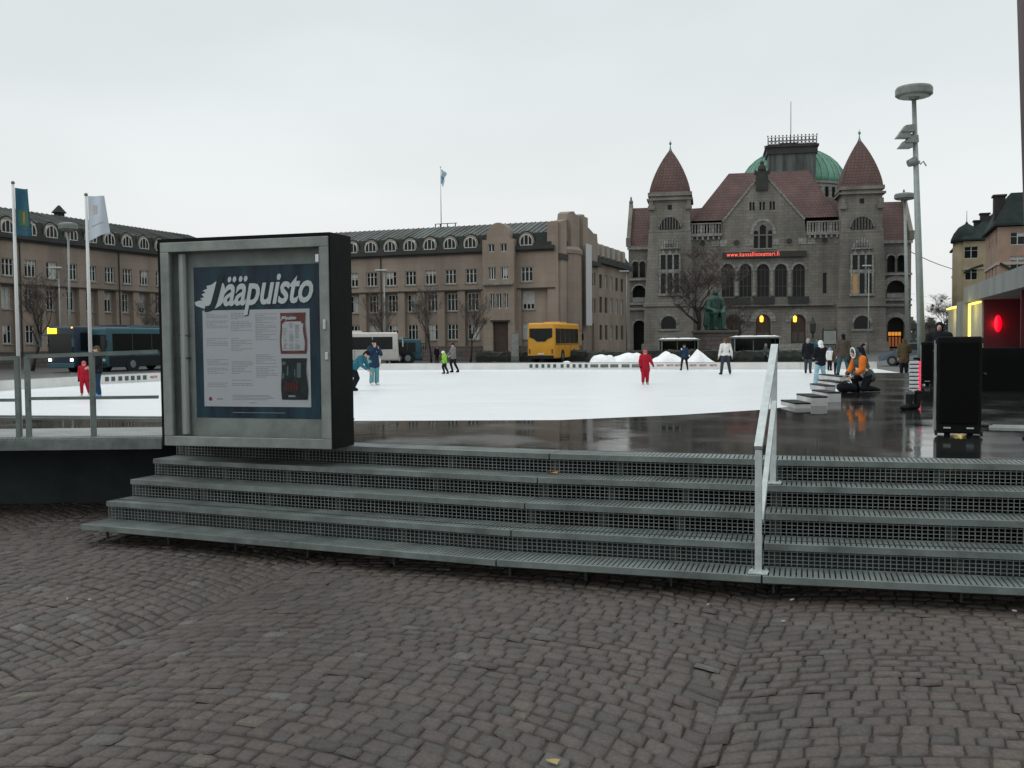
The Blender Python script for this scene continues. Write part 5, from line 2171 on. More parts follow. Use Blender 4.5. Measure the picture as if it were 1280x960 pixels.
    MB().box(cb - hb - .18, cb + hb + .18, v0 - (hb - hw_) - .25, v0 - (hb - hw_) + .1, Tz(383, cpx, v0), Tz(380.5, cpx, v0)).build('tower_band', 'theatre_stone', tw)
    return tw


tower(812.5, 863, 244, 186.5, 806, 866, 837.5)
tower(1051, 1102.5, 236, 173.5, 1047.5, 1106.5, 1077)

# dome, stage block, crest
c = dp(990, 425, 176)
v = (Vector((c.x, c.y, 0)) - FT.P).dot(FT.N)
u = (Vector((c.x, c.y, 0)) - FT.P).dot(FT.U)
ze = FT.pl(990, 236, v)[1]
zt = FT.pl(990, 186, v)[1]
rd = FT.pl(1058, 236, v)[0] - u
n = 12
mb = MB().lathe([(rd * math.cos(PI / 2 * i / n), (zt - ze) * math.sin(PI / 2 * i / n)) for i in range(n + 1)], 40, (u, v, ze))
dome = mb.build('dome', 'verdigris', th, True)
mb = MB()
for k in range(40):
    a_ = 2 * PI * k / 40
    pts = [(u + (rd + .04) * math.cos(PI / 2 * i / 8) * math.cos(a_), v + (rd + .04) * math.cos(PI / 2 * i / 8) * math.sin(a_), ze + (zt - ze + .04) * math.sin(PI / 2 * i / 8)) for i in range(8)]
    mb.tube(pts, .07, 4)
mb.build('dome_ribs', 'verdigris', dome)
MB().lathe([(rd + .3, -3.4), (rd + .3, -.5), (rd + .5, -.4), (rd + .5, 0), (rd, .05)], 40, (u, v, ze)).build('drum', 'pale_stone', dome)
mb = MB()
for k in range(40):
    a_ = 2 * PI * (k + .5) / 40
    mb.box(u + (rd + .3) * math.cos(a_) - .25, u + (rd + .3) * math.cos(a_) + .25, v + (rd + .3) * math.sin(a_) - .25, v + (rd + .3) * math.sin(a_) + .25, ze - 2.6, ze - 1.0)
mb.build('drum_windows', 'glass_dark', dome)
v2 = v - rd - .6
u0, u1 = FT.pl(960.5, 200, v2)[0], FT.pl(1020, 200, v2)[0]
z0, z1, z2, z3 = [FT.pl(990, y_, v2)[1] for y_ in (232, 192, 181, 169)]
st = MB().box(u0, u1, v2, v2 + 9, z0 - 4, z1).build('stage_block', 'copper_sheet', th)
mb = MB()
k = u0 + .3
while k < u1:
    mb.box(k - .03, k + .03, v2 - .06, v2 - .003, z0 - 4, z1)
    k += .7
mb.build('seams', 'copper_sheet', st)
mb = MB()
mb.box(u0 - .25, u1 + .25, v2 - .25, v2 + 9.25, z1 + .002, z1 + (z2 - z1) * .75)
mb.box(u0 - .45, u1 + .45, v2 - .45, v2 + 9.45, z1 + (z2 - z1) * .752, z2)
mb.build('stage_cornice', 'dark_cornice', st)
mb = MB()
N_ = 13
for row in range(2):
    yy = v2 - .2 + row * 9
    for k in range(N_ + 1):
        xx = u0 - .1 + (u1 - u0 + .2) * k / N_
        mb.box(xx - .05, xx + .05, yy - .05, yy + .05, z2, z3 - .1)
        mb.ell((xx, yy, z3 - .05), .13, 6, 4)
        if k < N_:
            xm = xx + (u1 - u0 + .2) / N_ / 2
            h_ = z3 - z2
            pts = [(xm + .26 * math.cos(t_ * 2 * PI / 8), yy, z2 + h_ * .62 + .30 * math.sin(t_ * 2 * PI / 8)) for t_ in range(9)]
            mb.tube(pts, .05, 4)
            pts = [(xm + .22 * math.cos(t_ * 2 * PI / 8), yy, z2 + h_ * .25 + .22 * math.sin(t_ * 2 * PI / 8)) for t_ in range(9)]
            mb.tube(pts, .045, 4)
    mb.bar((u0 - .1, yy, z2 + .1), (u1 + .1, yy, z2 + .1), .1, .1)
    mb.bar((u0 - .1, yy, z2 + (z3 - z2) * .42), (u1 + .1, yy, z2 + (z3 - z2) * .42), .07, .07)
mb.box(FT.pl(976, 175, v2)[0], FT.pl(999, 175, v2)[0], v2 + 3, v2 + 6, z2, z2 + (z3 - z2) * .6)
mb.build('roof_cresting', 'dark_cornice', st)
um_ = FT.pl(991, 175, v2)[0]
MB().tube([(um_, v2 + 4, z2), (um_, v2 + 4, FT.pl(991, 120, v2)[1])], [.08, .05], 6).build('mast', 'pole_dark', st)


# side wings
def side_wing(x0, x1, ytop_roof, y_eave, v0, flip):
    u0, u1 = Tu(x0, v0), Tu(x1, v0)
    ze_ = Tz(y_eave, (x0 + x1) / 2, v0)
    zr_ = Tz(ytop_roof, (x0 + x1) / 2, v0 + 4)
    holes = []
    c = (u0 + u1) / 2
    wd = u1 - u0
    panes = []
    zA0, zA1 = Tz(340, 1118, v0), Tz(319, 1118, v0)
    for s_ in (-1, 1):
        h = (c + s_ * wd * .17 - wd * .13, c + s_ * wd * .17 + wd * .13, zA0, zA1)
        panes.append(h)
    panes.append((c - wd * .31, c + wd * .31, Tz(373, 1118, v0), Tz(350.5, 1118, v0)))
    panes.append((c - wd * .28, c + wd * .28, .3, Tz(396.5, 1118, v0)))
    holes = [arch_hole(*h) for h in panes]
    mb = MB().wall(rect(u0, u1, 0, ze_), holes, v0, .7)
    mb.box(u0, u1, v0 + 1.0, v0 + 12, 0, ze_ - .02)
    mb.add([(u0, v0, 0), (u0, v0 + 1, 0), (u0, v0 + 1, ze_), (u0, v0, ze_)], [(0, 1, 2, 3)])
    mb.add([(u1, v0, 0), (u1, v0 + 1, 0), (u1, v0 + 1, ze_), (u1, v0, ze_)], [(0, 1, 2, 3)])
    wg = mb.build('side_wing', 'theatre_stone', th)
    for h in panes:
        MB().prism(arch_hole(h[0] - .05, h[1] + .05, h[2] - .02, h[3] + .05), v0 + .72, v0 + .78).build('arched_pane', 'glass_dark', wg)
    if not flip:
        h = panes[-1]
        for k in range(4):
            xa = h[0] + .25 + (h[1] - h[0] - .5) * k / 4
            MB().box(xa, xa + (h[1] - h[0] - .5) / 4 - .08, v0 + .62, v0 + .7, Tz(419.5, 1118, v0), Tz(415, 1118, v0)).build('lit_transom', 'orange_glow', wg)
            MB().box(xa + .06, xa + (h[1] - h[0] - .5) / 4 - .1, v0 + .62, v0 + .7, .6, Tz(421, 1118, v0)).build('lit_door_pane', 'orange_dim', wg)
    mb = MB()
    n = 14
    for h in panes:
        r = (h[1] - h[0]) / 2
        ro = r + (.25 if r < 1 else .7)
        cc = (h[0] + h[1]) / 2
        poly = [(cc + ro * math.cos(PI * k / n), h[3] - r + ro * math.sin(PI * k / n)) for k in range(n + 1)] + [(cc + (r + .01) * math.cos(PI * k / n), h[3] - r + (r + .01) * math.sin(PI * k / n)) for k in range(n, -1, -1)]
        MB().prism(poly, v0 - .12, v0 - .004).build('arch_ring', 'pale_stone', wg)
    for y_ in (344, 376, 383):
        z_ = Tz(y_, 1118, v0)
        MB().box(u0 - .1, u1 + .1, v0 - .3, v0 - .004, z_, z_ + .3).build('string_course', 'pale_stone', wg)
    MB().box(u0 - .15, u1 + .15, v0 - .4, v0 - .004, ze_ - .5, ze_).build('wing_cornice', 'pale_stone', wg)
    MB().box(panes[2][0], panes[2][1], v0 - .2, v0 - .01, panes[2][2], panes[2][2] + .8).build('parapet', 'pale_stone', wg)
    e0, e1 = u0 - .1, u1 + .1
    mb = MB().add([(e0, v0 - .2, ze_ + .02), (e1, v0 - .2, ze_ + .02), (e1, v0 + 6, zr_), (e0, v0 + 6, zr_), (e1, v0 + 12, ze_ + .02), (e0, v0 + 12, ze_ + .02)],
                  [(0, 1, 2, 3), (3, 2, 4, 5), (0, 3, 5), (1, 4, 2)])
    mb.build('wing_roof', 'red_tile', wg)
    eu = u1 if not flip else u0
    mb = MB()
    mb.bar((eu, v0 - .2, ze_ + .4), (eu, v0 + 6, zr_ + .4), .6, .7)
    mb.bar((eu, v0 + 12, ze_ + .4), (eu, v0 + 6, zr_ + .4), .6, .7)
    mb.box(eu - .35, eu + .35, v0 - .5, v0 + .3, ze_, ze_ + 1.3)
    mb.lathe([(.3, 0), (.34, .3), (.12, .7), (.16, .9), (0, 1.2)], 8, (eu, v0 + 6, zr_ + .7))
    mb.build('wing_gable', 'theatre_stone', wg)


side_wing(1101, 1138.5, 250, 300, 1.2, False)
side_wing(786, 812, 258, 308, 1.2, True)
# front steps
mb = MB()
for k in range(5):
    mb.box(Tu(903) - .3 * (4 - k) * 0, Tu(1012), -3.2 + k * .5, .0 if k == 4 else -3.2 + (k + 1) * .5 + .02, .02, .22 * (k + 1))
mb.build('front_steps', 'pale_stone', th)

# ------------------------------------------------------------------ buildings at the right
def street_house(name, label, px_corner, D, g, eave_py, side_px, front_len, wallm, roofm, rows, front_w, side_n, roof_h, chim, inset=None):
    P = dp(px_corner, 425, D)
    F = Frame((P.x, P.y), -R(20), g)
    par = thing(name, label, 'building', (P.x, P.y, g), F.a)
    zE = F.pl(px_corner, eave_py)[1]
    # side face runs away along A
    FS = Frame((P.x, P.y), R(70), g)
    sl_ = FS.pl(side_px, 400)[0]
    Ts = inv(par) @ (Matrix.Translation((P.x, P.y, g)) @ Matrix.Rotation(R(70), 4, 'Z'))
    holes, wins = [], []
    for (px_, y0, y1, w_) in front_w:
        u, z1 = F.pl(px_, y0)
        z0 = F.pl(px_, y1)[1]
        holes.append(rect(u - w_ / 2, u + w_ / 2, z0, z1))
        wins.append((u, z0, w_, z1 - z0))
    mb = MB().wall(rect(0, front_len, 0, zE), holes, 0, .25)
    mb.box(.3, front_len, .3, sl_ - .3, 0, zE - .02)
    mb.add([(front_len, 0, 0), (front_len, sl_, 0), (front_len, sl_, zE), (front_len, 0, zE)], [(0, 1, 2, 3)])
    s_h, s_w = [], []
    for k in range(side_n):
        uu = sl_ * (k + .5) / side_n
        for z0 in rows:
            s_h.append(rect(uu - .6, uu + .6, z0, z0 + 1.9))
            s_w.append((uu, z0))
    # the side face is seen from the left of the street: its outside is local -x
    m2 = MB()
    m2.wall(rect(0, sl_, 0, zE), s_h, 0, -.25)
    T_side = Matrix(((0, 1, 0, 0), (1, 0, 0, 0), (0, 0, 1, 0), (0, 0, 0, 1)))   # (s, y, z) -> (x=y, y=s)
    # mirror: positive depth goes to +x (into the block)
    m2.v = [Vector((-p.y, p.x, p.z)) for p in m2.v]
    mb.v += []
    n0 = len(mb.v)
    mb.v += m2.v
    mb.f += [tuple(i + n0 for i in f) for f in m2.f]
    mb.build('wall', wallm, par)
    for (u, z0, w_, h_) in wins:
        put_window(par, u, .14, z0, w_, h_, 2, fm='window_white', blind=.2)
    for (uu, z0) in s_w:
        o = put_window(par, 0, 0, 0, 1.2, 1.9, 2, blind=.2)
        o.matrix_basis = Matrix.Translation((.14, uu, z0)) @ Matrix.Rotation(-PI / 2, 4, 'Z')
    mb = MB()
    mb.box(-.45, front_len, -.45, -.003, zE + .1, zE + .35)
    mb.box(-.45, -.003, -.003, sl_, zE + .1, zE + .35)
    mb.build('cornice', roofm, par)
    # string course
    mb = MB()
    zc_ = zE - 4.2
    mb.box(-.12, front_len, -.12, -.003, zc_, zc_ + .3)
    mb.box(-.12, -.003, -.003, sl_, zc_, zc_ + .3)
    mb.build('string_course', 'salmon_trim', par)
    i_ = inset or min(sl_ * .35, 4.5)
    mb = MB().add([(-.4, -.4, zE + .352), (front_len, -.4, zE + .352), (front_len, sl_, zE + .352), (-.4, sl_, zE + .352), (i_, i_, zE + roof_h), (front_len - .1, i_, zE + roof_h), (front_len - .1, sl_ - i_, zE + roof_h), (i_, sl_ - i_, zE + roof_h)],
                  [(0, 1, 5, 4), (1, 2, 6, 5), (2, 3, 7, 6), (3, 0, 4, 7), (4, 5, 6, 7)])
    rf = mb.build('roof', roofm, par)
    for (x0, x1, yt, vv) in chim:
        u0, u1 = F.pl(x0, yt, vv)[0], F.pl(x1, yt, vv)[0]
        zt_ = F.pl((x0 + x1) / 2, yt, vv)[1]
        mb = MB().box(u0, u1, vv, vv + 1.6, zE + .5, zt_ - .2)
        mb.box(u0 - .15, u1 + .15, vv - .15, vv + 1.75, zt_ - .198, zt_)
        mb.build('chimney', 'chimney_brick', rf)
    return par, F, zE, sl_


hp_, Fp, zEp, slp = street_house('apartment_house', 'salmon-pink apartment house with a broad chimney above the concrete canopy at the right edge', 1246, 112, -.45, 284, 1230.5, 26, 'salmon_wall', 'roof_dark',
                          [4.0, 8.2, 12.4], [(1272, 290, 306, 1.5), (1272, 320, 338, 1.5), (1258, 345, 362, 1.4)], 4, 3.9, [(1243, 1257, 243, 1.6)], 1.4)
hy_, Fy, zEy, sly = street_house('corner_house', 'ochre-yellow corner house with a rounded dark turret roof, beyond the concrete pavilion', 1203, 150, -.45, 302, 1189.5, 16, 'ochre_wall', 'roof_dark',
                           [4.5, 8.7, 12.6], [(1214, 308, 323, 1.9), (1214, 335, 350, 1.7)], 5, 4.6, [(1226, 1237, 266, 3), (1218, 1228, 275, 3.4)])
# rounded turret on the ochre house
mb = MB()
rr = 1.9
mb.lathe([(rr, 0), (rr, zEy)], 20, (.6, 2.2, 0))
tu = mb.build('turret', 'ochre_wall', hy_, True)
mb = MB().lathe([(rr + .35, zEy), (rr + .3, zEy + .5), (rr * .95, zEy + 1.4), (rr * .6, zEy + 2.3), (rr * .15, zEy + 2.8), (.05, zEy + 3.2), (.03, zEy + 4.8)], 20, (.6, 2.2, 0))
mb.build('turret_roof', 'roof_dark', tu, True)
# wall climbing stair shape on the house fronts (dark sloping rail lines)
mb = MB()
for F_, par_, pts in ((Fy, hy_, [(1205, 341), (1214, 336), (1229, 331)]), ):
    q_ = [F_.pl(x_, y_, -.15) for x_, y_ in pts]
    for a_, b_ in zip(q_, q_[1:]):
        mb.bar((a_[0], -.15, a_[1]), (b_[0], -.15, b_[1]), .2, .25)
mb.build('roof_line_flashing', 'roof_dark', hy_)
mb = MB()
q_ = [Fp.pl(x_, y_, -.15) for x_, y_ in [(1250, 329), (1265, 337.5)]]
mb.bar((q_[0][0], -.15, q_[0][1]), (q_[1][0], -.15, q_[1][1]), .2, .25)
mb.build('roof_line_flashing', 'roof_dark', hp_)

# ------------------------------------------------------------------ pavilion with the concrete canopy
P0 = dp(1290, 425, 29.5)
FPv = Frame((P0.x, P0.y), R(72), -.2)
pav = thing('pavilion', 'low concrete pavilion with a red-lit bay and yellow-lit walls behind the loudspeaker', 'pavilion', (P0.x, P0.y, -.2), FPv.a)
uA = FPv.pl(1280, 400)[0]
uB = FPv.pl(1219, 400)[0]
uC = FPv.pl(1205, 400)[0]
uD = FPv.pl(1196, 400)[0]
uE2 = FPv.pl(1179, 400)[0]
zt0 = FPv.pl(1280, 331)[1]
zb0 = FPv.pl(1280, 358.5)[1]
# local: x along the front (away from us), y inwards = to the left of travel; the interior is to the right, -y
mb = MB()
mb.add([(-14, 0, zb0), (uC, 0, zb0), (uC, 0, zt0), (-14, 0, zt0), (-14, -9, zb0), (uC, -9, zb0), (uC, -9, zt0), (-14, -9, zt0)], [(0, 1, 2, 3), (4, 7, 6, 5), (0, 4, 5, 1), (3, 2, 6, 7), (1, 5, 6, 2), (0, 3, 7, 4)])
mb.build('canopy', 'concrete', pav)
u_r0 = FPv.pl(1265, 400)[0]
mb = MB()
mb.box(u_r0, uB - .25, -3.2, -3.05, 0, zb0 - .01)
mb.box(uB - .25, uB - .1, -3.2, -.3, 0, zb0 - .01)
mb.box(u_r0 - .1, u_r0, -3.2, -.25, 0, zb0 - .01)
mb.build('red_bay', 'red_interior', pav)
MB().box(-14, u_r0 - .11, -.5, -.35, .9, zb0 - .01).build('glazing', 'glass_bus', pav)
mb = MB()
for k in range(7):
    mb.box(-14 + k * 2.3, -14 + k * 2.3 + .08, -.34, -.2, 0, zb0 - .01)
mb.box(-14, u_r0 - .11, -.33, -.2, .0, .9)
mb.build('glazing_bars', 'concrete_dark', pav)
def at_u(px_, py_, u):
    d = ray(px_, py_)
    t_ = (u - (CAM - FPv.P).dot(FPv.U)) / d.dot(FPv.U)
    X = CAM + d * t_
    return (X - FPv.P).dot(FPv.N), X.z - FPv.g


yl, zr_ = at_u(1247.5, 404.5, uB - .55)
ur = uB - .55
MB().ell((ur, yl, zr_), (.12, .15, .36), 12, 8).build('red_lamp', 'red_lamp', pav, True)
ld = bpy.data.lights.new('red_lamp_light', 'POINT')
ld.energy = 11
ld.color = (1, .02, .03)
ld.shadow_soft_size = .08
lo = bpy.data.objects.new('red_lamp_light', ld)
col.objects.link(lo)
lo.parent = pav
lo.location = (ur + .17, yl, zr_)
# yellow-washed walls: a slab, a grey pier between, and a second slab
zy1 = FPv.pl(1212, 373)[1]
zy2 = FPv.pl(1188, 387)[1]
mat('pier_wall', (0.30, 0.29, 0.22), .8, var=.15)
MB().box(uB - .09, uC, -4, -.25, 0, zb0 - .01).build('near_wall', 'pier_wall', pav)
MB().box(uC + .01, uD, -4, .02, 0, zb0 + .1).build('grey_pier', 'concrete', pav)
MB().box(uD + .01, uE2, -4, -.25, 0, zy2 + .2).build('far_wall', 'pier_wall', pav)
MB().box(uC - .30, uC - .05, -.24, -.16, .3, zb0 - .05).build('wall_washer', 'yellow_lamp', pav)
MB().box(uB + .1, uC - .32, -.24, -.14, zb0 - .12, zb0 - .05).build('wall_washer', 'yellow_lamp', pav)
MB().box(uD + .3, uE2 - .1, -.24, -.14, zy2 + .06, zy2 + .15).build('wall_washer', 'yellow_lamp', pav)
MB().box(uD + .05, uD + .32, -.24, -.16, .4, zy2).build('wall_washer', 'yellow_lamp', pav)
for (uu, zz, en) in ((uB + (uC - uB) * .5, zb0 - .4, 26), ((uD + uE2) / 2, zy2 - .25, 30)):
    ld = bpy.data.lights.new('wall_washer_light', 'POINT')
    ld.energy = en
    ld.color = (1, .8, .25)
    ld.shadow_soft_size = .15
    lo = bpy.data.objects.new('wall_washer_light', ld)
    col.objects.link(lo)
    lo.parent = pav
    lo.location = (uu, .35, zz)
# ------------------------------------------------------------------ vehicles (local: x right, y forward, z up; origin at centre of the base)
def bus(label, loc, rz, L, W, H, body, kind='coach', trim='bus_dark', group=None, name='bus', dest=False, lower=None, lit=False):
    b = thing(name, label, 'bus', loc, rz, group)
    hw, hl = W / 2, L / 2
    z0 = .32
    # body: bevelled hull with a cambered roof line, wheel arches left dark
    bm = bmesh.new()
    bmesh.ops.create_cube(bm, size=1)
    for v in bm.verts:
        up = v.co.z > 0
        v.co = Vector((v.co.x * W * (0.97 if up else 1), v.co.y * L * (.985 if up else 1), z0 + (v.co.z + .5) * (H - z0)))
    bmesh.ops.bevel(bm, geom=bm.edges[:], offset=.16, segments=3, affect='EDGES', profile=.5)
    hull = MB().bm(bm).build('body', body, b, True)
    if lower:
        MB().box(-hw - .006, hw + .006, -hl + .18, hl - .18, z0 + .1, z0 + .75, .01).build('lower_band', lower, hull)
    zw0, zw1 = H * .47, H * .86
    # side windows: separate panes with pillars
    n = max(3, int(L / 1.9))
    for s_ in (-1, 1):
        y = -hl + .5
        wl_ = (L - 1.0) / n
        for k in range(n):
            ya, yb = y + k * wl_ + .02, y + (k + 1) * wl_ - .02
            mb = MB()
            xa = s_ * (hw * .985 + .004)
            mb.add([(xa, ya, zw0), (xa, yb, zw0), (xa * .99, yb, zw1), (xa * .99, ya, zw1), (xa - s_ * .03, ya, zw0), (xa - s_ * .03, yb, zw0), (xa * .99 - s_ * .03, yb, zw1), (xa * .99 - s_ * .03, ya, zw1)],
                   [(0, 1, 2, 3), (4, 7, 6, 5), (0, 4, 5, 1), (1, 5, 6, 2), (2, 6, 7, 3), (3, 7, 4, 0)])
            mb.build('window', 'glass_bus', b)
        MB().box(s_ * (hw + .001) - .006, s_ * (hw + .001) + .006, -hl + .3, hl - .3, zw0 - .09, zw0 - .05).build('side_moulding', trim, b)
    for s_ in (-1, 1):
        for k in range(4):
            yy = -hl + L * (k + .7) / 4.4
            MB().box(s_ * (hw + .002) - .004, s_ * (hw + .002) + .004, yy - .012, yy + .012, z0 + .15, zw0 - .1).build('panel_seam', 'bus_dark', b)
    # windscreen and rear window
    zf0 = H * .36
    MB().box(-hw + .16, hw - .16, hl - .02, hl + .012, zf0, H * .84, .01).build('windscreen', 'glass_bus', b)
    mb = MB()
    rw = hw - .2
    prof = [(-rw, H * .86), (rw, H * .86), (rw, H * .64), (rw * .62, H * .6), (rw * .35, H * .53), (-rw * .35, H * .53), (-rw * .62, H * .6), (-rw, H * .64)]
    mb.prism(prof, -hl - .012, -hl + .02)
    mb.build('rear_window', 'glass_bus', b)
    mb = MB()
    for k in range(2):
        MB().box((-1, 1)[k] * (hw - .28) - .12, (-1, 1)[k] * (hw - .28) + .12, hl - .01, hl + .02, z0 + .42, z0 + .58, .01).build('headlight', 'headlight' if lit else 'lamp_glass', b)
        MB().box((-1, 1)[k] * (hw - .2) - .07, (-1, 1)[k] * (hw - .2) + .07, -hl - .02, -hl + .01, z0 + .45, z0 + .85, .01).build('tail_light', 'paper_red', b)
    MB().box(-hw + .05, hw - .05, hl - .02, hl + .05, z0 - .02, z0 + .3, .03).build('bumper', trim, b)
    MB().box(-hw + .05, hw - .05, -hl - .05, -hl + .02, z0 - .02, z0 + .3, .03).build('bumper', trim, b)
    MB().box(-.3, .3, -hl - .03, -hl - .012, z0 + .38, z0 + .5).build('number_plate', 'board_white', b)
    wy = [hl - 2.3, -hl + 2.9] if L > 7 else [hl - 1.2, -hl + 1.2]
    for s_ in (-1, 1):
        for yy in wy:
            T_ = Matrix.Translation((s_ * (hw - .14), yy, .5)) @ Matrix.Rotation(PI / 2, 4, 'Y')
            wh = MB().lathe([(0, -.16), (.42, -.16), (.5, -.1), (.5, .1), (.42, .16), (0, .16)], 20).xf(T_).build('wheel', 'bus_tyre', b, False)
            MB().lathe([(0, -.175), (.24, -.175), (.28, -.15), (.28, .15), (.24, .175), (0, .175)], 14).xf(T_).build('rim', 'hub', wh)
            MB().lathe([(.5, -.02), (.62, -.02), (.62, .02), (.5, .02)], 20).xf(Matrix.Translation((s_ * (hw + .002), yy, .5)) @ Matrix.Rotation(PI / 2, 4, 'Y')).build('wheel_arch', trim, b)
        mb = MB().tube([(s_ * (hw - .1), hl - .05, H * .8), (s_ * (hw + .2), hl + .3, H * .82), (s_ * (hw + .22), hl + .32, H * .72)], .03, 6)
        mb.box(s_ * (hw + .22) - .1, s_ * (hw + .22) + .1, hl + .28, hl + .36, H * .55, H * .72, .02)
        mb.build('mirror', trim, b)
    MB().box(-hw * .6, hw * .6, -L * .1, L * .18, H - .01, H + .14, .04).build('roof_unit', body if body != 'bus_dark' else 'bus_teal', b)
    if dest:
        MB().box(.28, 1.12, hl + .005, hl + .03, H * .84, H * .96, .01).build('destination_display', 'yellow_sign', b)
        for s_ in (-1, 1):
            MB().box(s_ * 1.05 - .05, s_ * 1.05 + .05, hl - .02, hl + .02, H * .955, H * .985).build('marker_light', 'amber_lamp', b)
    return b


mat('yellow_sign', (0.8, 0.65, 0.05), .4, emit=(1.0, .78, .02), estr=1.5)


def put_bus(px_near, py_base, D, heading, L, W, corner, **kw):
    """place so that one bottom corner stands at the pixel column px_near at depth D"""
    g = gz(D)
    P = dp(px_near, 425, D)
    cx, cy = corner
    f = Vector((-math.sin(heading), math.cos(heading), 0))
    r = Vector((math.cos(heading), math.sin(heading), 0))
    c = Vector((P.x, P.y, 0)) - r * (cx * W / 2) - f * (cy * L / 2)
    return bus(loc=(c.x, c.y, g), rz=heading, L=L, W=W, **kw)


# yellow coach: rear to the camera, its right flank seen
put_bus(693, 452, 86.5, -R(17), 9.6, 2.45, (1, -1), H=3.45, body='yellow_coach', label='bright yellow coach seen from behind in front of the brown office building', name='coach', trim='bus_dark')
# white bus, mostly behind the poster case
put_bus(498.5, 454, 84, -R(81), 9.5, 2.4, (1, 1), H=2.72, body='bus_white', label='white bus with a dark window band just right of the poster case', trim='bus_white')
put_bus(527, 455, 86, -R(80), 3.2, 1.8, (1, 1), H=2.15, body='bus_teal', label='small teal-blue van behind the bare trees, right of the white bus', name='van', trim='bus_dark')
# dark city bus on the left, front to the camera
put_bus(93, 463, 66, R(157), 12.5, 2.5, (-1, 1) if False else (-1, 1), H=3.05, body='bus_blue', lower='bus_dark', label='dark blue city bus with a yellow destination display at the left', lit=True, dest=True, trim='bus_teal')
bb = bus('teal-roofed city bus behind the flagpoles, its long side to the rink', (0, 0, 0), 0, 12, 2.5, 3.0, 'bus_teal', trim='bus_dark', lower='bus_dark')
P = dp(196, 425, 72.5)
hd = R(157)
bb.location = (P.x, P.y, gz(72.5)); bb.rotation_euler = (0, 0, hd)

# grey car at the far right, mostly hidden
def car(label, loc, rz, body):
    c = thing('parked_car', label, 'car', loc, rz)
    hull = MB()
    prof = [(-2.1, .3), (2.1, .3), (2.15, .6), (2.0, .82), (1.1, .95), (.45, 1.42), (-1.2, 1.45), (-1.85, 1.0), (-2.12, .9)]
    vs = []
    for s_ in (-1, 1):
        for y, z in prof:
            vs.append((s_ * (.85 if z < 1.0 else .68), y, z))
    n = len(prof)
    hull.add(vs, [(i, (i + 1) % n, n + (i + 1) % n, n + i) for i in range(n)] + [tuple(range(n - 1, -1, -1)), tuple(range(n, 2 * n))])
    b = hull.build('body', body, c)
    MB().add([(-.66, 1.12, .97), (.66, 1.12, .97), (.6, .52, 1.38), (-.6, .52, 1.38)], [(0, 1, 2, 3)]).build('windscreen', 'glass_bus', c)
    MB().add([(-.6, -1.86, 1.03), (.6, -1.86, 1.03), (.56, -1.3, 1.4), (-.56, -1.3, 1.4)], [(0, 1, 2, 3)]).build('rear_window', 'glass_bus', c)
    for s_ in (-1, 1):
        MB().add([(s_ * .80, -1.6, 1.0), (s_ * .80, .9, .98), (s_ * .70, .4, 1.37), (s_ * .70, -1.15, 1.39)], [(0, 1, 2, 3)]).build('side_window', 'glass_bus', c)
        for y in (1.3, -1.3):
            T_ = Matrix.Translation((s_ * .78, y, .32)) @ Matrix.Rotation(PI / 2, 4, 'Y')
            wh = MB().lathe([(0, -.1), (.3, -.1), (.33, 0), (.3, .1), (0, .1)], 16).xf(T_).build('wheel', 'bus_tyre', c)
            MB().lathe([(0, -.11), (.18, -.11), (.18, .11), (0, .11)], 12).xf(T_).build('rim', 'hub', wh)
        MB().box(s_ * .6 - .15, s_ * .6 + .15, -2.15, -2.08, .62, .75).build('tail_light', 'paper_red', c)
        MB().box(s_ * .6 - .15, s_ * .6 + .15, 2.06, 2.16, .56, .68).build('headlight', 'lamp_glass', c)
    return c


P = dp(1146, 425, 62)
car('grey car parked beyond the brown-coated person at the right', (P.x, P.y, gz(62)), R(60), 'car_grey')

# ------------------------------------------------------------------ shelters
def shelter(pxl, pxr, pyt, D, label):
    P, Q = dp(pxl, pyt, D), dp(pxr, pyt, D)
    g = gz(D)
    w_ = Q.x - P.x
    h = P.z - g
    s_ = thing('bus_shelter', label, 'bus shelter', (P.x, D, g), 0, 'bus shelters before the theatre')
    MB().box(-.1, w_ + .1, -.2, 1.5, h - .16, h - .03, .02).build('roof', 'alu_frame', s_)
    mb = MB()
    nx = 14
    vs = [(-.08 + (w_ + .16) * i / nx, -.18 + 1.66 * j / 4, h - .028 + (.07 + .03 * math.sin(i * 1.3 + j)) * (1 if 0 < j < 4 and 0 < i < nx else .0)) for j in range(5) for i in range(nx + 1)]
    mb.add(vs, [(j * (nx + 1) + i, j * (nx + 1) + i + 1, (j + 1) * (nx + 1) + i + 1, (j + 1) * (nx + 1) + i) for j in range(4) for i in range(nx)])
    mb.build('roof_snow', 'snow', s_, True)
    for xx in (0.05, w_ / 2, w_ - .05):
        mb = MB().box(xx - .04, xx + .04, 1.3, 1.38, 0, h - .16)
        mb.build('post', 'pole_grey', s_)
    for xx in (0.05, w_ - .05):
        MB().box(xx - .03, xx + .03, -.08, -.02, 0, h - .16).build('post', 'pole_grey', s_)
    MB().box(.1, w_ - .1, 1.32, 1.335, .25, h - .2).build('back_glass', 'glass_bus', s_)
    for xx in (.05, w_ - .05):
        MB().box(xx - .008, xx + .008, 0, 1.3, .25, h - .2).build('side_glass', 'glass_shelter', s_)
    MB().box(.05, w_ - .05, -.06, -.02, .58, .66).build('front_rail', 'sign_white', s_)
    MB().box(.4, w_ - .4, .9, 1.25, .42, .47).build('bench', 'door_wood', s_)
    return s_


shelter(826.5, 873, 423.5, 88, 'small glass bus shelter left of the statue with snow on its flat roof')
shelter(917.5, 975, 420.5, 86, 'longer bus shelter with a snowy roof between the statue and the handrail')

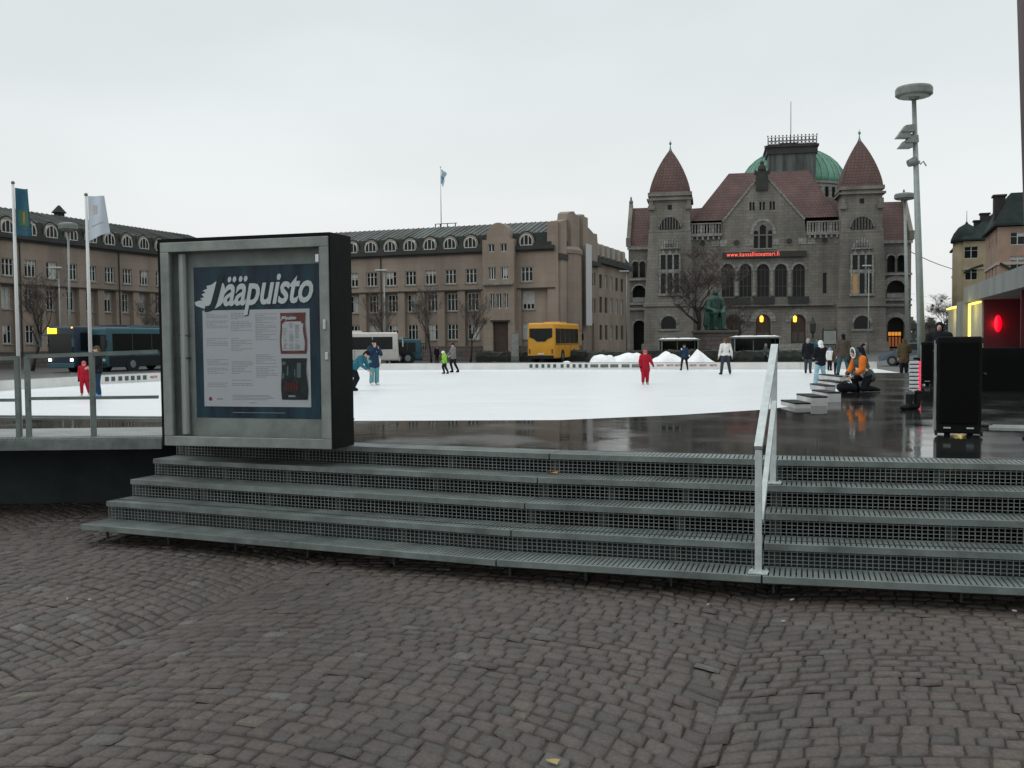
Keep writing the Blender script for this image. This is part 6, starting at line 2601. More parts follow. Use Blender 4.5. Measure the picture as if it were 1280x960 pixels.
# ------------------------------------------------------------------ hedge and low fence in front of the buildings
def hedge(pxl, pxr, D, h, label, seed=1, depth=1.1):
    r = random.Random(seed)
    g = gz(D)
    P, Q = dp(pxl, 440, D), dp(pxr, 440, D)
    w_ = Q.x - P.x
    o = thing('hedge', label, 'hedge', (P.x, D, g), 0, 'dark hedges behind the rink')
    mb = MB()
    nx = int(w_ / .4)
    vs = []
    prof = [(0, 0), (-.05, h * .5), (.1, h * .9), (depth * .5, h), (depth * .9, h * .9), (depth, h * .5), (depth, 0)]
    for i in range(nx + 1):
        for y, z in prof:
            vs.append((w_ * i / nx, y + r.uniform(-.08, .08), max(0, z + r.uniform(-.1, .08))))
    n = len(prof)
    mb.add(vs, [(i * n + k, i * n + k + 1, (i + 1) * n + k + 1, (i + 1) * n + k) for i in range(nx) for k in range(n - 1)])
    mb.build('foliage_core', 'hedge_leaf', o)
    mb = MB()
    for _ in range(int(w_ * 60)):
        x_ = r.uniform(0, w_)
        y_ = r.uniform(-.1, depth)
        z_ = r.uniform(.15, h + .08)
        a_ = Vector((r.gauss(0, 1), r.gauss(0, 1), r.gauss(0, 1))).normalized() * r.uniform(.04, .09)
        b_ = Vector((r.gauss(0, 1), r.gauss(0, 1), r.gauss(0, 1))).normalized() * r.uniform(.03, .06)
        c_ = Vector((x_, y_, z_))
        mb.add([c_ - a_, c_ - b_, c_ + a_, c_ + b_], [(0, 1, 2, 3)])
    mb.build('leaves', 'hedge_leaf', o)


hedge(733, 915, 74, 1.05, 'long dark hedge behind the snow piles, left of the longer bus shelter', 1)
hedge(915, 1052, 72, 1.0, 'dark hedge under the longer bus shelter and behind the skaters', 2)
hedge(595, 735, 92, 1.0, 'dark low hedge behind the yellow coach', 3)

# ------------------------------------------------------------------ bare trees
def tree_mesh(seed, height, spread, trunk_r, levels, up=.35, dens=3):
    r = random.Random(seed)
    trunk, crown = MB(), MB()

    def grow(p, d, L_, rad, lev):
        n = 4
        pts = [p.copy()]
        rads = [rad]
        q = p.copy()
        dd = d.copy()
        for i in range(n):
            dd = (dd + Vector((r.gauss(0, .13), r.gauss(0, .13), r.gauss(0, .07) + .03))).normalized()
            q = q + dd * (L_ / n)
            pts.append(q.copy())
            rads.append(max(.0011, rad * (1 - .55 * (i + 1) / n)))
        (trunk if lev < 2 else crown).tube(pts, rads, 8 if lev == 0 else (5 if lev < 2 else 3), cap=lev < 2)
        if lev >= levels:
            return
        k = dens + (0 if lev > 0 else 2) + r.randint(0, 1)
        for j in range(k):
            t_ = r.uniform(.35, 1.0) if lev > 0 else r.uniform(.55, 1.0)
            i0 = min(int(t_ * n), n - 1)
            b = pts[i0].lerp(pts[i0 + 1], t_ * n - i0)
            az = r.uniform(0, 2 * PI)
            side_ = Vector((math.cos(az), math.sin(az), 0))
            nd = (dd * r.uniform(.35, .9) + side_ * spread * r.uniform(.5, 1.1) + Vector((0, 0, up))).normalized()
            grow(b, nd, L_ * r.uniform(.5, .78), rads[i0] * r.uniform(.45, .7), lev + 1)
    grow(Vector((0, 0, 0)), Vector((r.gauss(0, .04), r.gauss(0, .04), 1)).normalized(), height * .42, trunk_r, 0)
    return trunk, crown


TREES = {}


def tree(label, px_, D, h, kind, group=None, g=None, rz=0, sxy=1.0):
    if kind not in TREES:
        spec = dict(street=(31, 1.0, .7, .016, 5, .42, 3), street_b=(47, 1.0, .65, .015, 5, .45, 3), big=(12, 1.0, 1.0, .024, 6, .2, 3))[kind]
        tm, cm = tree_mesh(*spec)
        hh = max(v.z for v in cm.v)
        for m_ in (tm, cm):
            m_.v = [v / hh for v in m_.v]
        TREES[kind] = (tm.mesh('trunk', 'bark', True), cm.mesh('crown', 'twig'))
    P = dp(px_, 440, D)
    t_ = thing('bare_tree', label, 'tree', (P.x, P.y, gz(D) if g is None else g), rz, group)
    a_ = link('trunk', TREES[kind][0], t_)
    b_ = link('crown', TREES[kind][1], t_)
    for o in (a_, b_):
        o.scale = (h * sxy, h * sxy, h)
    return t_


GT = 'bare street trees before the office building'
tree('leafless street tree behind the white bus, right of the poster case', 484, 93, 7.6, 'street', GT, rz=.4)
tree('leafless street tree left of the adult and green-clad child skaters', 539, 93, 7.6, 'street_b', GT, rz=1.9)
tree('leafless street tree at the left of the office building entrance', 588, 93, 7.2, 'street', GT, rz=3.3)
tree('leafless street tree behind the left flagpole', 40, 72, 7.6, 'street_b', GT, rz=4.4, sxy=1.3)
tree('leafless street tree at the left edge of the poster case', 188, 84, 7.4, 'street', GT, rz=5.2, sxy=1.2)
tree('wide leafless tree beside the statue in front of the theatre', 873, 112, 12.6, 'big', rz=.7, sxy=1.12)
tree('leafless shrubby tree right of the wide one, behind the statue', 915, 116, 6.4, 'big', rz=2.7, sxy=1.1)
GF = 'bare trees far down the street at the right'
tree('faint bare tree at the end of the street beside the theatre corner', 1149, 205, 6.5, 'big', GF, rz=1)
tree('bare tree far down the street behind the lamp mast', 1162, 190, 6, 'big', GF, rz=2.2)
tree('tallest of the far bare trees, under the hanging street lamps', 1178, 195, 10.5, 'big', GF, rz=3.4)
# far-off mass of trees closing the street
r = random.Random(77)
mb = MB()
for _ in range(1500):
    px_ = r.uniform(1136, 1200)
    D = r.uniform(215, 260)
    P = dp(px_, 440, D)
    h = r.uniform(0, 1) ** 1.2 * (4.6 + 1.6 * math.sin(px_ * .25))
    c_ = Vector((P.x, D, -.4 + h))
    a_ = Vector((r.gauss(0, 1), r.gauss(0, .4), r.gauss(0, 1))).normalized() * r.uniform(.4, .9)
    b_ = Vector((r.gauss(0, 1), r.gauss(0, .4), r.gauss(0, 1))).normalized() * r.uniform(.3, .6)
    mb.add([c_ - a_, c_ - b_, c_ + a_, c_ + b_], [(0, 1, 2, 3)])
tag(mb.build('far_trees', 'far_wood'), 'hazy grey mass of far trees closing the street right of the theatre', 'trees', kind='stuff')

# ------------------------------------------------------------------ lamps
def disc_lamp(px_top, py_top, px_base, D, r_disc, r0, r1, label, g=None, floods=False):
    top = dp(px_top, py_top, D)
    g = gz(D) if g is None else g
    base = dp(px_base, 425, D)
    H = top.z - g
    la = thing('lamp_mast', label, 'street lamp', (base.x, base.y, g), 0, 'disc-topped lamp masts')
    dx = top.x - base.x
    MB().tube([(0, 0, 0), (dx * .5, 0, H * .5), (dx, 0, H - .5)], [r0, (r0 + r1) / 2, r1], 14).build('pole', 'pole_grey', la, True)
    cap = MB().lathe([(0, -.42), (r1 * 2.2, -.42), (r1 * 2.4, -.3), (r_disc * .88, -.28), (r_disc, -.2), (r_disc, .08), (r_disc * .93, .18), (r_disc * .5, .26), (0, .28)], 32, (dx, 0, H - .1)).build('disc_head', 'lamp_cap', la)
    MB().lathe([(0, -.30), (r_disc * .8, -.305), (r_disc * .8, -.285), (0, -.285)], 28, (dx, 0, H - .1)).build('diffuser', 'lamp_glass', cap)
    if floods:
        def zz(py_):
            return dp(px_top, py_, D).z - g
        for py_, off, s_ in ((161, -.28, 1), (168.5, -.5, 1), (174.5, -.12, 1), (181, -.4, 1)):
            z_ = zz(py_)
            cx = dx * z_ / H - r1
            mb = MB()
            mb.add([(cx + off - .35, -.25, z_ - .16), (cx + off + .3, -.25, z_ - .16), (cx + off + .28, .25, z_ - .16), (cx + off - .33, .25, z_ - .16),
                    (cx + off - .1, -.16, z_ + .16), (cx + off + .3, -.18, z_ + .2), (cx + off + .3, .18, z_ + .2), (cx + off - .1, .16, z_ + .16)],
                   [(0, 3, 2, 1), (4, 5, 6, 7), (0, 1, 5, 4), (1, 2, 6, 5), (2, 3, 7, 6), (3, 0, 4, 7)])
            mb.bar((cx + off + .25, 0, z_), (cx + .1, 0, z_ + .02), .08, .08)
            f_ = mb.build('floodlight', 'lamp_cap', la)
            MB().box(cx + off - .3, cx + off + .25, -.2, .2, z_ - .175, z_ - .161).build('lens', 'lamp_glass', f_)
        z_ = zz(203)
        cx = dx * z_ / H
        T_ = Matrix.Translation((cx - .22, -.05, z_)) @ Matrix.Rotation(R(70), 4, 'Y')
        MB().lathe([(0, -.2), (.17, -.2), (.2, 0), (.24, .2), (.2, .24), (0, .22)], 14).xf(T_).build('horn_speaker', 'lamp_cap', la)
        mb = MB().tube([(cx + r0, 0, z_ - .1), (cx + .35, 0, z_ + .05), (cx + .5, 0, z_ - .18)], .035, 6)
        mb.lathe([(r1 * 1.8, -.06), (r1 * 1.8, .06), (0, .07)], 12, (cx, 0, z_))
        mb.build('bracket', 'pole_grey', la)
    return la


disc_lamp(1142.5, 111, 1153, 49, .86, .20, .105, 'tall grey lamp mast with floodlights and a disc head, behind the speakers', floods=True)
disc_lamp(1131, 243.5, 1135, 86, .86, .19, .11, 'farther disc-headed lamp mast in front of the theatre corner')
disc_lamp(85, 281, 87, 69, .62, .1, .07, 'disc-headed lamp mast between the two flagpoles at the left')


def t_lamp(px_, py_top, D, arm, label, py_b=425):
    top = dp(px_, py_top, D)
    g = gz(D)
    H = top.z - g
    la = thing('street_lamp', label, 'street lamp', (top.x, top.y, g), 0, 'slim street lamps with flat heads')
    MB().tube([(0, 0, 0), (0, 0, H * .45), (0, 0, H)], [.1, .08, .06], 8).build('pole', 'pole_grey', la, True)
    MB().box(-arm, arm * .35, -.22, .22, H, H + .16, .05).build('lamp_head', 'lamp_glass', la)
    MB().box(-arm * .8, arm * .2, -.16, .16, H - .02, H - .001).build('lens', 'lamp_cap', la)
    return la


t_lamp(1086, 333, 122, .75, 'slim street lamp in front of the right theatre tower')
t_lamp(480, 339, 97, .85, 'slim street lamp by the bare tree right of the poster case')
t_lamp(783, 340, 118, .85, 'slim street lamp between the office building and the theatre')
t_lamp(73, 336, 86, .7, 'slim street lamp between the flagpoles, in front of the long wing')

# overhead cable with hanging lamps
p, q = dp(1139, 315, 149), dp(1190, 336, 172)
cb_ = thing('overhead_cable', 'thin overhead cable from the theatre corner across the street', 'cable', (p.x, p.y, 0))
mb = MB()
pts = [p.lerp(q, i / 10) - Vector((0, 0, .2 * math.sin(PI * i / 10))) - Vector((p.x, p.y, 0)) for i in range(11)]
mb.tube(pts, .06, 5)
mb.build('wire', 'pole_dark', cb_)
for px_, py_, lab in ((1166, 382, 'dark hanging street lamp, lower of the two against the sky'), (1177, 376, 'dark hanging street lamp, higher of the two against the sky')):
    P = dp(px_, py_, 178)
    hl_ = thing('hanging_lamp', lab, 'street lamp', (P.x, P.y, P.z), 0, 'hanging street lamps')
    MB().lathe([(0, -.2), (.2, -.18), (.26, -.05), (.22, .1), (.08, .2), (0, .22)], 12).build('lamp_body', 'lamp_dark', hl_)
    MB().tube([(-9, 0, 2.2), (-4, 0, 1.0), (0, 0, .22), (5, 0, 1.0), (11, 0, 2.6)], .012, 4).build('span_wire', 'pole_dark', hl_)

# dark post close by at the right edge
pa, pb = dp(1277, 0, 8.6), dp(1285, 260, 8.6)
sl_ = (pb - pa) / (pb.z - pa.z)
p0_ = pa + sl_ * (DZ - pa.z)
pd_ = thing('leaning_post', 'dark brown post leaning at the very right edge of the view', 'post', (p0_.x, p0_.y, DZ))
MB().tube([(0, 0, 0), tuple((pa + sl_ * (6.2 - pa.z)) - p0_)], .036, 12).build('pole', 'pole_dark', pd_, True)
MB().lathe([(0, 0), (.1, 0), (.1, .02), (.0, .02)], 12).build('base_plate', 'black_paint', pd_)

# small clutter: sign post by the entrance, bollard lantern by the theatre door
def sign_post(px_, py_t, D, label, w_=.5, h_=1.9):
    P = dp(px_, py_t, D)
    g = gz(D)
    s_ = thing('information_pillar', label, 'information pillar', (P.x, P.y, g))
    H = P.z - g
    MB().box(-w_ / 2, w_ / 2, -.08, .08, .12, H, .02).build('panel', 'concrete', s_)
    MB().box(-w_ / 2 + .05, w_ / 2 - .05, -.095, -.081, .5, H - .12).build('face', 'board_back', s_)
    MB().box(-w_ / 2 - .05, w_ / 2 + .05, -.12, .12, 0, .12).build('base', 'concrete_dark', s_)


sign_post(643.5, 416, 92, 'grey information pillar left of the yellow coach', .75)
P = dp(1016, 412, 128)
ln = thing('pillar_lantern', 'dark lantern on a short stone pillar right of the theatre doors', 'lantern', (P.x, P.y, gz(128)))
z0 = dp(1016, 424, 128).z - gz(128)
MB().lathe([(.62, 0), (.62, .25), (.42, .3), (.40, z0 - .2), (.55, z0 - .15), (.55, z0)], 12).build('pillar', 'pale_stone', ln)
MB().lathe([(.15, z0), (.12, z0 + .7), (.35, z0 + .9), (.42, z0 + 2.0), (.2, z0 + 2.4), (.05, z0 + 2.8), (0, z0 + 2.85)], 10).build('lantern_body', 'dark_cornice', ln)
P = dp(1037, 425, 122)
nb = thing('notice_case', 'grey notice case against the theatre wall behind the skaters', 'notice case', (P.x, P.y, gz(122)))
for xx in (-.75, .75):
    MB().box(xx - .06, xx + .06, -.05, .05, 0, 3.2).build('post', 'dark_cornice', nb)
MB().box(-.9, .9, -.12, .12, 1.1, 3.0, .03).build('case', 'dark_cornice', nb)
MB().box(-.75, .75, -.14, -.121, 1.25, 2.85).build('notice', 'board_back', nb)
# ------------------------------------------------------------------ people: one remeshed body each, clothing as children
def remesh(o, vox, smooth=3):
    m = o.modifiers.new('skin', 'REMESH')
    m.mode = 'VOXEL'
    m.voxel_size = vox
    m.use_smooth_shade = True
    if smooth:
        s_ = o.modifiers.new('soften', 'SMOOTH')
        s_.iterations = smooth
        s_.factor = .5
    return o


def V3(*a):
    return Vector(a)


BASE = dict(head=(0, -.012, .935), neck=(0, 0, .865), chest=(0, 0, .765), waist=(0, 0, .625), pelvis=(0, 0, .53),
            shL=(-.108, 0, .815), elL=(-.138, .012, .645), wrL=(-.148, -.02, .495), shR=(.108, 0, .815), elR=(.138, .012, .645), wrR=(.148, -.02, .495),
            hiL=(-.052, 0, .515), knL=(-.06, -.012, .285), anL=(-.064, .012, .055), hiR=(.052, 0, .515), knR=(.06, -.012, .285), anR=(.064, .012, .055),
            toL=(-.072, -.085, .022), toR=(.072, -.085, .022))


def person(label, loc, h, rz, top, legs, feet='cl_dark', hat=None, hair=None, pose={}, name='person', hood=None, skates=True, cuffs=1.0, fat=1.0, hem=.50, extras=None, gloves=None, scarf=None, group=None, child=False):
    J = {k: Vector(v) for k, v in BASE.items()}
    if child:   # bigger head, shorter legs
        for k in J:
            pass
        J['head'].z = .915
    for k, v in pose.items():
        J[k] = Vector(v)
    P = thing(name, label, 'person', loc, rz, group)
    hs = 1.22 if child else 1.0

    def s(v):
        return v * h
    up = (J['head'] - J['neck']).normalized()
    fwd = Vector((0, -1, 0))
    if 'look' in pose:
        fwd = Vector(pose['look']).normalized()
    fwd = (fwd - up * fwd.dot(up)).normalized()
    sd_ = up.cross(fwd) * -1
    rot = Matrix((sd_, -fwd, up)).transposed()
    mb = MB()
    # head with jaw, nose, ears
    hd = J['head']
    mb.ell(s(hd), (s(.045) * hs, s(.056) * hs, s(.064) * hs), 16, 12, rot)
    mb.ell(s(hd + fwd * .016 - up * .036 * hs), (s(.032) * hs, s(.036) * hs, s(.034) * hs), 12, 8, rot)
    mb.ell(s(hd + fwd * .058 * hs - up * .010), (s(.009), s(.013), s(.014)), 8, 6, rot)
    for q in (-1, 1):
        mb.ell(s(hd + sd_ * q * .046 * hs), (s(.007), s(.014), s(.018)), 8, 6, rot)
    mb.cone(s(J['neck'] - up * .02), s(hd - up * .03), s(.032), s(.03))
    sh = (J['shL'] + J['shR']) / 2
    mb.cone(s(J['chest']), s(J['waist']), s(.078), s(.068))
    mb.cone(s(J['waist']), s(J['pelvis']), s(.068), s(.075))
    mb.cone(s(sh), s(J['chest']), s(.05), s(.078))
    mb.cone(s(sh), s(J['neck']), s(.05), s(.033))
    hands = {}
    for q in 'LR':
        mb.cone(s(sh), s(J['sh' + q]), s(.05), s(.037))
        mb.cone(s(J['chest']), s(J['sh' + q]), s(.06), s(.035))
        mb.cone(s(J['sh' + q]), s(J['el' + q]), s(.034), s(.025))
        mb.cone(s(J['el' + q]), s(J['wr' + q]), s(.025), s(.017))
        d = (J['wr' + q] - J['el' + q]).normalized()
        a_ = d.cross(Vector((1, 0, 0)) if abs(d.x) < .8 else Vector((0, 0, 1))).normalized()
        b_ = d.cross(a_)
        w_ = J['wr' + q]
        pal = w_ + d * .038
        hands[q] = pal
        mb.ell(s(pal), (s(.012), s(.022), s(.027)), 8, 8, Matrix((b_, a_, d)).transposed())
        for k, (off, ln_) in enumerate(((-.017, .036), (-.006, .043), (.006, .041), (.017, .032))):
            r0 = pal + d * .02 + a_ * off
            m_ = r0 + d * ln_ * .5
            e_ = m_ + (d * .8 + b_ * .6 * (1 if q == 'L' else -1)).normalized() * ln_ * .5
            mb.cone(s(r0), s(m_), s(.0056), s(.005), 6)
            mb.cone(s(m_), s(e_), s(.005), s(.0042), 6)
        tb = pal - d * .012 + a_ * -.02
        mb.cone(s(tb), s(tb + (d * .7 - a_ * .8).normalized() * .03), s(.0068), s(.0052), 6)
        mb.cone(s(J['pelvis']), s(J['hi' + q]), s(.07), s(.06))
        mb.cone(s(J['hi' + q]), s(J['kn' + q]), s(.055), s(.036))
        mb.cone(s(J['kn' + q]), s(J['an' + q]), s(.036), s(.022))
        mb.cone(s(J['an' + q]), s(J['to' + q]), s(.024), s(.018))
    body = mb.build('body', 'skin', P, True)
    remesh(body, max(.0072, .0052 * h))
    # eyes
    for q in (-1, 1):
        MB().ell(s(hd + sd_ * q * .018 * hs + fwd * .05 * hs + up * .004), s(.0062), 8, 6).build('eye', 'eye_dark', body, True)
    MB().ell(s(hd + fwd * .052 * hs - up * .034 * hs), (s(.014), s(.004), s(.0035)), 8, 6, rot).build('mouth', 'cl_pink', body, True)
    # trousers
    mb = MB()
    f = fat
    mb.cone(s(J['waist'].lerp(J['pelvis'], .6)), s(J['pelvis']), s(.078 * f), s(.086 * f))
    for q in 'LR':
        mb.cone(s(J['pelvis']), s(J['hi' + q]), s(.08 * f), s(.072 * f))
        mb.cone(s(J['hi' + q]), s(J['kn' + q]), s(.068 * f), s(.047 * f))
        mb.cone(s(J['kn' + q]), s(J['an' + q] + (J['kn' + q] - J['an' + q]) * .1), s(.047 * f), s(.036 * f * cuffs))
    remesh(mb.build('trousers', legs, P, True), .011 * max(h, .9), 2)
    # jacket: torso, skirt to the hem, sleeves
    mb = MB()
    mb.cone(s(sh - up * 0), s(J['chest']), s(.066 * f), s(.098 * f))
    mb.cone(s(J['chest']), s(J['waist']), s(.098 * f), s(.09 * f))
    he = J['pelvis'] + (J['pelvis'] - J['waist']).normalized() * (.53 - hem) * 1.0
    mb.cone(s(J['waist']), s(he.lerp(J['waist'], .35)), s(.09 * f), s(.096 * f))
    for q in 'LR':
        hq = he + (J['hi' + q] - J['pelvis']) * .9
        hq.z = he.z
        mb.cone(s(J['waist'].lerp(J['hi' + q], .3)), s(hq), s(.085 * f), s(.080 * f))
    mb.cone(s(sh), s(J['neck'] - up * .012), s(.06), s(.045))
    for q in 'LR':
        mb.cone(s(sh), s(J['sh' + q]), s(.064 * f), s(.052 * f))
        mb.cone(s(J['chest']), s(J['sh' + q]), s(.085 * f), s(.05 * f))
        mb.cone(s(J['sh' + q]), s(J['el' + q]), s(.050 * f), s(.040 * f))
        mb.cone(s(J['el' + q]), s(J['wr' + q] + (J['el' + q] - J['wr' + q]) * .08), s(.040 * f), s(.031 * f))
    remesh(mb.build('jacket', top, P, True), .011 * max(h, .9), 2)
    # footwear
    for q in 'LR':
        an, to = J['an' + q], J['to' + q]
        mb = MB()
        sc_ = 1.15
        mb.cone(s(an + (J['kn' + q] - an) * .22), s(an), s(.034), s(.033))
        mb.cone(s(an), s(to), s(.032), s(.022))
        heel = an + (an - to).normalized() * .02
        heel.z = to.z + .004 if abs(an.z - to.z) < .1 else an.z
        mb.cone(s(heel), s(to), s(.026), s(.022))
        bt = remesh(mb.build('skate' if skates else 'boot', feet, P, True), .01 * max(h, .8), 1)
        if skates:
            a_, b_ = heel.copy(), to.copy()
            a_.z = b_.z = min(a_.z, b_.z) - .022
            MB().bar(s(a_ + (a_ - b_) * .05), s(b_ + (b_ - a_) * .12), s(.006), s(.022)).build('blade', 'hub', bt)
    if hair:
        mb = MB()
        mb.ell(s(hd - fwd * .010 + up * .012), (s(.051) * hs, s(.06) * hs, s(.064) * hs), 14, 10, rot)
        mb.ell(s(hd - fwd * .035 - up * .03), (s(.044) * hs, s(.032) * hs, s(.06) * hs), 12, 8, rot)
        o = mb.build('hair', hair, P, True)
    if hat:
        mb = MB()
        mb.ell(s(hd - fwd * .005 + up * .028 * hs), (s(.053) * hs, s(.063) * hs, s(.05) * hs), 14, 10, rot)
        mb.ell(s(hd - fwd * .012 + up * .010 * hs), (s(.054) * hs, s(.06) * hs, s(.03) * hs), 14, 8, rot)
        remesh(mb.build('hat', hat, P, True), .008 * max(h, 1), 1)
    if hood:
        mb = MB()
        mb.ell(s(hd - fwd * .016 + up * .008), (s(.062) * hs, s(.064) * hs, s(.076) * hs), 14, 10, rot)
        mb.ell(s(J['neck'] - fwd * .02), (s(.068), s(.064), s(.05)), 12, 8, rot)
        remesh(mb.build('hood', hood, P, True), .009 * max(h, 1), 1)
    if gloves:
        for q in 'LR':
            MB().ell(s(hands[q] + (J['wr' + q] - J['el' + q]).normalized() * .015), (s(.026), s(.03), s(.042)), 10, 8).build('mitten', gloves, P, True)
    if scarf:
        MB().ell(s(J['neck'] - up * .01), (s(.056), s(.056), s(.026)), 12, 8, rot).build('scarf', scarf, P, True)
    if extras:
        extras(P, J, s, h)
    return P


def on_ice(px_, py_):
    return gp(px_, py_, ZI + .002)


STRIDE = dict(knL=(-.07, -.07, .30), anL=(-.075, .0, .06), toL=(-.08, -.095, .025), knR=(.075, .02, .285), anR=(.10, .13, .075), toR=(.115, .05, .03))
WIDE = dict(hiL=(-.055, 0, .515), knL=(-.095, -.02, .285), anL=(-.125, .01, .055), toL=(-.15, -.08, .022), hiR=(.055, 0, .515), knR=(.095, -.02, .285), anR=(.125, .01, .055), toR=(.15, -.08, .022))

# 1 red-clad child far left
person('child in a red snowsuit skating at far left, seen through the railing', on_ice(106, 494.5), 1.13, R(15), 'cl_red', 'cl_red', feet='cl_skate', hat='cl_pink', fat=1.18, pose=dict(STRIDE), child=True, gloves='cl_dark')
# 2 dark-clad adult beside
person('dark-clad adult skater behind the right flagpole, beside the red child', on_ice(123, 496.5), 1.62, R(-60), 'cl_dark', 'cl_navy', feet='cl_blue', hat='cl_olive', hair='cl_hair', pose=dict(elR=(.15, -.03, .66), wrR=(.10, -.16, .60)), cuffs=1.25)
# 3 crouching teal skater next to the board
person('bent-over skater in a teal jacket just right of the poster case', on_ice(444, 488.5), 1.58, R(70), 'cl_teal', 'cl_dark', feet='cl_dark', hat='cl_dark', hair='cl_dark',
       pose=dict(head=(0, -.30, .80), neck=(0, -.235, .755), chest=(0, -.15, .68), waist=(0, -.03, .56), pelvis=(0, .06, .48), shL=(-.1, -.19, .72), shR=(.1, -.19, .72), elL=(-.13, -.23, .56), wrL=(-.12, -.36, .47), elR=(.13, -.22, .56), wrR=(.12, -.30, .42),
                 hiL=(-.052, .06, .47), hiR=(.052, .06, .47), knL=(-.07, -.06, .29), knR=(.07, -.03, .27), anL=(-.07, .02, .055), anR=(.09, .09, .06), toL=(-.075, -.07, .022), toR=(.1, .0, .024), look=(0, -1, -.25)))


def bag(P, J, s, h):
    mb = MB()
    mb.ell(s(Vector((.13, .03, .55))), (s(.04), s(.07), s(.10)), 10, 8)
    mb.build('shoulder_bag', 'cl_white', P, True)
    MB().tube([s(Vector((.12, .03, .64))), s(Vector((.02, -.10, .74))), s(Vector((-.08, -.02, .85)))], s(.008), 6).build('bag_strap', 'cl_white', P)


# 4 man in blue coat
person('man in a long dark blue coat and teal trousers, hands raised to his face', on_ice(468, 481.5), 1.74, R(35), 'cl_navy', 'cl_pale_teal', feet='cl_white', hat='cl_dark', hair='cl_dark', cuffs=1.35, hem=.44, fat=1.1,
       pose=dict(elL=(-.17, -.07, .69), wrL=(-.075, -.13, .83), elR=(.15, -.05, .68), wrR=(.05, -.14, .80)), extras=bag)
# 5 green child, 6 adult behind it
person('small child in a bright green jacket skating to the left', on_ice(556, 467.2), 1.18, R(-75), 'cl_green', 'cl_dark', feet='cl_dark', hat='cl_white', hair='cl_white', child=True, fat=1.15,
       pose=dict(STRIDE, head=(0, -.06, .90), neck=(0, -.04, .84), chest=(0, -.02, .75), wrL=(-.16, -.09, .55), wrR=(.18, -.05, .56)))
person('adult in grey and black steadying the green-clad child from behind', on_ice(567, 465.5), 1.55, R(-60), 'cl_grey', 'cl_dark', feet='cl_dark', hat='cl_dark', hair='cl_hair',
       pose=dict(elL=(-.13, -.07, .67), wrL=(-.10, -.18, .58), elR=(.14, -.07, .66), wrR=(.12, -.19, .58), **{k: v for k, v in STRIDE.items()}), scarf='cl_white')
# 7 red child centre
person('child in a red snowsuit and pink hat standing mid-ice facing the camera', on_ice(806.5, 480.5), 1.27, R(8), 'cl_red', 'cl_red', feet='cl_skate', hat='cl_pink', fat=1.28, child=True, gloves='cl_dark', hem=.42,
       pose=dict(elL=(-.15, .0, .66), wrL=(-.16, -.06, .54), elR=(.17, -.02, .68), wrR=(.20, -.08, .585)))
# 8 dark figure
person('slim dark-clad skater in front of the tall snow pile', on_ice(855.5, 462.8), 1.38, R(-20), 'cl_navy', 'cl_dark', feet='cl_dark', hat='cl_dark', hair='cl_dark', fat=.95, pose=dict(WIDE, elL=(-.16, -.03, .70), wrL=(-.10, -.12, .78), wrR=(.19, -.08, .58)), gloves='cl_white')
# 9 white top woman, seen from behind
person('woman in a white top and dark jeans with light brown hair, skating away', on_ice(907, 468), 1.66, R(185), 'cl_white', 'cl_jeans', feet='cl_dark', hair='cl_hair', cuffs=1.15, pose=dict(WIDE, elL=(-.155, .01, .655), wrL=(-.185, -.02, .505), elR=(.155, .01, .655), wrR=(.18, -.03, .51)), hem=.55)
# 10
person('skater in a black coat with pale hair at the far right of the ice', on_ice(1010, 466.5), 1.62, R(150), 'cl_dark', 'cl_jeans', feet='cl_dark', hair='cl_pink' if False else 'cl_skate', fat=1.1, hem=.47)
# 11
person('person with a white hood, black jacket and flared pale blue jeans on the ice', on_ice(1025.5, 481.5), 1.55, R(200), 'cl_dark', 'cl_pale_jeans', feet='cl_dark', hood='cl_white', cuffs=1.75, fat=1.05, hem=.5,
       pose=dict(WIDE, elL=(-.13, -.05, .66), wrL=(-.08, -.15, .64), elR=(.13, -.05, .66), wrR=(.08, -.15, .64)))
# 12
person('small child in a white jacket and blue cap far across the ice', on_ice(1037, 463), 1.15, R(20), 'cl_white', 'cl_dark', feet='cl_dark', hat='cl_blue', child=True, fat=1.15)
# 13
person('tall person in a brown jacket and dark trousers standing at the rink edge', on_ice(1054, 469.5), 1.8, R(170), 'cl_brown', 'cl_denim', feet='cl_dark', hat='cl_dark', hair='cl_dark', fat=1.15, pose=dict(WIDE), skates=True)
person('child in black trousers half hidden behind the brown-jacketed person', on_ice(1046, 468.8), 1.2, R(160), 'cl_brown', 'cl_dark', feet='cl_dark', hair='cl_dark', child=True)
# 14 bending
person('skater bent over with a grey cap beside the rink edge blocks', on_ice(1067, 476), 1.62, R(95), 'cl_dark', 'cl_denim', feet='cl_dark', hat='cl_grey', hair='cl_dark',
       pose=dict(head=(0, -.27, .83), neck=(0, -.2, .79), chest=(0, -.12, .71), waist=(0, -.02, .59), pelvis=(0, .05, .50), shL=(-.1, -.16, .75), shR=(.1, -.16, .75), elL=(-.13, -.2, .6), wrL=(-.1, -.28, .47), elR=(.13, -.2, .6), wrR=(.1, -.27, .45),
                 hiL=(-.052, .05, .49), hiR=(.052, .05, .49), look=(0, -1, -.5)))
